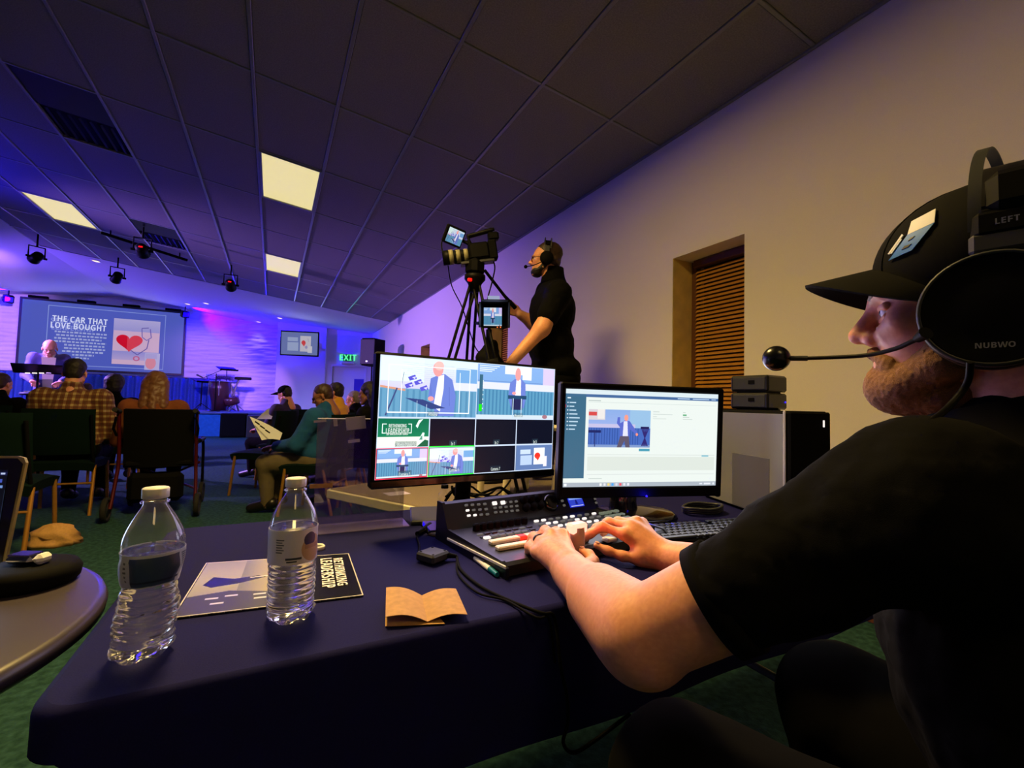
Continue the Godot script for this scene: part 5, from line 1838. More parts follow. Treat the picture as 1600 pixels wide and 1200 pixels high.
	part("pole", tubed([Vector3(st.position.x, RISER, st.position.z), P(764, 515, d)], 0.022, 8), M.black, st)
	part("bag", body([cap(P(758, 560, d), P(770, 575, d), 0.07, 0.09), cap(P(768, 540, d), P(764, 575, d), 0.05, 0.08)], 0.012, 0.03, 0.01, 20.0), M.matte, st)
	part("foot", lathed([Vector2(0, 0), Vector2(0.16, 0), Vector2(0.16, 0.015), Vector2(0.03, 0.03), Vector2(0, 0.03)], 20, Transform3D(Basis(), st.position)), M.black, st)

func build_camera_man() -> void:
	var d := 3.5
	var O := P(853, 409, d)
	var j := {
		"P": P(868, 590, d), "C": P(863, 487, d), "N": P(867, 440, d),
		"SL": P(873, 458, d - 0.19), "SR": P(856, 456, d + 0.19),
		"EL": P(847, 513, d - 0.26), "WL": P(799, 566, d - 0.3),
		"ER": P(834, 505, d + 0.2), "WR": P(812, 491, d + 0.12),
		"FL": Vector3(-0.3, -0.6, 0.0), "FR": P(800, 480, d + 0.1) - P(812, 491, d + 0.12), "DR": cam_f,
	}
	var foot := Vector3(j.P.x, RISER, j.P.z)
	for s in [-1, 1]:
		var c := "L" if s < 0 else "R"
		var off: Vector3 = (j["S" + c] - (j.SL + j.SR) * 0.5) * Vector3(0.5, 0, 0.5)
		j["H" + c] = j.P + off - Vector3(0, 0.04, 0)
		j["K" + c] = foot + off * 1.1 + Vector3(-0.02, 0.48, 0)
		j["A" + c] = foot + off * 1.2 + Vector3(0, 0.09, 0)
		j["T" + c] = foot + off * 1.3 + Vector3(-0.14, 0.045, -0.07)
	var turn := deg_to_rad(62)
	var head := Transform3D(Basis(Vector3.UP, turn) * Basis(Vector3.RIGHT, 0.08), O)
	var n := person("person", "standing man in a black polo shirt and headset steering the video camera", foot, j, head, {"shirt": M.polo, "girth": 1.28, "face": true, "cell": 0.012, "head": 1.06})
	part("hair", body(moved([ell(Vector3(0, 0.068, 0.02), Vector3(0.079, 0.078, 0.095)), ell(Vector3(0, 0.01, 0.052), Vector3(0.066, 0.06, 0.055))], head, 1.06), 0.008, 0.015, 0.005, 40.0), M.hair_brown, n)
	part("beard", body(moved([ell(Vector3(0, -0.085, -0.058), Vector3(0.045, 0.035, 0.042)), cap(Vector3(-0.05, -0.04, -0.01), Vector3(-0.025, -0.085, -0.06), 0.023, 0.022), cap(Vector3(0.05, -0.04, -0.01), Vector3(0.025, -0.085, -0.06), 0.023, 0.022)], head, 1.06), 0.008, 0.015, 0.006, 60.0), M.hair_dark, n)
	part("neck_gaiter", lathed([Vector2(0.09, -0.05), Vector2(0.095, -0.02), Vector2(0.082, 0.05), Vector2(0.078, 0.085), Vector2(0.072, 0.085), Vector2(0.07, -0.02), Vector2(0.09, -0.05)], 24, Transform3D(Basis(), j.N + Vector3(-0.012, 0.015, -0.006))), M.polo, n)
	glasses(head, 1.06, n)
	var hs := thing("headset", "black intercom headset with a boom microphone worn by the standing camera operator", "headset", O)
	headset(hs, head, 1.06, 0.05)

# ear cups, two thin bands over the crown, a padded strap under them and a microphone on a boom
func headset(hs: Node3D, head: Transform3D, k: float, r: float) -> void:
	for s in [-1, 1]:
		var xf := head * Transform3D(Basis(Vector3(0, 0, 1), -PI / 2 * s), Vector3(0.07 * s * k, 0.0, 0.0))
		var cup := part("ear_cup", lathed([Vector2(0, 0.0), Vector2(r * 0.9, 0.0), Vector2(r, 0.012), Vector2(r, 0.03), Vector2(r * 0.9, 0.042), Vector2(0, 0.046)], 28, xf), M.matte, hs)
		part("ear_pad", lathed([Vector2(r * 0.6, -0.004), Vector2(r * 0.95, -0.004), Vector2(r * 1.0, 0.008), Vector2(r * 0.9, 0.014), Vector2(r * 0.6, 0.01)], 28, xf), M.black, cup)
		part("slider", box(Vector3(0.012, 0.05, 0.03) * k, head * X(Vector3(0.092 * s, 0.062, 0.0) * k, 0, 0, 0.12 * s), 0.003), M.charcoal, hs)
	for z in [-0.022, 0.022]:
		var arc := []
		for i in 17:
			var a := PI * i / 16
			arc.append(head * (Vector3(0.095 * cos(a), 0.07 + 0.098 * sin(a), z) * k))
		part("head_band", tubed(arc, 0.004 * k, 6), M.charcoal, hs)
	var strap := func(u: float, v: float) -> Vector3:
		var a := PI * (0.12 + 0.76 * u)
		return head * (Vector3(0.094 * cos(a), 0.062 + 0.084 * sin(a), -0.018 + 0.036 * v) * k)
	part("strap", sheeted(14, 2, strap, -0.004), M.black, hs)
	part("boom", tubed(bend([head * (Vector3(-0.11, -0.03, -0.02) * k), head * (Vector3(-0.085, -0.055, -0.075) * k), head * (Vector3(-0.05, -0.064, -0.13) * k)]), 0.0035, 6), M.black, hs)
	part("microphone", ball(head * (Vector3(-0.045, -0.064, -0.14) * k), Vector3.ONE * 0.014, 12), M.matte, hs)

# ---------------------------------------------------------------- the desk
func PN(x: float, y: float, at: Vector3, n: Vector3) -> Vector3:
	var v := ray(x, y)
	return Vector3(0, EYE, 0) + v * ((at - Vector3(0, EYE, 0)).dot(n) / v.dot(n))

func build_desk() -> void:
	build_table()
	build_monitors()
	build_console()
	build_computer()
	build_bottles()
	build_papers()
	build_cables()
	build_sign_holder()

func build_table() -> void:
	var x0 := -0.212
	var x1 := 1.66
	var z0 := -0.64
	var z1 := -1.4
	var t := thing("folding_table", "folding table under the navy cloth that carries the monitors and the console", "table", Vector3((x0 + x1) / 2, 0, (z0 + z1) / 2))
	part("table_top", spanned(Vector3(x0 + 0.03, TABLE - 0.045, z1 + 0.03), Vector3(x1 - 0.03, TABLE - 0.012, z0 - 0.03), 0.01), M.cream, t)
	for x in [x0 + 0.3, x1 - 0.3]:
		for z in [z0 - 0.18, z1 + 0.12]:
			part("leg", tubed([Vector3(x, TABLE - 0.05, z), Vector3(x, 0.0, z)], 0.015, 8), M.charcoal, t)
		part("leg_brace", tubed([Vector3(x, 0.25, z0 - 0.18), Vector3(x, 0.25, z1 + 0.12)], 0.012, 8), M.charcoal, t)
	# the cloth: a top with round edges, then a skirt round the rim whose hem rises towards the left corner
	var rim := []
	var r := 0.04
	for c in [[x1 - r, z0 - r, 0.0], [x0 + r, z0 - r, PI / 2], [x0 + r, z1 + r, PI], [x1 - r, z1 + r, PI * 1.5]]:
		for i in 7:
			var a: float = c[2] + PI / 2 * i / 6
			rim.append(Vector3(c[0] + cos(a) * r, 0, c[1] + sin(a) * r))
	var pts := []
	for i in rim.size():
		var a: Vector3 = rim[i]
		var b: Vector3 = rim[(i + 1) % rim.size()]
		var n := maxi(1, int(a.distance_to(b) / 0.03))
		for k in n:
			pts.append(a.lerp(b, float(k) / n))
	var mid := Vector3((x0 + x1) / 2, 0, (z0 + z1) / 2)
	var st := S()
	st.set_smooth_group(0)
	var rows := []
	for s in 10:
		var row := []
		for i in pts.size():
			var p: Vector3 = pts[i]
			var inn: Vector3 = (mid - p) * Vector3(0.02, 0, 0.045)
			var drop := 0.185
			if p.z > z0 - 0.1:
				drop = 0.042 + clampf((p.x - x0 - 0.035) * 1.5, 0.0, 0.15)
			elif p.x < x0 + 0.1:
				drop = lerpf(0.042, 0.16, smoothstep(0.05, 0.4, z0 - p.z))
			var y: float
			var q := p
			if s < 4:
				var a := PI / 2 * s / 3.0
				q = p + inn.normalized() * 0.012 * (1.0 - sin(a))
				y = TABLE - 0.012 * (1.0 - cos(a))
			else:
				var v := (s - 3) / 6.0
				y = TABLE - 0.012 - drop * v
				q = p - inn.normalized() * (0.006 * v * sin(i * 0.35) + 0.004 * v)
			row.append(Vector3(q.x, y, q.z))
		rows.append(row)
	for s in 9:
		for i in pts.size():
			var k := (i + 1) % pts.size()
			quad(st, rows[s][i], rows[s][k], rows[s + 1][k], rows[s + 1][i])
	# inner side of the skirt and its hem
	st.set_smooth_group(1)
	var back := func(s: int, i: int) -> Vector3: return rows[s][i] + ((mid - rows[s][i]) * Vector3(1, 0, 1)).normalized() * 0.004
	for i in pts.size():
		var k := (i + 1) % pts.size()
		quad(st, rows[9][i], rows[9][k], back.call(9, k), back.call(9, i))
		for s in range(4, 9):
			quad(st, back.call(s, i), back.call(s + 1, i), back.call(s + 1, k), back.call(s, k))
	st.set_smooth_group(-1)
	for i in pts.size():
		tri(st, rows[0][i], mid + Vector3(0, TABLE, 0), rows[0][(i + 1) % pts.size()])
	tag(part("tablecloth", done(st), M.navy), "fitted navy blue cloth stretched over the long desk table", "tablecloth")

# a frame from three corners of a screen: bottom left, bottom right, top left
func screen_frame(bl: Vector3, br: Vector3, tl: Vector3, tr: Vector3) -> Transform3D:
	var x := (br - bl + tr - tl).normalized()
	var y := (tl - bl + tr - br)
	y = (y - x * y.dot(x)).normalized()
	return Transform3D(Basis(x, y, x.cross(y)), (bl + br + tl + tr) * 0.25)

func build_monitors() -> void:
	var f := screen_frame(P(591, 749, 1.09), P(866.4, 732, 1.375), P(593, 554, 1.09), P(860, 577, 1.375))
	var w := 0.527
	var h := 0.297
	var m := thing("multiview_monitor", "left desk monitor showing ten small camera pictures in a grid", "monitor", Vector3(f.origin.x, TABLE, f.origin.z))
	part("housing", box(Vector3(w + 0.018, h + 0.03, 0.03), f * X(Vector3(0, -0.008, -0.016)), 0.005), M.black, m)
	part("back_cover", box(Vector3(w * 0.6, h * 0.6, 0.03), f * X(Vector3(0, -0.02, -0.04)), 0.012), M.black, m)
	part("chin", box(Vector3(w + 0.018, 0.018, 0.006), f * X(Vector3(0, -h / 2 - 0.011, 0.001)), 0.002), M.shiny_black, m)
	var im := canvas(1024, 576, Color(0.8, 0.86, 0.95))
	draw_speaker(im, 4, 4, 506, 282, true)
	draw_speaker(im, 514, 4, 506, 282, false)
	for q in [[40, 40, 470, 44], [40, 262, 470, 268], [40, 40, 45, 268], [466, 40, 471, 268], [104, 60, 108, 262], [410, 60, 414, 262]]:
		rect(im, q[0], q[1], q[2], q[3], Color(0.93, 0.96, 1.0))
	rect(im, 526, 60, 546, 250, Color(0.22, 0.4, 0.5))
	for i in 7:
		rect(im, 546, 90 + i * 24, 551, 96 + i * 24, Color(0.9, 0.97, 1.0))
	rect(im, 527, 215, 545, 252, Color(0.1, 0.9, 0.1))
	var dark := Color(0.055, 0.07, 0.13)
	for i in 4:
		var x := 3.0 + 256.0 * i
		rect(im, x, 294, x + 250, 428, dark)
		rect(im, x, 436, x + 250, 572, dark)
	fade(im, 3, 294, 253, 380, Color(0.04, 0.42, 0.3), Color(0.05, 0.5, 0.34))
	rect(im, 3, 380, 253, 428, Color(0.93, 0.96, 0.9))
	poly(im, [Vector2(185, 330), Vector2(200, 300), Vector2(222, 296), Vector2(205, 316), Vector2(195, 340)], Color(0.9, 0.97, 0.94))
	poly(im, [Vector2(195, 408), Vector2(222, 360), Vector2(232, 362), Vector2(226, 404), Vector2(205, 420)], Color(0.9, 0.97, 0.94))
	poly(im, [Vector2(205, 395), Vector2(220, 372), Vector2(222, 395)], Color(0.3, 0.6, 0.5))
	poly(im, [Vector2(195, 428), Vector2(235, 395), Vector2(253, 400), Vector2(253, 428)], Color(0.05, 0.38, 0.26))
	for q in [[22, 318, 44, 322], [22, 318, 26, 364], [22, 360, 40, 364], [148, 318, 166, 322], [162, 318, 166, 364], [150, 360, 166, 364]]:
		rect(im, q[0], q[1], q[2], q[3], Color(0.92, 0.98, 0.95))
	draw_speaker(im, 5, 438, 246, 132, false)
	draw_speaker(im, 262, 438, 246, 132, true)
	rect(im, 772, 436, 1021, 572, Color(0.38, 0.48, 0.68))
	rect(im, 800, 460, 870, 485, Color(0.78, 0.85, 0.95))
	rect(im, 802, 492, 880, 545, Color(0.72, 0.8, 0.92))
	rect(im, 892, 452, 968, 545, Color(0.94, 0.95, 0.97))
	oval(im, 918, 496, 20, 17, Color(1.0, 0.2, 0.15))
	poly(im, [Vector2(899, 500), Vector2(937, 500), Vector2(922, 524)], Color(1.0, 0.25, 0.18))
	rect(im, 960, 500, 985, 558, Color(0.92, 0.9, 0.96))
	for q in [[0, 432, 3, 576], [0, 572, 254, 576], [0, 432, 254, 435], [252, 432, 255, 576]]:
		rect(im, q[0], q[1], q[2], q[3], Color(1.0, 0.15, 0.3))
	for q in [[257, 432, 260, 576], [257, 571, 510, 576], [257, 428, 510, 434], [508, 432, 511, 576]]:
		rect(im, q[0], q[1], q[2], q[3], Color(0.1, 0.95, 0.25))
	part("screen", plate(w, h, 0.001, f * X(Vector3(0, 0, -0.0002))), screen_mat(im, 1.25), m)
	var ink := glow(Color(0.95, 1.0, 0.97), 0.9)
	var face := func(u: float, v: float) -> Transform3D: return f * X(Vector3((u - 0.5) * w, (0.5 - v) * h, 0.0012))
	letters("lettering", "RETHINKING", 0.0085, face.call(0.094, 0.57), ink, m, true, 0.0003, 0.62)
	letters("lettering", "LEADERSHIP", 0.0125, face.call(0.094, 0.612), ink, m, true, 0.0003, 0.58)
	letters("lettering", "IN UNCERTAIN TIMES", 0.0052, face.call(0.094, 0.637), ink, m, true, 0.0003, 0.72)
	for q in [["Preview", 0.265, 0.475], ["Program", 0.76, 0.475], ["Media Player 1", 0.137, 0.727], ["In 1", 0.378, 0.727], ["In 2", 0.628, 0.727], ["In 3", 0.876, 0.727], ["Camera 5", 0.137, 0.968], ["Camera 6", 0.39, 0.955], ["Camera 7", 0.628, 0.968]]:
		var long: float = 0.0034 * String(q[0]).length() + 0.007
		part("caption_rim", box(Vector3(long + 0.003, 0.0155, 0.0003), face.call(q[1], q[2]) * X(Vector3(0, 0.0028, -0.0008))), glow(Color(0.85, 0.95, 0.95), 0.8), m)
		part("caption_plate", box(Vector3(long, 0.0125, 0.0004), face.call(q[1], q[2]) * X(Vector3(0, 0.0028, -0.0006))), glow(Color(0.3, 0.42, 0.5), 0.7), m)
		letters("lettering", q[0], 0.0082, face.call(q[1], q[2]), ink, m, false, 0.0003, 0.6)
	var neck := f * Vector3(0, -0.1, -0.05)
	part("stand_neck", tubed([neck, Vector3(neck.x, TABLE + 0.012, neck.z - 0.02)], 0.022, 10), M.black, m)
	part("stand_base", box(Vector3(0.24, 0.012, 0.17), X(Vector3(neck.x, TABLE + 0.006, neck.z + 0.02), -0.1), 0.005), M.shiny_black, m)
	area("multiview_monitor_light", f * Vector3(0, 0, 0.012), f.basis.z, Vector2(w, h), Color(0.85, 0.75, 1.0), 0.15)

	var g := screen_frame(P(883, 761, 1.253), P(1122.4, 758.3, 1.36), P(882, 607.2, 1.253), P(1115.9, 616.2, 1.36))
	w = 0.476
	h = 0.268
	var n := thing("desktop_monitor", "right desk monitor with a thick black frame showing a pale web page", "monitor", Vector3(g.origin.x, TABLE, g.origin.z))
	var fr := S()
	for s in [-1, 1]:
		bx(fr, Vector3(0.016, h + 0.05, 0.03), g * X(Vector3(s * (w / 2 + 0.008), -0.008, -0.008)), 0.004)
	bx(fr, Vector3(w + 0.03, 0.018, 0.03), g * X(Vector3(0, h / 2 + 0.009, -0.008)), 0.004)
	bx(fr, Vector3(w + 0.03, 0.03, 0.03), g * X(Vector3(0, -h / 2 - 0.015, -0.008)), 0.004)
	part("bezel", done(fr), M.black, n)
	part("back_cover", box(Vector3(w + 0.02, h + 0.03, 0.03), g * X(Vector3(0, -0.005, -0.02)), 0.01), M.black, n)
	var im2 := canvas(960, 540, Color(0.92, 0.95, 0.93))
	rect(im2, 0, 0, 960, 26, Color(0.86, 0.92, 0.94))
	rect(im2, 0, 26, 960, 42, Color(0.28, 0.42, 0.62))
	rect(im2, 0, 42, 122, 492, Color(0.24, 0.42, 0.53))
	rect(im2, 0, 26, 122, 42, Color(0.25, 0.42, 0.56))
	rect(im2, 0, 86, 4, 104, Color(1.0, 0.2, 0.2))
	for i in 8:
		rect(im2, 12, 72 + 21 * i, 19, 78 + 21 * i, Color(0.9, 0.95, 1.0))
		rect(im2, 25, 72 + 21 * i, 25 + [38, 28, 40, 48, 62, 52, 44, 36][i], 78 + 21 * i, Color(0.78, 0.88, 0.95))
	rect(im2, 12, 46, 32, 53, Color(0.9, 0.95, 1.0))
	for q in [[690, 31, 770, 36], [790, 31, 900, 36], [915, 31, 945, 36]]:
		rect(im2, q[0], q[1], q[2], q[3], Color(0.75, 0.85, 0.95))
	rect(im2, 135, 68, 945, 70, Color(0.8, 0.85, 0.84))
	rect(im2, 136, 58, 210, 63, Color(0.72, 0.77, 0.76))
	# the stream's picture
	var x := 140.0
	var y := 108.0
	var vw := 380.0
	var vh := 212.0
	fade(im2, x, y, x + vw, y + vh * 0.48, Color(0.55, 0.68, 0.9), Color(0.62, 0.7, 0.92))
	rect(im2, x + vw * 0.66, y, x + vw, y + vh * 0.48, Color(0.6, 0.76, 0.9))
	rect(im2, x, y, x + vw * 0.26, y + vh * 0.28, Color(0.85, 0.82, 0.85))
	rect(im2, x, y + vh * 0.07, x + vw * 0.13, y + vh * 0.17, Color(0.85, 0.3, 0.3))
	rect(im2, x + vw * 0.14, y, x + vw * 0.25, y + vh * 0.25, Color(0.93, 0.91, 0.9))
	rect(im2, x, y + vh * 0.38, x + vw * 0.75, y + vh * 0.48, Color(0.78, 0.76, 0.9))
	rect(im2, x, y + vh * 0.48, x + vw, y + vh, Color(0.28, 0.42, 0.75))
	for i in 20:
		rect(im2, x + vw * i / 24.0, y + vh * 0.49, x + vw * i / 24.0 + 5, y + vh * 0.92, Color(0.2, 0.33, 0.64))
	rect(im2, x, y + vh * 0.93, x + vw, y + vh, Color(0.5, 0.6, 0.8))
	var pt := func(l: Array) -> Array: return l.map(func(q): return Vector2(x + q[0] * vw, y + q[1] * vh))
	poly(im2, pt.call([[0.5, 0.36], [0.58, 0.28], [0.66, 0.3], [0.71, 0.42], [0.79, 0.6], [0.77, 0.65], [0.67, 0.52], [0.66, 0.72], [0.5, 0.72], [0.5, 0.46], [0.45, 0.36], [0.46, 0.2], [0.5, 0.2]]), Color(0.36, 0.42, 0.8))
	poly(im2, pt.call([[0.56, 0.3], [0.62, 0.3], [0.635, 0.7], [0.55, 0.7]]), Color(0.9, 0.9, 1.0))
	poly(im2, pt.call([[0.51, 0.7], [0.65, 0.7], [0.67, 1.0], [0.6, 1.0], [0.58, 0.82], [0.53, 1.0], [0.46, 1.0]]), Color(0.38, 0.34, 0.42))
	oval(im2, x + vw * 0.6, y + vh * 0.21, vw * 0.032, vh * 0.085, Color(1.0, 0.62, 0.55))
	oval(im2, x + vw * 0.78, y + vh * 0.65, vw * 0.02, vh * 0.04, Color(1.0, 0.6, 0.5))
	rect(im2, x, y + vh * 0.55, x + vw * 0.2, y + vh * 0.62, Color(0.12, 0.16, 0.4))
	rect(im2, x + vw * 0.1, y + vh * 0.6, x + vw * 0.112, y + vh * 0.98, Color(0.14, 0.18, 0.42))
	for i in 6:
		line(im2, Vector2(x + vw * (0.86 + 0.022 * i), y + vh * 0.5), Vector2(x + vw * (0.96 - 0.02 * i), y + vh * 0.96), 5, Color(0.2, 0.16, 0.45))
	rect(im2, x + vw * 0.84, y + vh * 0.44, x + vw * 0.98, y + vh * 0.5, Color(0.14, 0.12, 0.35))
	rect(im2, x + vw * 0.82, y + vh * 1.03, x + vw, y + vh * 1.1, Color(0.3, 0.62, 0.72))
	for q in [[535, 112, 575, 116], [535, 126, 660, 129], [535, 140, 560, 144], [535, 152, 620, 155], [728, 112, 745, 116], [728, 140, 770, 144], [728, 152, 790, 155]]:
		rect(im2, q[0], q[1], q[2], q[3], Color(0.78, 0.82, 0.8))
	rect(im2, 728, 124, 752, 134, Color(0.45, 0.72, 0.55))
	rect(im2, 140, 360, 945, 363, Color(0.83, 0.86, 0.84))
	rect(im2, 140, 372, 945, 450, Color(0.87, 0.9, 0.87))
	rect(im2, 860, 362, 905, 370, Color(0.5, 0.75, 0.82))
	rect(im2, 140, 470, 945, 473, Color(0.84, 0.87, 0.86))
	rect(im2, 150, 492, 230, 496, Color(0.78, 0.82, 0.8))
	rect(im2, 0, 516, 960, 540, Color(0.68, 0.72, 0.76))
	rect(im2, 8, 521, 24, 535, Color(0.95, 0.97, 1.0))
	for i in 8:
		rect(im2, 218 + 24 * i, 521, 231 + 24 * i, 535, [Color(0.95, 0.95, 0.95), Color(0.9, 0.9, 0.92), Color(0.95, 0.85, 0.5), Color(0.3, 0.65, 0.95), Color(0.85, 0.85, 0.9), Color(0.95, 0.35, 0.4), Color(0.9, 0.9, 0.92), Color(0.92, 0.92, 0.95)][i])
	for q in [[850, 524, 870, 532], [880, 523, 925, 533], [938, 522, 950, 534]]:
		rect(im2, q[0], q[1], q[2], q[3], Color(0.9, 0.92, 0.95))
	part("screen", plate(w, h, 0.001, g * X(Vector3(0, 0, -0.001))), screen_mat(im2, 1.08), n)
	var nk := Vector3(g.origin.x, TABLE, g.origin.z) + Vector3(g.basis.z.x, 0, g.basis.z.z) * -0.12
	part("stand_neck", lathed([Vector2(0.045, 0.01), Vector2(0.04, 0.04), Vector2(0.045, 0.16), Vector2(0.0, 0.16)], 20, Transform3D(Basis(), nk)), M.shiny_black, n)
	part("stand_base", lathed([Vector2(0, 0), Vector2(0.125, 0), Vector2(0.13, 0.006), Vector2(0.12, 0.013), Vector2(0.05, 0.02), Vector2(0, 0.02)], 40, Transform3D(Basis.from_scale(Vector3(1.1, 1, 0.85)), nk + Vector3(-0.0, 0, 0.04))), M.shiny_black, n)
	var led := g * Vector3(0.01, -h / 2 - 0.026, 0.009)
	part("power_light", ball(led, Vector3.ONE * 0.003, 8), M.led_blue, n)
	bulb("monitor_power_light", led + g.basis.z * 0.012, Color(0.1, 0.05, 1.0), 0.0035, 0.004)
	area("desktop_monitor_light", g * Vector3(0, 0, 0.012), g.basis.z, Vector2(w, h), Color(0.9, 0.88, 0.95), 0.15)

# ---------------------------------------------------------------- the vision mixer
func build_console() -> void:
	var b := Basis(Vector3.UP, deg_to_rad(7.0))
	var fr := Transform3D(b, Vector3(0.4, TABLE, -0.775))
	var inv := fr.affine_inverse()
	var w := 0.475
	var o := thing("vision_mixer", "black video mixing console with rows of lit buttons and a glowing lever under the hands", "control desk", fr.origin)
	var side := PackedVector2Array([Vector2(0.0, 0.004), Vector2(0.004, 0.022), Vector2(0.012, 0.027), Vector2(0.238, 0.033), Vector2(0.272, 0.086), Vector2(0.282, 0.09), Vector2(0.296, 0.086), Vector2(0.3, 0.01), Vector2(0.29, 0.0), Vector2(0.01, 0.0)])
	var turn := Transform3D(Basis(Vector3(0, 0, -1), Vector3(0, 1, 0), Vector3(1, 0, 0)), Vector3.ZERO)
	var st := S()
	prism(st, side, 0.004, w - 0.004, fr * turn)
	part("body", done(st), mat(Color(0.035, 0.035, 0.037), 0.45), o)
	var cheek := PackedVector2Array([Vector2(-0.002, 0.0), Vector2(-0.002, 0.02), Vector2(0.012, 0.03), Vector2(0.238, 0.036), Vector2(0.272, 0.09), Vector2(0.298, 0.09), Vector2(0.302, 0.0)])
	for x in [[-0.003, 0.004], [w - 0.004, w + 0.003]]:
		var s2 := S()
		prism(s2, cheek, x[0], x[1], fr * turn)
		part("side_cheek", done(s2), mat(Color(0.06, 0.06, 0.065), 0.4), o)
	part("edge_strip", box(Vector3(0.003, 0.006, 0.24), fr * X(Vector3(-0.005, 0.02, -0.115), 0, -0.03), 0.001), M.white, o)
	var dn := (fr.basis * Vector3(0, 1, 0.026)).normalized()
	var dp := fr * Vector3(0, 0.027, -0.012)
	var deck_b := Basis(fr.basis.x, dn, fr.basis.x.cross(dn)).orthonormalized()
	var deck := func(x: float, y: float, up := 0.0) -> Vector3: return PN(x, y, dp, dn) + dn * up
	var key := func(called: String, at: Vector3, s: Vector3, m: Material) -> MeshInstance3D: return part(called, box(s, Transform3D(deck_b, at), minf(s.y, minf(s.x, s.z)) * 0.25), m, o)
	var lit: Material = M.led_white
	var dim := glow(Color(1.0, 0.96, 0.9), 0.1)
	var off := mat(Color(0.1, 0.1, 0.1), 0.4)
	# eight black sliders
	for i in 8:
		var p: Vector3 = deck.call(lerpf(744, 819, i / 7.0), lerpf(829, 818, i / 7.0), 0.006)
		key.call("slider", p, Vector3(0.016, 0.02, 0.012), M.matte)
	# small buttons below them
	for r in 2:
		for i in 8:
			var p: Vector3 = deck.call(lerpf(750, 827, i / 7.0) + r * 5, lerpf(836, 824, i / 7.0) + r * 4, 0.001)
			key.call("small_button", p, Vector3(0.014, 0.004, 0.009), off if (i + r) % 3 else dim)
	for i in 6:
		var p: Vector3 = deck.call(lerpf(761, 820, i / 5.0), lerpf(841.5, 832, i / 5.0), 0.002)
		key.call("small_button", p, Vector3(0.016, 0.005, 0.01), lit if i == 0 else dim)
	# the two long rows of pale keys
	for r in 2:
		for i in 9:
			var p: Vector3 = deck.call(lerpf(772 + r * 11, 858 + r * 14, i / 8.0), lerpf(850 + r * 9, 834 + r * 9, i / 8.0), 0.004)
			key.call("bus_key", p, Vector3(0.0215, 0.009, 0.017), glow(Color(1.0, 0.12, 0.06), 2.5) if r == 0 and i == 4 else (lit if i == 8 else mat(Color(0.86, 0.82, 0.76), 0.4)))
	var rp: Vector3 = deck.call(812, 842, 0.014)
	bulb("red_key_glow", rp, Color(1.0, 0.1, 0.05), 0.004, 0.006)
	# the middle and right fields of keys
	for r in 4:
		for i in 9:
			var p: Vector3 = deck.call(lerpf(838, 928, i / 8.0) + r * 7.5, lerpf(816, 804, i / 8.0) + r * 5.0, 0.003)
			key.call("transition_key", p, Vector3(0.013, 0.005, 0.007), lit if (i * 5 + r * 3) % 4 < 2 else dim)
	for r in 3:
		for i in 5:
			var p: Vector3 = deck.call(lerpf(940, 963, i / 4.0) + r * 9, lerpf(804, 800, i / 4.0) + r * 5.0, 0.003)
			key.call("function_key", p, Vector3(0.013, 0.006, 0.012), glow(Color(0.85, 0.9, 0.75), 0.2))
	for q in [[974, 815], [984, 818]]:
		key.call("function_key", deck.call(q[0], q[1], 0.003), Vector3(0.016, 0.006, 0.012), lit if q[0] > 980 else off)
	# the slot with a white paddle at the right
	key.call("paddle_guard", deck.call(996, 829, 0.01), Vector3(0.006, 0.02, 0.03), M.matte)
	key.call("paddle_guard", deck.call(1014, 833, 0.01), Vector3(0.006, 0.02, 0.03), M.matte)
	key.call("paddle", deck.call(1005, 832, 0.01), Vector3(0.02, 0.014, 0.018), M.white)
	# the transition lever with its glowing top
	var lv: Vector3 = deck.call(904, 866, 0.0)
	var top := lv + dn * 0.052 + fr.basis.z * -0.008
	part("lever_stem", tubed([lv, top], [0.013, 0.016], 12), mat(Color(0.85, 0.7, 0.66), 0.35), o)
	part("lever_handle", box(Vector3(0.042, 0.02, 0.024), Transform3D(deck_b, top), 0.004), glow(Color(1.0, 0.66, 0.55), 2.0), o)
	bulb("lever_glow", top + dn * 0.02, Color(1.0, 0.4, 0.3), 0.008, 0.01)
	for i in 3:
		key.call("bus_key", deck.call(884 + i * 14, 841 + i * 3, 0.005), Vector3(0.022, 0.009, 0.016), M.white)
	key.call("bus_key", deck.call(952, 846, 0.005), Vector3(0.03, 0.009, 0.02), M.white)
	# the raised rear panel
	var pa := fr * Vector3(0, 0.033, -0.238)
	var pb := fr * Vector3(0, 0.086, -0.272)
	var up := (pb - pa).normalized()
	var pn := fr.basis.x.cross(up).normalized()
	var pbs := Basis(fr.basis.x, up, pn)
	var pan := func(x: float, y: float, out := 0.0) -> Vector3: return PN(x, y, pa, pn) + pn * out
	var pkey := func(called: String, at: Vector3, s: Vector3, m: Material) -> MeshInstance3D: return part(called, box(s, Transform3D(pbs, at), minf(s.z, minf(s.x, s.y)) * 0.25), m, o)
	for r in 3:
		for i in 4:
			pkey.call("panel_button", pan.call(lerpf(728, 757, i / 3.0) + r * 2, lerpf(790, 788, i / 3.0) + r * 8, 0.002), Vector3(0.009, 0.005, 0.004), lit if (r == 2 and i < 2) or (r == 1 and i == 0) else dim)
		for i in 5:
			if r == 0 and i < 2:
				continue
			pkey.call("panel_button", pan.call(lerpf(772, 806, i / 4.0) + r, lerpf(787, 784, i / 4.0) + r * 7, 0.002), Vector3(0.009, 0.005, 0.004), dim)
	for q in [[772, 787], [785, 786]]:
		pkey.call("panel_button", pan.call(q[0], q[1], 0.003), Vector3(0.013, 0.009, 0.005), lit)
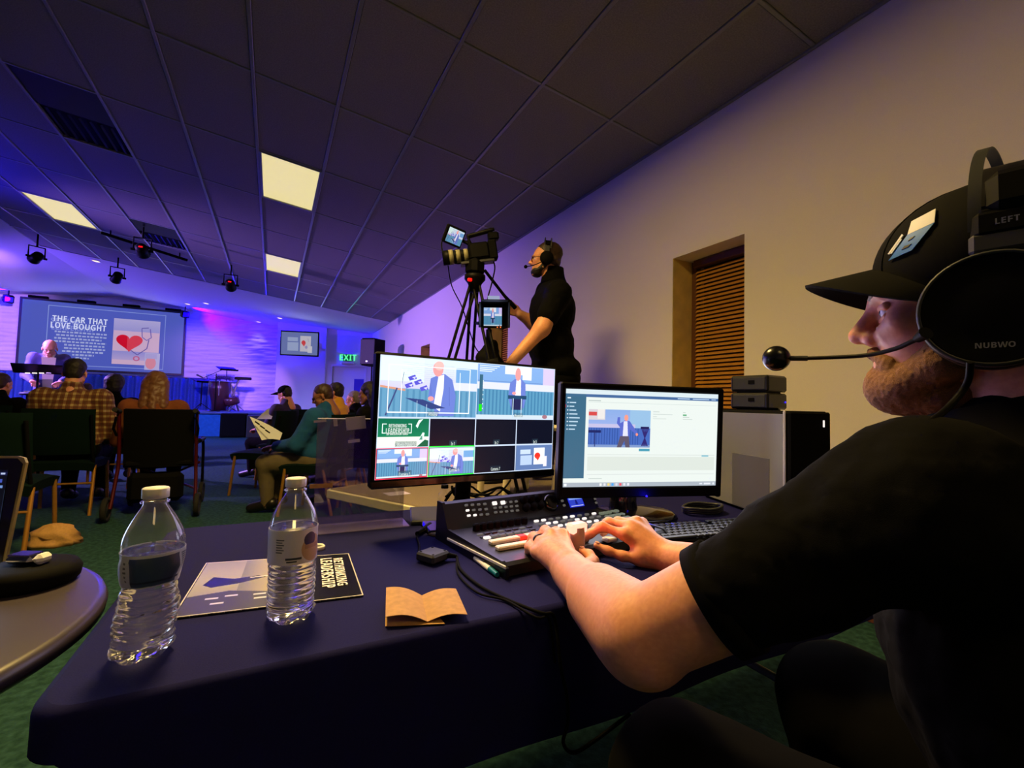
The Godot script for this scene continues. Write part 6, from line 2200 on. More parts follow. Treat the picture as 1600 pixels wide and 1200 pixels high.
	for r in 2:
		for i in 3:
			var p: Vector3 = pan.call(817 + 11 * i + r * 4, 782 - i * 1.5 + r * 12, 0.0)
			part("knob", lathed([Vector2(0, 0.016), Vector2(0.007, 0.016), Vector2(0.009, 0.012), Vector2(0.0105, 0.0), Vector2(0, 0)], 16, Transform3D(Basis(pbs.x, pbs.z, -pbs.y), p)), M.matte, o)
	var dl: Vector3 = pan.call(860, 786, 0.0)
	part("search_dial", lathed([Vector2(0, 0.008), Vector2(0.012, 0.01), Vector2(0.02, 0.01), Vector2(0.023, 0.004), Vector2(0.024, 0.0), Vector2(0, 0)], 28, Transform3D(Basis(pbs.x, pbs.z, -pbs.y), dl)), M.shiny_black, o)
	var im := canvas(96, 64, Color(0.15, 0.2, 0.85))
	rect(im, 4, 4, 92, 24, Color(0.55, 0.68, 1.0))
	rect(im, 4, 24, 92, 52, Color(0.2, 0.28, 0.8))
	poly(im, [Vector2(40, 50), Vector2(44, 26), Vector2(52, 26), Vector2(58, 50)], Color(0.1, 0.12, 0.5))
	rect(im, 6, 56, 90, 60, Color(0.85, 0.88, 1.0))
	part("display", plate(0.052, 0.034, 0.002, Transform3D(pbs, pan.call(899, 783, 0.0))), screen_mat(im, 0.95), o)
	for q in [[876, 777], [878, 783], [881, 790], [922, 773], [929, 780], [931, 786], [918, 776]]:
		pkey.call("panel_button", pan.call(q[0], q[1], 0.002), Vector3(0.008, 0.006, 0.004), dim)

# ---------------------------------------------------------------- the computer, its keyboard and two small boxes
func build_computer() -> void:
	# nearest upright edge of the tower is at x 1229 in the photograph
	var e := Vector3(1.305, TABLE, -0.81)
	var dir := Vector3(-0.317, 0, 0.949).normalized()
	var high := 0.327
	var n := Vector3(-dir.z, 0, dir.x)
	var deep := 0.42
	var wide := 0.14
	var fr := Transform3D(Basis(dir, Vector3.UP, n), e)
	var pc := thing("computer_tower", "black computer tower with a glossy grey side panel on the right of the desk", "computer", e)
	part("case", box(Vector3(deep, high, wide), fr * X(Vector3(-deep / 2, high / 2, -wide / 2 - 0.002)), 0.008), M.matte, pc)
	var sidep := mat(Color(0.55, 0.56, 0.56), 0.18, 0.35)
	part("side_panel", box(Vector3(deep - 0.02, high - 0.02, 0.004), fr * X(Vector3(-deep / 2, high / 2, 0.001)), 0.001), sidep, pc)
	part("window_recess", box(Vector3(deep * 0.42, high * 0.52, 0.003), fr * X(Vector3(-deep * 0.36, high * 0.3, 0.003)), 0.001), mat(Color(0.4, 0.41, 0.41), 0.3, 0.3), pc)
	part("front_edge", box(Vector3(0.008, high, 0.008), fr * X(Vector3(-0.004, high / 2, 0.002)), 0.003), mat(Color(0.75, 0.74, 0.76), 0.3), pc)
	part("front_panel", box(Vector3(0.012, high - 0.004, wide - 0.004), fr * X(Vector3(0.004, high / 2, -wide / 2)), 0.005), M.matte, pc)
	part("power_light", box(Vector3(0.003, 0.02, 0.005), fr * X(Vector3(0.011, high - 0.035, -wide + 0.028)), 0.001), M.led_white, pc)
	for k in 2:
		var bx0 := thing("capture_box", ["lower of two small black boxes stacked on the computer tower, with a blue light", "upper of two small black boxes stacked on the computer tower"][k], "electronic box", fr * Vector3(-0.235, high + 0.058 * k, -0.09), "small boxes on the computer tower")
		var q := fr * X(Vector3(-0.235, high + 0.03 + 0.058 * k, -0.09), 0.42)
		part("case", box(Vector3(0.13, 0.054, 0.12), q, 0.006), mat(Color(0.09, 0.09, 0.1), 0.3), bx0)
		part("front_face", box(Vector3(0.11, 0.04, 0.003), q * X(Vector3(0, 0, 0.06)), 0.001), M.charcoal, bx0)
		part("port", box(Vector3(0.02, 0.012, 0.002), q * X(Vector3(0.01, 0.004, 0.062))), M.black, bx0)
		part("foot", box(Vector3(0.1, 0.004, 0.09), q * X(Vector3(0, -0.029, 0))), M.rubber, bx0)
		if k == 0:
			part("power_light", ball(q * Vector3(0.0655, -0.002, -0.045), Vector3.ONE * 0.0028, 8), M.led_blue, bx0)
	# keyboard
	var k0 := PH(1042, 846, TABLE + 0.015)
	var k1 := PH(1168, 834, TABLE + 0.015)
	var kd := (k1 - k0).normalized()
	var kf := Transform3D(Basis(kd, Vector3.UP, kd.cross(Vector3.UP)), k0 - kd * 0.09)
	var kb := thing("keyboard", "black keyboard lying between the console and the computer tower", "keyboard", kf.origin)
	part("case", box(Vector3(0.44, 0.016, 0.135), kf * X(Vector3(0.22, -0.008, -0.066)), 0.005), M.black, kb)
	var kt := mat(Color(0.14, 0.15, 0.14), 0.35)
	for r in 6:
		var x := 0.008
		var i := 0
		while x < 0.42:
			var kw := 0.0175
			if r == 0 and i == 3:
				kw = 0.1
			elif i == 0:
				kw = 0.018 + 0.004 * (5 - r)
			if not (x > 0.29 and x < 0.3) and x + kw < 0.435:
				part("key", box(Vector3(kw - 0.003, 0.007, 0.0165), kf * X(Vector3(x + kw / 2, 0.003, -0.013 - r * 0.0205)), 0.002), kt, kb)
			x += kw + 0.0015
			i += 1

# ---------------------------------------------------------------- water bottles
func bottle(x: float, y: float, ytop: float, bent: float, level: float, label: String, print_im: Image, ribs_from: float, ribs_to: float) -> void:
	var at := PH(x, y, TABLE)
	var d := (at - Vector3(0, EYE, 0)).dot(cam_f)
	var high: float = P(x, ytop, d).y - TABLE
	var o := thing("water_bottle", label, "bottle", at, "clear plastic water bottles")
	var k := high / 0.203
	var n := FastNoiseLite.new()
	n.seed = 4 if bent > 0 else 9
	n.frequency = 1.0
	var wall := func(v: float) -> float:
		# radius at a share v of the height
		var r := 0.0325
		if v < 0.06:
			r = lerpf(0.023, 0.0325, sqrt(v / 0.06))
		elif v > 0.9:
			r = 0.0125
		elif v > 0.66:
			var t := (v - 0.66) / 0.24
			r = lerpf(0.0325, 0.0125, t * t * (1.6 - 0.6 * t))
		if v > ribs_from and v < ribs_to:
			r -= 0.0013 * (0.5 + 0.5 * cos(v * 203.0 * 0.68))
		return r * k
	var shift := func(v: float) -> Vector3:
		return Vector3(bent * 0.004 * sin(v * PI) + bent * 0.006 * v, 0, 0)
	var skin := func(v: float, a: float, inset: float) -> Vector3:
		var r: float = wall.call(v) - inset
		if v > 0.05 and v < 0.62:
			r *= 1.0 + (0.035 + 0.075 * bent) * n.get_noise_3d(cos(a) * 1.1, v * 6.0, sin(a) * 1.1) + 0.012 * n.get_noise_3d(cos(a) * 5.0, v * 24.0, sin(a) * 5.0)
			r *= 1.0 - bent * 0.14 * exp(-pow((v - 0.42) / 0.07, 2))
		if v < 0.07:
			r *= 1.0 + 0.07 * cos(a * 5.0)
		return at + shift.call(v) + Vector3(cos(a) * r, v * high + (0.004 * cos(a * 5.0) if v < 0.03 else 0.0), sin(a) * r)
	var shell := func(v0: float, v1: float, rows: int, inset: float, closed: bool) -> ArrayMesh:
		var st := S()
		st.set_smooth_group(0)
		var seg := 40
		var ring := []
		for i in rows + 1:
			var v := lerpf(v0, v1, float(i) / rows)
			var row := []
			for j in seg:
				row.append(skin.call(v, TAU * j / seg, inset))
			ring.append(row)
		for i in rows:
			for j in seg:
				var q := (j + 1) % seg
				quad(st, ring[i][q], ring[i][j], ring[i + 1][j], ring[i + 1][q])
		var c0 := Vector3.ZERO
		for p in ring[0]:
			c0 += p / seg
		c0.y += 0.003
		for j in seg:
			tri(st, c0, ring[0][j], ring[0][(j + 1) % seg])
		if closed:
			st.set_smooth_group(1)
			var c1 := Vector3.ZERO
			for p in ring[rows]:
				c1 += p / seg
			for j in seg:
				tri(st, c1, ring[rows][(j + 1) % seg], ring[rows][j])
		return done(st)
	part("shell", shell.call(0.004, 0.925, 90, 0.0, false), M.plastic_clear, o)
	part("water", shell.call(0.012, level, 70, 0.0009, true), M.water, o)
	var cr: float = 0.0142 * k
	var cx: Vector3 = at + shift.call(0.96)
	part("cap", lathed([Vector2(0, high), Vector2(cr * 0.93, high), Vector2(cr, high - 0.0012), Vector2(cr, high * 0.94), Vector2(cr * 0.9, high * 0.938), Vector2(0, high * 0.938)], 48, Transform3D(Basis(), cx), func(a: float, _y: float) -> float: return 1.0 + 0.012 * cos(a * 36.0)), M.white, o)
	part("neck_ring", lathed([Vector2(cr * 0.85, high * 0.905), Vector2(cr * 1.08, high * 0.912), Vector2(cr * 1.08, high * 0.92), Vector2(cr * 0.85, high * 0.93)], 32, Transform3D(Basis(), cx)), M.plastic_clear, o)
	# the wrapped label
	var l0 := 0.435 if bent > 0 else 0.42
	var l1 := 0.63 if bent > 0 else 0.655
	var face := atan2(-at.z, -at.x)
	var wrap := func(u: float, v: float) -> Vector3:
		var a := face + (0.5 - u) * TAU * 0.98
		return skin.call(lerpf(l0, l1, v), a, -0.0006)
	part("label", sheeted(48, 6, wrap, -0.0003), print_mat(print_im, 0.35), o)

func build_bottles() -> void:
	var a := canvas(512, 96, Color(0.72, 0.75, 0.82))
	rect(a, 196, 8, 330, 92, Color(0.2, 0.27, 0.4))
	rect(a, 196, 76, 340, 82, Color(0.12, 0.15, 0.28))
	rect(a, 338, 10, 378, 60, Color(0.62, 0.66, 0.76))
	for i in 7:
		rect(a, 340, 12 + 6 * i, 372 - 5 * (i % 3), 15 + 6 * i, Color(0.25, 0.27, 0.35))
	for i in 5:
		rect(a, 172, 20 + 13 * i, 182, 26 + 13 * i, Color(0.3, 0.32, 0.4))
	bottle(219, 1022, 764, 1.0, 0.625, "crumpled water bottle with a dark blue label nearest the table's left edge", a, 0.08, 0.42)
	var b := canvas(512, 96, Color(0.82, 0.82, 0.86))
	oval(b, 330, 56, 46, 38, Color(0.72, 0.6, 0.5))
	oval(b, 318, 30, 26, 20, Color(0.15, 0.18, 0.38))
	rect(b, 296, 44, 372, 56, Color(0.62, 0.5, 0.45))
	for i in 6:
		rect(b, 196, 24 + 7 * i, 226 - 6 * (i % 2), 27 + 7 * i, Color(0.3, 0.32, 0.4))
	rect(b, 232, 76, 286, 82, Color(0.2, 0.22, 0.3))
	rect(b, 236, 85, 270, 89, Color(0.2, 0.22, 0.3))
	bottle(453, 964, 748, 0.0, 0.655, "upright ribbed water bottle with a white and brown label standing on the printed programme", b, 0.08, 0.42)

# ---------------------------------------------------------------- papers and small things
func build_papers() -> void:
	var at := func(x: float, y: float) -> Vector3: return PH(x, y, TABLE + 0.003)
	var a: Vector3 = at.call(268, 966)
	var b: Vector3 = at.call(568, 930)
	var c: Vector3 = at.call(545, 865)
	var d: Vector3 = at.call(322, 880)
	var im := canvas(256, 200, Color(0.5, 0.48, 0.42))
	rect(im, 0, 0, 256, 200, Color(0.07, 0.07, 0.075))
	for y in 196:
		var k := 0.5 + 0.5 * sin(y * 0.02)
		rect(im, 3, y + 2, 70, y + 3, Color(0.5, 0.5, 0.5).lerp(Color(0.66, 0.65, 0.6), k))
	for i in 62:
		rect(im, 70 + i, 2, 72 + i, 198, Color(0.5, 0.5, 0.5).lerp(Color(0.75, 0.7, 0.55), i / 62.0))
	poly(im, [Vector2(26, 70), Vector2(60, 84), Vector2(96, 78), Vector2(110, 86), Vector2(70, 104), Vector2(30, 112), Vector2(16, 100)], Color(0.16, 0.16, 0.17))
	poly(im, [Vector2(3, 140), Vector2(60, 130), Vector2(130, 150), Vector2(130, 198), Vector2(3, 198)], Color(0.3, 0.3, 0.32))
	line(im, Vector2(84, 84), Vector2(112, 82), 4, Color(0.85, 0.83, 0.8))
	for q in [[30, 150], [56, 146], [40, 168], [96, 150], [98, 164]]:
		rect(im, q[0], q[1], q[0] + 18, q[1] + 5, Color(0.85, 0.85, 0.86))
	rect(im, 132, 2, 134, 198, Color(0.3, 0.3, 0.3))
	for q in [[0, 0, 256, 2], [0, 198, 256, 200], [0, 0, 2, 200], [254, 0, 256, 200]]:
		rect(im, q[0], q[1], q[2], q[3], Color(0.85, 0.83, 0.78))
	var page := func(u: float, v: float) -> Vector3:
		return a.lerp(b, u).lerp(d.lerp(c, u), v) + Vector3(0, 0.0005, 0)
	var o := part("programme", sheeted(12, 4, page, 0.0022), print_mat(im, 0.22))
	tag(o, "printed black and grey programme lying flat under the upright water bottle", "booklet")
	var ux := (b - a).normalized()
	var uz := (d - a).normalized()
	var lb := Basis(-uz, ux, Vector3.UP).orthonormalized()
	lb = Basis((uz * -1.0), ux, (uz * -1.0).cross(ux)).orthonormalized()
	var ink: Material = M.print_white
	letters("lettering", "RETHINKING", 0.017, Transform3D(lb, a.lerp(b, 0.9).lerp(d.lerp(c, 0.9), 0.55) + Vector3(0, 0.0012, 0)), ink, o, true, 0.0004, 1.05)
	letters("lettering", "LEADERSHIP", 0.021, Transform3D(lb, a.lerp(b, 0.815).lerp(d.lerp(c, 0.815), 0.55) + Vector3(0, 0.0012, 0)), ink, o, true, 0.0004, 0.95)
	# folded tan cards
	var p0: Vector3 = at.call(602, 978)
	var p1: Vector3 = at.call(668, 973)
	var p2: Vector3 = at.call(730, 967)
	var e0: Vector3 = at.call(603, 930)
	var e1: Vector3 = at.call(659, 932)
	var e2: Vector3 = at.call(712, 926)
	var card := thing("folded_card", "open tan folded card lying near the front edge of the navy table", "card", p1)
	var leaf := func(u: float, v: float) -> Vector3: return (p0 + Vector3(0, 0.012, 0)).lerp(p1 + Vector3(0, 0.001, 0), u).lerp((e0 + Vector3(0, 0.012, 0)).lerp(e1 + Vector3(0, 0.001, 0), u), v) + Vector3(0, 0.006 * sin(u * PI), 0)
	part("left_leaf", sheeted(8, 3, leaf, -0.0007), M.kraft, card)
	var leaf2 := func(u: float, v: float) -> Vector3: return (p1 + Vector3(0, 0.001, 0)).lerp(p2 + Vector3(0, 0.006, 0), u).lerp((e1 + Vector3(0, 0.001, 0)).lerp(e2 + Vector3(0, 0.006, 0), u), v) + Vector3(0, 0.005 * sin(u * PI), 0)
	part("right_leaf", sheeted(8, 3, leaf2, -0.0007), M.kraft, card)
	var under := func(u: float, v: float) -> Vector3: return p0.lerp(at.call(695, 974), u).lerp(e0.lerp(e1, u), v) - Vector3(0, 0.001, 0)
	part("under_leaf", sheeted(4, 3, under, -0.0008), M.kraft, card)
	# pen
	var pa := PH(739, 869, TABLE + 0.006)
	var pb := PH(777, 898, TABLE + 0.006)
	var pen := thing("pen", "white and teal pen lying beside the console's left edge", "pen", pa)
	part("barrel", tubed([pa.lerp(pb, 0.12), pa.lerp(pb, 0.72)], 0.0055, 12), M.white, pen)
	part("grip", tubed([pa.lerp(pb, 0.72), pb], [0.0056, 0.0045], 12), mat(Color(0.0, 0.42, 0.46), 0.4), pen)
	part("button", tubed([pa, pa.lerp(pb, 0.12)], 0.0035, 10), mat(Color(0.12, 0.15, 0.6), 0.4), pen)
	part("clip", box(Vector3(0.004, 0.002, 0.05), Transform3D(Basis.looking_at(pb - pa, Vector3.UP), pa.lerp(pb, 0.3) + Vector3(0, 0.007, 0)), 0.0006), M.charcoal, pen)
	# ring-shaped white cap behind the upright bottle
	var cp: Vector3 = at.call(497, 856)
	tag(part("bottle_cap", lathed([Vector2(0.008, 0.0), Vector2(0.014, 0.0), Vector2(0.0145, 0.006), Vector2(0.012, 0.009), Vector2(0.009, 0.007), Vector2(0.008, 0.0)], 28, Transform3D(Basis(), cp - Vector3(0, 0.003, 0))), M.white), "white plastic ring lying behind the upright water bottle", "bottle cap")

func build_cables() -> void:
	# the black adapter box and its leads
	var c := PH(676, 868, TABLE + 0.012)
	var q := Transform3D(Basis(Vector3.UP, 0.5), c)
	var ad := thing("cable_adapter", "small square black adapter box with leads on the navy cloth left of the console", "adapter", c)
	part("case", box(Vector3(0.05, 0.018, 0.05), q, 0.004), M.charcoal, ad)
	for s in [[-0.017, -0.017], [0.017, -0.017], [0.017, 0.017], [-0.017, 0.017]]:
		part("screw", ball(q * Vector3(s[0], 0.009, s[1]), Vector3(0.003, 0.0012, 0.003), 8), M.black, ad)
	part("plug", tubed([q * Vector3(0.02, 0, 0.02), q * Vector3(0.034, -0.003, 0.036)], [0.007, 0.004], 8), M.black, ad)
	var at := func(x: float, y: float) -> Vector3: return PH(x, y, TABLE + 0.004)
	var edge := PZ(866, 968, -0.632)
	var hang := [PZ(876, 1040, -0.6), PZ(886, 1090, -0.6), PZ(887, 1130, -0.6), PZ(880, 1160, -0.6), PZ(895, 1176, -0.58), PZ(925, 1160, -0.56), PZ(985, 1115, -0.54)]
	var main := part("cable", tubed(bend([q * Vector3(0.034, -0.004, 0.036), at.call(720, 890), at.call(752, 917), at.call(800, 940), at.call(846, 958), edge + Vector3(0, 0.003, 0)] + hang, 5), 0.0028, 8), M.matte)
	tag(main, "thin black cable running from the adapter box over the table's front edge", "cable")
	var second := part("cable", tubed(bend([q * Vector3(0.03, -0.006, 0.04), at.call(716, 897), at.call(746, 926), at.call(790, 938), at.call(838, 965), edge + Vector3(-0.01, 0.003, 0), edge + Vector3(-0.005, -0.06, 0.012)], 5), 0.002, 8), M.matte)
	tag(second, "second thinner black cable beside the one running off the front edge", "cable")
	var lead := part("cable", tubed(bend([q * Vector3(-0.02, 0.0, -0.02), at.call(655, 852), at.call(652, 838), at.call(662, 828), at.call(690, 820), PH(720, 826, TABLE + 0.012)], 5), 0.0025, 8), M.black)
	tag(lead, "black lead looping from the adapter box to the console", "cable")
	var plug := part("cable_plug", tubed([at.call(652, 836) + Vector3(0, 0.003, 0), at.call(672, 822) + Vector3(0, 0.003, 0)], [0.006, 0.0075], 10), M.black)
	tag(plug, "black cable plug lying left of the console's rear corner", "plug")
	# black folder and tan pad behind the console's corner
	var f0: Vector3 = at.call(652, 806)
	tag(part("notebook", box(Vector3(0.24, 0.012, 0.17), Transform3D(Basis(Vector3.UP, -0.25), PH(712, 806, TABLE + 0.007) + Vector3(0.0, 0, -0.02)), 0.003), M.charcoal), "thin black notebook partly under the console's left rear corner", "notebook")
	tag(part("note_pad", box(Vector3(0.1, 0.008, 0.07), Transform3D(Basis(Vector3.UP, 0.5), PH(706, 831, TABLE + 0.004)), 0.002), mat(Color(0.42, 0.38, 0.3), 0.7)), "small olive pad beneath the black lead left of the console", "pad")
	# tangle behind the left monitor: leads, plugs and a clear bulb-like bottle
	var st := S()
	var r := RandomNumberGenerator.new()
	r.seed = 12
	for k in 7:
		var p := []
		for i in 6:
			p.append(Vector3(0.47 + 0.045 * i + r.randf_range(-0.015, 0.015), TABLE + 0.008 + r.randf() * 0.075, -1.3 + r.randf_range(-0.05, 0.05)))
		var one := part("cable", tubed(bend(p, 4), 0.003 + 0.0015 * r.randf(), 6), M.matte)
		tag(one, "black cable in the tangle under the multi-picture monitor", "cable", "tangled cables under the monitor")
	var bl := PH(694, 793, TABLE + 0.001)
	var jar := thing("clear_bottle", "small clear plastic bottle standing under the multi-picture monitor", "bottle", bl)
	part("bottle_wall", lathed([Vector2(0, 0), Vector2(0.018, 0.0), Vector2(0.021, 0.008), Vector2(0.018, 0.02), Vector2(0.021, 0.03), Vector2(0.019, 0.042), Vector2(0.01, 0.052), Vector2(0.01, 0.062), Vector2(0, 0.062)], 24, Transform3D(Basis(), bl)), M.plastic_clear, jar)
	part("cap", lathed([Vector2(0, 0.07), Vector2(0.011, 0.07), Vector2(0.012, 0.06), Vector2(0, 0.06)], 20, Transform3D(Basis(), bl)), M.black, jar)
	# coiled leads behind the right monitor's foot
	for k in 3:
		var ring := []
		var cc := PH(1098, 797 - k * 3, TABLE + 0.006 + 0.008 * k)
		for i in 22:
			var a := TAU * i / 20.0
			ring.append(cc + Vector3(cos(a) * 0.075, 0.002 * sin(a * 3), sin(a) * 0.04))
		tag(part("cable", tubed(ring, 0.0045, 8), M.charcoal), "dark cable coil %s the pile beside the right monitor's foot" % ["lowest of", "in the middle of", "on top of"][k], "cable", "coiled cables beside the monitor foot")
	var tr := PH(1075, 797, TABLE + 0.008)
	tag(part("plug", box(Vector3(0.025, 0.016, 0.018), X(tr, 0.4), 0.004), M.charcoal), "small dark plug between the right monitor's foot and the coiled cables", "plug")

func build_sign_holder() -> void:
	var a := PH(489, 824, TABLE)
	var b := PH(630, 812, TABLE)
	var dir := Vector3(b.x - a.x, 0, b.z - a.z).normalized()
	var n := Vector3(-dir.z, 0, dir.x)
	if n.z < 0:
		n = -n
	var wide := a.distance_to(b)
	var top := PN(492, 654, a, n)
	var high := top.y - TABLE
	var up := (top - a).normalized()
	var fr := Transform3D(Basis(dir, Vector3.UP, n), a)
	var o := thing("sign_holder", "clear acrylic sign holder with a bent foot standing behind the bottles", "sign holder", a)
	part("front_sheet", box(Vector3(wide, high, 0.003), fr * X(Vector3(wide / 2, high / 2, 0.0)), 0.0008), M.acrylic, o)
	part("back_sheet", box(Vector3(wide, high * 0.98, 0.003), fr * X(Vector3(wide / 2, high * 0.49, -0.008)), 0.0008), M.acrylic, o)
	part("foot", box(Vector3(wide, 0.003, 0.09), fr * X(Vector3(wide / 2, 0.002, 0.035)), 0.0008), clear(Color(0.6, 0.55, 0.75), 0.35, 0.1), o)
	part("top_edge", box(Vector3(wide, 0.003, 0.011), fr * X(Vector3(wide / 2, high, -0.004)), 0.001), clear(Color(0.9, 0.9, 1.0), 0.55, 0.1), o)
	for q in [[556, 661, 0.05, 0.034], [524, 660, 0.01, 0.02], [500, 658, 0.03, 0.006], [553, 689, 0.03, 0.008]]:
		part("tape_remnant", box(Vector3(q[2], q[3], 0.0006), Transform3D(fr.basis * Basis(Vector3(0, 0, 1), 0.12), PN(q[0], q[1], a, n) + n * 0.002), 0.0001), mat(Color(0.75, 0.7, 0.85), 0.6), o)
	part("tape_remnant", box(Vector3(0.055, 0.011, 0.0006), Transform3D(fr.basis, PN(502, 759, a, n) + n * 0.002), 0.0001), M.kraft, o)

# ---------------------------------------------------------------- the man at the console
func build_operator() -> void:
	var rf := Vector3(cam_r.x, 0, cam_r.z).normalized()
	var ff := Vector3(cam_f.x, 0, cam_f.z).normalized()
	var O := P(1533, 484, 0.53)
	var fwd := (rf * -0.70 + ff * 0.71).normalized()
	var right := fwd.cross(Vector3.UP).normalized()
	var head := Transform3D(Basis(right, Vector3.UP, -fwd), O)
	var k := 1.0
	var nb: Vector3 = head * Vector3(0, -0.19, 0.055)
	var j := {
		"N": nb, "C": nb + Vector3(0.0, -0.2, 0.02), "P": Vector3(nb.x, 0.55, 0.02),
		"SL": P(1446, 782, 0.43), "SR": P(1683, 751, 0.602), "EL": P(1002, 993, 0.54), "WL": P(893, 895, 0.80),
		"ER": P(1249, 914, 0.77), "WR": P(1030, 868, 0.95),
		"HL": Vector3(nb.x - 0.13, 0.57, 0.0), "HR": Vector3(nb.x + 0.09, 0.57, 0.02), "KL": Vector3(nb.x - 0.26, 0.57, -0.42), "KR": Vector3(nb.x + 0.12, 0.56, -0.44),
		"AL": Vector3(nb.x - 0.24, 0.09, -0.4), "AR": Vector3(nb.x + 0.12, 0.09, -0.4), "TL": Vector3(nb.x - 0.26, 0.045, -0.56), "TR": Vector3(nb.x + 0.13, 0.045, -0.56),
	}
	var g := 1.08
	var l := limbs(j, g)
	var n := thing("person", "bearded man in a black cap and polo shirt seated with both hands on the console", "person", Vector3(nb.x, 0, 0.02))
	# left hand, seen from its back, the fingers on the pale keys
	var lm := [P(840, 863, 0.875), P(848, 848, 0.89), P(861, 836, 0.905), P(879, 836, 0.915)]
	var lf := [
		[lm[0], P(828, 855, 0.915), P(824, 868, 0.94)], [lm[1], P(834, 839, 0.935), P(826, 851, 0.962)],
		[lm[2], P(852, 829, 0.95), P(839, 839, 0.985)], [lm[3], P(869, 831, 0.96), P(857, 839, 0.995)],
		[P(917, 890, 0.835), P(927, 877, 0.868), P(921, 867, 0.89), P(909, 860, 0.91)],
	]
	var left := fingers(lf, 0.0098)
	for i in 4:
		left.append(cap(j.WL.lerp(lm[i], 0.15), lm[i], 0.021, 0.0118))
	left.append(cap(j.WL.lerp(lm[2], 0.2), j.WL.lerp(lm[1], 0.75), 0.026, 0.018))
	left.append(cap(P(899, 893, 0.81), P(920, 886, 0.85), 0.02, 0.016))
	left += [cap(j.EL, j.WL, 0.05, 0.033), cap(j.EL.lerp(j.WL, 0.1), j.EL.lerp(j.WL, 0.5), 0.053, 0.047), cap(j.SL, j.EL, 0.056, 0.049), cap(j.EL + Vector3(0, -0.01, 0.0), j.EL + Vector3(0.004, -0.012, 0.004), 0.042, 0.042)]
	# right hand, thumb towards the eye, the first finger stretched to the lever
	var rm := [P(976, 835, 0.965), P(985, 822, 0.985), P(995, 816, 1.005), P(1003, 818, 1.02)]
	var rg := [
		[rm[0], P(941, 823, 0.985), P(922, 834, 0.99), P(911, 843, 0.993)], [rm[1], P(951, 816, 1.012), P(932, 825, 1.018), P(921, 835, 1.02)],
		[rm[2], P(965, 815, 1.035), P(942, 833, 1.04)], [rm[3], P(980, 818, 1.05), P(962, 836, 1.05)],
		[P(1008, 876, 0.94), P(973, 869, 0.945), P(950, 861, 0.953), P(932, 852, 0.962)],
	]
	var rr := fingers(rg, 0.0098)
	for i in 4:
		rr.append(cap(j.WR.lerp(rm[i], 0.15), rm[i], 0.022, 0.0122))
	rr.append(cap(j.WR, P(1002, 868, 0.948), 0.03, 0.022))
	rr.append(cap(j.WR.lerp(rm[1], 0.3), j.WR.lerp(rm[1], 0.8), 0.026, 0.018))
	rr += [cap(j.ER, j.WR, 0.052, 0.031), cap(j.ER.lerp(j.WR, 0.1), j.ER.lerp(j.WR, 0.5), 0.054, 0.045)]
	var hp := head_prims()
	var trunk: Array = l.trunk + l.hips + l.feet + [cap(j.SR, j.ER, 0.064, 0.052)]
	part("body", joined([net(trunk, 0.018, 0.04), net(moved(hp, head, k), 0.003, 0.012), net(left, 0.004, 0.012), net(rr, 0.0035, 0.012)]), M.skin, n)
	eyes(head, k, n)
	# nails and the ring
	for q in [lf[0], lf[1], rg[0], rg[4], lf[4]]:
		var e: Vector3 = q[-1]
		var dir: Vector3 = (e - q[-2]).normalized()
		var up: Vector3 = (Vector3.UP - dir * dir.y).normalized()
		part("nail", ball(Vector3.ZERO, Vector3(0.0048, 0.0015, 0.006), 10), mat(Color(0.88, 0.68, 0.58), 0.25), n).transform = n.global_transform.affine_inverse() * Transform3D(Basis(dir.cross(up), up, -dir).orthonormalized(), e + up * 0.0066)
	var rx: Vector3 = lf[1][0].lerp(lf[1][1], 0.45)
	var rd: Vector3 = (lf[1][1] - lf[1][0]).normalized()
	var ru := rd.cross(Vector3.UP).normalized()
	part("ring", lathed([Vector2(0.0102, -0.0025), Vector2(0.0115, -0.0025), Vector2(0.0115, 0.0025), Vector2(0.0102, 0.0025), Vector2(0.0102, -0.0025)], 28, Transform3D(Basis(ru, rd, ru.cross(rd)), rx)), mat(Color(0.3, 0.3, 0.32), 0.3, 0.9), n)
	# polo shirt, sleeves open at the hem
	var shirt: Array = grown(l.trunk, 0.016)
	shirt.append(ell(j.P.lerp(j.C, 0.35) + Vector3(0, 0, -0.03), Vector3(0.2, 0.24, 0.19)))
	for s in ["L", "R"]:
		var a: Vector3 = j["S" + s]
		var e: Vector3 = j["E" + s]
		var t := 0.675 if s == "L" else 0.62
		var h := a.lerp(e, t)
		var ax := (e - a).normalized()
		shirt.append(cap(a, h + ax * 0.04, 0.072, 0.0575))
		shirt.append(cap(h + ax * 0.1, h + ax * 0.22, 0.1, 0.1, -1))
	part("shirt", body(shirt, 0.0085, 0.03, 0.009, 13.0), M.polo, n)
	var ha: Vector3 = (j.EL - j.SL).normalized()
	var hx: Vector3 = ha.cross(Vector3.UP).normalized()
	part("sleeve_hem", lathed([Vector2(0.054, -0.012), Vector2(0.0605, -0.012), Vector2(0.0595, 0.012), Vector2(0.054, 0.012), Vector2(0.054, -0.012)], 40, Transform3D(Basis(hx, ha, hx.cross(ha)), j.SL.lerp(j.EL, 0.665))), M.polo, n)
	var neck_at := nb + Vector3(0, 0.048, 0)
	var collar := func(u: float, v: float) -> Vector3:
		var a := TAU * u
		var c := cos(a)
		var flare := 0.078 + 0.03 * (1.0 - v) * (1.0 - v)
		return neck_at + fwd * (c * flare * 1.08 + 0.02 * v) + right * (sin(a) * flare) + Vector3(0, -0.035 + v * (0.078 - 0.012 * c) - 0.012 * c, 0)
	part("collar", sheeted(40, 8, collar, -0.005), M.polo, n)
	part("trousers", body(grown(l.hips, 0.024), 0.014, 0.03, 0.004, 12.0), M.dark_cloth, n)
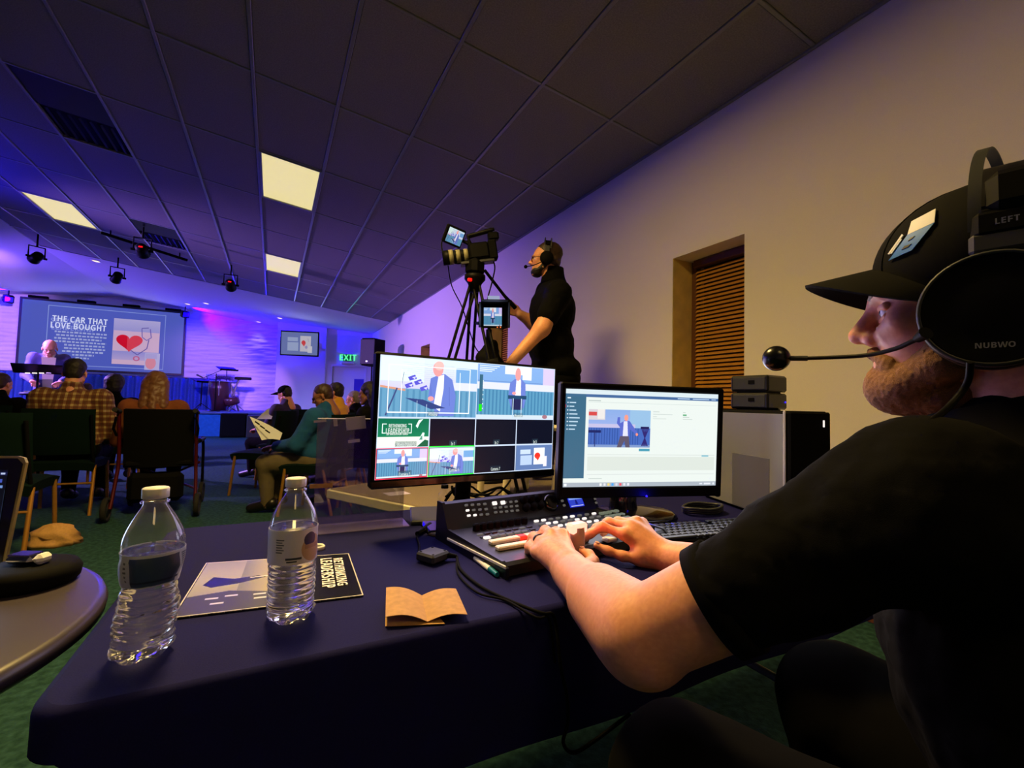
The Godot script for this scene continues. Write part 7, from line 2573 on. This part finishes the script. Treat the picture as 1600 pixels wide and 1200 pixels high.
	for s in ["L", "R"]:
		var a: Vector3 = j["A" + s]
		var t: Vector3 = j["T" + s]
		part("shoe", body([cap(a + (a - t) * 0.3, t, 0.05, 0.042)], 0.01, 0.01), M.black_leather, n)
	# beard, brow, hair under the cap
	var hair := [
		ell(Vector3(0, -0.088, -0.072), Vector3(0.037, 0.036, 0.038)), ell(Vector3(0, -0.1, -0.035), Vector3(0.044, 0.026, 0.045)),
		cap(Vector3(-0.067, -0.012, -0.004), Vector3(-0.05, -0.062, -0.03), 0.016, 0.022), cap(Vector3(-0.05, -0.062, -0.03), Vector3(-0.028, -0.086, -0.066), 0.022, 0.022),
		cap(Vector3(0.067, -0.012, -0.004), Vector3(0.05, -0.062, -0.03), 0.016, 0.022), cap(Vector3(0.05, -0.062, -0.03), Vector3(0.028, -0.086, -0.066), 0.022, 0.022),
		cap(Vector3(-0.031, -0.06, -0.079), Vector3(-0.006, -0.045, -0.097), 0.0085, 0.0075), cap(Vector3(0.031, -0.06, -0.079), Vector3(0.006, -0.045, -0.097), 0.0085, 0.0075),
	]
	part("beard", body(moved(hair, head, k), 0.003, 0.012, 0.0022, 260.0), M.beard, n)
	for s in [-1, 1]:
		part("eyebrow", body(moved([cap(Vector3(0.014 * s, 0.024, -0.098), Vector3(0.034 * s, 0.028, -0.092), 0.0045, 0.005), cap(Vector3(0.034 * s, 0.028, -0.092), Vector3(0.05 * s, 0.022, -0.078), 0.005, 0.003)], head, k), 0.0025, 0.004, 0.002, 200.0), M.hair_light, n)
		part("eyelid", body(moved([cap(Vector3(0.018 * s, 0.0095, -0.087), Vector3(0.044 * s, 0.008, -0.08), 0.0056, 0.0055), cap(Vector3(0.018 * s, -0.0065, -0.086), Vector3(0.044 * s, -0.005, -0.079), 0.005, 0.005)], head, k), 0.002, 0.004), M.skin, n)
	part("hair", body(moved([ell(Vector3(0, 0.03, 0.035), Vector3(0.079, 0.06, 0.072)), ell(Vector3(0, -0.02, 0.06), Vector3(0.062, 0.05, 0.045))], head, k), 0.006, 0.012, 0.004, 60.0), M.hair_brown, n)
	operator_cap(head, n)
	operator_headset(head)
	# his chair
	var ch := thing("office_chair", "black swivel chair under the seated man at the console", "chair", Vector3(nb.x, 0, 0.06))
	local("seat", box(Vector3(0.5, 0.07, 0.48), X(Vector3(0, 0.43, 0)), 0.025), M.dark_cloth, ch)
	local("column", tubed([Vector3(0, 0.07, 0), Vector3(0, 0.4, 0)], 0.03, 12), M.black, ch)
	for i in 5:
		var a := TAU * i / 5
		var lg := local("base_arm", tubed([Vector3(0, 0.09, 0), Vector3(cos(a) * 0.28, 0.065, sin(a) * 0.28)], [0.025, 0.018], 8), M.black, ch)
		local("caster", ball(Vector3(cos(a) * 0.28, 0.03, sin(a) * 0.28), Vector3.ONE * 0.03, 12), M.rubber, lg)

func cap_shell(a: float, v: float, by: float) -> Vector3:
	# v 0 at the rim, 1 at the button; a 0 to the front
	var lift := maxf(0.002, 0.06 - 0.086 * (1.0 - cos(a)))
	var e := lerpf(asin(clampf((lift - 0.055) / 0.091, -0.9, 0.9)), PI / 2, v)
	return Vector3(sin(a) * cos(e) * (0.086 + by), 0.055 + sin(e) * (0.091 + by), 0.012 - cos(a) * cos(e) * (0.111 + by))

func operator_cap(head: Transform3D, n: Node3D) -> void:
	var crown := func(u: float, v: float) -> Vector3: return head * cap_shell(TAU * u, v * 0.995, 0.0)
	var cp := part("cap_crown", sheeted(60, 16, crown, -0.0016), M.cap_cloth, n)
	for i in 6:
		var a := TAU * (i + 0.5) / 6
		var seam := []
		for s in 12:
			seam.append(head * cap_shell(a, s / 11.0, 0.0004))
		part("seam", tubed(seam, 0.0009, 5), M.cap_cloth, cp)
	part("button", ball(head * Vector3(0, 0.147, 0.012), Vector3(0.008, 0.004, 0.008), 12), M.cap_cloth, cp)
	var brim := func(u: float, v: float) -> Vector3:
		var a := (u - 0.5) * 2.15
		var root := cap_shell(a, 0.0, 0.0005)
		var reach := 0.074 * pow(maxf(0.0, cos(a * 1.44)), 0.55)
		var out := Vector3(sin(a) * 0.35, 0, -1.0).normalized()
		var q := root + out * reach * v
		q.y += -0.009 * v - 0.6 * q.x * q.x * v
		return head * q
	part("cap_brim", sheeted(28, 8, brim, -0.0032), M.cap_cloth, n)
	# the badge on the front left of the crown: a white field over a blue one with two dark squares
	var badge := func(pts: Array, lift: float) -> Callable:
		return func(u: float, v: float) -> Vector3:
			var q: Vector2 = pts[0].lerp(pts[1], u).lerp(pts[3].lerp(pts[2], u), v)
			return on_cap(head, q.x, q.y, lift)
	var z := func(x: float, y: float) -> Vector2: return Vector2(1250 + x / 4.446, 230 + y / 4.446)
	var white := [z.call(750, 610), z.call(936, 524), z.call(945, 430), z.call(778, 518)]
	var blue := [z.call(620, 788), z.call(782, 716), z.call(936, 526), z.call(750, 611)]
	var w: Material = M.print_white
	var bl := mat(Color(0.06, 0.45, 0.8), 0.55)
	part("badge_white", sheeted(8, 8, badge.call(white, 0.0012), -0.001), w, cp)
	part("badge_blue", sheeted(8, 8, badge.call(blue, 0.0012), -0.001), bl, cp)
	for q in [[[752, 655], [778, 640], [800, 618], [770, 632]], [[708, 714], [752, 696], [776, 672], [730, 688]]]:
		var p := []
		for e in q:
			p.append(z.call(e[0], e[1]))
		part("badge_square", sheeted(4, 4, badge.call(p, 0.0018), -0.001), M.print_black, cp)
	for q in [[[614, 744], [624, 746], [722, 612], [712, 606]], [[632, 742], [640, 742], [712, 640], [704, 640]]]:
		var p := []
		for e in q:
			p.append(z.call(e[0], e[1]))
		part("badge_line", sheeted(5, 2, badge.call(p, 0.0016), -0.001), w, cp)

# where the sight line through a pixel meets the cap's ellipsoid
func on_cap(head: Transform3D, x: float, y: float, lift: float) -> Vector3:
	var inv := head.affine_inverse()
	var o: Vector3 = inv * Vector3(0, EYE, 0)
	var d: Vector3 = inv.basis * ray(x, y)
	var r := Vector3(0.086 + lift, 0.091 + lift, 0.111 + lift)
	var c := Vector3(0, 0.055, 0.012)
	var oo := (o - c) / r
	var dd := d / r
	var b := oo.dot(dd)
	var a := dd.dot(dd)
	var disc := b * b - a * (oo.dot(oo) - 1.0)
	var t := (-b - sqrt(maxf(disc, 0.0))) / a
	return head * (o + d * t)

func operator_headset(head: Transform3D) -> void:
	var hs := thing("headset", "large black headset with a boom microphone worn over the cap by the seated man", "headset", head.origin)
	var r := 0.0545
	for s in [-1, 1]:
		var xf := head * Transform3D(Basis(Vector3(0, 0, 1), -PI / 2 * s), Vector3(0.075 * s, -0.019, 0.008))
		var cup := part("ear_cup", lathed([Vector2(0, 0.0), Vector2(r * 0.86, 0.0), Vector2(r, 0.01), Vector2(r * 1.02, 0.028), Vector2(r, 0.042), Vector2(r * 0.95, 0.047), Vector2(r * 0.93, 0.0455), Vector2(r * 0.5, 0.0485), Vector2(0, 0.05)], 48, xf), M.matte, hs)
		part("ear_pad", lathed([Vector2(r * 0.6, -0.006), Vector2(r * 0.95, -0.008), Vector2(r * 1.04, 0.004), Vector2(r * 1.0, 0.012), Vector2(r * 0.6, 0.01)], 40, xf), M.black_leather, cup)
		part("rim", lathed([Vector2(r * 1.0, 0.036), Vector2(r * 1.03, 0.038), Vector2(r * 1.03, 0.045), Vector2(r * 0.985, 0.049), Vector2(r * 0.96, 0.047)], 48, xf), M.charcoal, cup)
		part("bracket", box(Vector3(0.012, 0.022, 0.045), head * X(Vector3(0.108 * s, 0.047, 0.014), 0, 0, 0.08 * s), 0.004), M.charcoal, hs)
		part("slider_housing", box(Vector3(0.014, 0.03, 0.05), head * X(Vector3(0.106 * s, 0.066, 0.018), 0, 0, 0.1 * s), 0.006), M.black, hs)
		part("slider_cap", box(Vector3(0.02, 0.045, 0.036), head * X(Vector3(0.103 * s, 0.098, 0.022), 0, 0, 0.16 * s), 0.009), M.black, hs)
	for z in [0.012, 0.062]:
		var band := func(u: float, v: float) -> Vector3:
			var a := PI * u
			return head * Vector3(-0.108 * cos(a), 0.062 + 0.116 * pow(sin(a), 0.8), z - 0.016 * cos(a) - 0.005 + 0.01 * v)
		part("head_band", sheeted(32, 1, band, -0.0018), M.charcoal, hs)
	var strap := func(u: float, v: float) -> Vector3:
		var a := PI * (0.1 + 0.8 * u)
		return head * Vector3(-0.104 * cos(a), 0.058 + 0.098 * sin(a), 0.0 + 0.04 * v)
	part("strap", sheeted(24, 2, strap, -0.005), M.black_leather, hs)
	# boom and microphone
	var ball_at := P(1213, 560, 0.6)
	var pts := bend([P(1446, 524, 0.45), P(1424, 534, 0.465), P(1395, 546, 0.49), P(1345, 556, 0.53), P(1258, 560, 0.585)], 8)
	part("boom", tubed(pts, 0.0024, 10), M.black, hs)
	part("boom_sleeve", tubed([P(1262, 560, 0.583), P(1228, 560, 0.597)], 0.0034, 10), M.charcoal, hs)
	part("boom_joint", tubed([P(1447, 520, 0.447), P(1433, 530, 0.458)], [0.0065, 0.004], 10), M.black, hs)
	part("microphone", ball(ball_at, Vector3.ONE * 0.0165, 24), mat(Color(0.04, 0.04, 0.045), 0.25), hs)
	part("cable", tubed(bend([P(1516, 566, 0.435), P(1514, 590, 0.44), P(1503, 612, 0.445), P(1478, 640, 0.44), P(1452, 660, 0.415)], 6), 0.003, 8), M.black, hs)
	# lettering on the near cup and its slider
	var side := head * Transform3D(Basis(Vector3.UP, -PI / 2), Vector3(-0.126, -0.055, 0.008))
	letters("lettering", "NUBWO", 0.0052, side, mat(Color(0.55, 0.55, 0.56), 0.4), hs)
	letters("lettering", "LEFT", 0.0055, head * Transform3D(Basis(Vector3.UP, -PI / 2) * Basis(Vector3.RIGHT, 0.1), Vector3(-0.1145, 0.066, 0.018)), mat(Color(0.6, 0.6, 0.6), 0.4), hs)

# ---------------------------------------------------------------- the round table at the left
func build_left_table() -> void:
	var c := Vector3(-0.6, 0, -0.93)
	var o := thing("round_table", "round brown-grey table with a thick rounded edge at the left corner", "table", c)
	var r := 0.378
	local("table_top", lathed([Vector2(0, TABLE), Vector2(r - 0.014, TABLE), Vector2(r - 0.004, TABLE - 0.003), Vector2(r, TABLE - 0.013), Vector2(r - 0.002, TABLE - 0.024), Vector2(r - 0.012, TABLE - 0.032), Vector2(0, TABLE - 0.032)], 96), mat(Color(0.22, 0.19, 0.22), 0.35), o)
	local("pedestal", tubed([Vector3(0, 0.03, 0), Vector3(0, TABLE - 0.03, 0)], 0.04, 16), M.charcoal, o)
	local("base", lathed([Vector2(0, 0), Vector2(0.27, 0), Vector2(0.27, 0.012), Vector2(0.06, 0.035), Vector2(0, 0.035)], 40), M.charcoal, o)
	# laptop: its right edge is all the picture shows
	var hb := PH(6, 886, TABLE + 0.012)
	var rf := Vector3(cam_r.x, 0, cam_r.z).normalized()
	var x := rf.rotated(Vector3.UP, 0.18)
	var topr := P(42, 713, (hb - Vector3(0, EYE, 0)).dot(cam_f) + 0.03)
	var y := (topr - hb)
	var hgt := y.length()
	y = (y - x * y.dot(x)).normalized()
	var fr := Transform3D(Basis(x, y, x.cross(y)), hb)
	var lp := thing("laptop", "open laptop with a pale metal rim cut off by the left edge of the photograph", "laptop", Vector3(hb.x - 0.15, TABLE, hb.z))
	var lean := (topr - hb).dot(x)
	var lid := PackedVector2Array()
	for q in [[-0.3, 0.0], [0.0, 0.0], [lean, hgt - 0.012], [lean - 0.004, hgt - 0.003], [lean - 0.014, hgt], [-0.3, hgt]]:
		lid.append(Vector2(q[0], q[1]))
	var st := S()
	prism(st, lid, -0.006, 0.0, fr)
	part("lid", done(st), mat(Color(0.75, 0.68, 0.42), 0.35, 0.7), lp)
	var inner := PackedVector2Array()
	for q in [[-0.3, 0.004], [-0.004, 0.004], [lean - 0.004, hgt - 0.014], [lean - 0.014, hgt - 0.004], [-0.3, hgt - 0.004]]:
		inner.append(Vector2(q[0], q[1]))
	var s2 := S()
	prism(s2, inner, 0.0, 0.0012, fr)
	part("bezel", done(s2), M.shiny_black, lp)
	var im := canvas(256, 180, Color(0.04, 0.05, 0.1))
	rect(im, 0, 4, 256, 12, Color(0.1, 0.12, 0.3))
	for i in 9:
		rect(im, 150 + 12 * i, 6, 157 + 12 * i, 10, Color(0.8, 0.86, 1.0))
	rect(im, 0, 44, 226, 150, Color(0.62, 0.78, 0.95))
	rect(im, 222, 20, 250, 28, Color(0.3, 0.38, 0.8))
	for i in 9:
		rect(im, 230, 34 + 15 * i, 252 - 4 * (i % 3), 40 + 15 * i, Color(0.5, 0.65, 0.9))
	part("screen", plate(0.26, hgt - 0.05, 0.001, fr * X(Vector3(-0.146, hgt / 2, 0.0014))), screen_mat(im, 0.8), lp)
	part("keyboard_base", box(Vector3(0.3, 0.012, 0.21), Transform3D(Basis(x, Vector3.UP, x.cross(Vector3.UP)), hb + Vector3(0, -0.005, 0)) * X(Vector3(-0.15, 0, 0.105)), 0.004), mat(Color(0.7, 0.66, 0.5), 0.35, 0.7), lp)
	area("laptop_light", fr * Vector3(-0.15, hgt / 2, 0.01), fr.basis.z, Vector2(0.26, 0.17), Color(0.7, 0.8, 1.0), 0.12)
	# the black puck with a small device on it
	var pk := PH(44, 912, TABLE + 0.0)
	var dock := thing("charging_dock", "round black charging puck on the brown table in front of the laptop", "charger", pk)
	local("puck", lathed([Vector2(0, 0.034), Vector2(0.05, 0.034), Vector2(0.062, 0.03), Vector2(0.068, 0.02), Vector2(0.066, 0.006), Vector2(0.06, 0.0), Vector2(0, 0.0)], 48), M.matte, dock)
	var wt := thing("smartwatch", "small chrome and white device lying on the black puck", "watch", pk + Vector3(0, 0.034, 0))
	wt.rotation.y = -deg_to_rad(27.4)
	local("case", box(Vector3(0.046, 0.014, 0.034), X(Vector3(-0.006, 0.0085, 0)), 0.006), M.chrome, wt)
	local("face", box(Vector3(0.036, 0.003, 0.026), X(Vector3(-0.008, 0.0158, 0)), 0.001), mat(Color(0.1, 0.08, 0.3), 0.1), wt)
	local("strap", box(Vector3(0.016, 0.017, 0.026), X(Vector3(0.022, 0.0095, 0.0)), 0.006), M.white, wt)
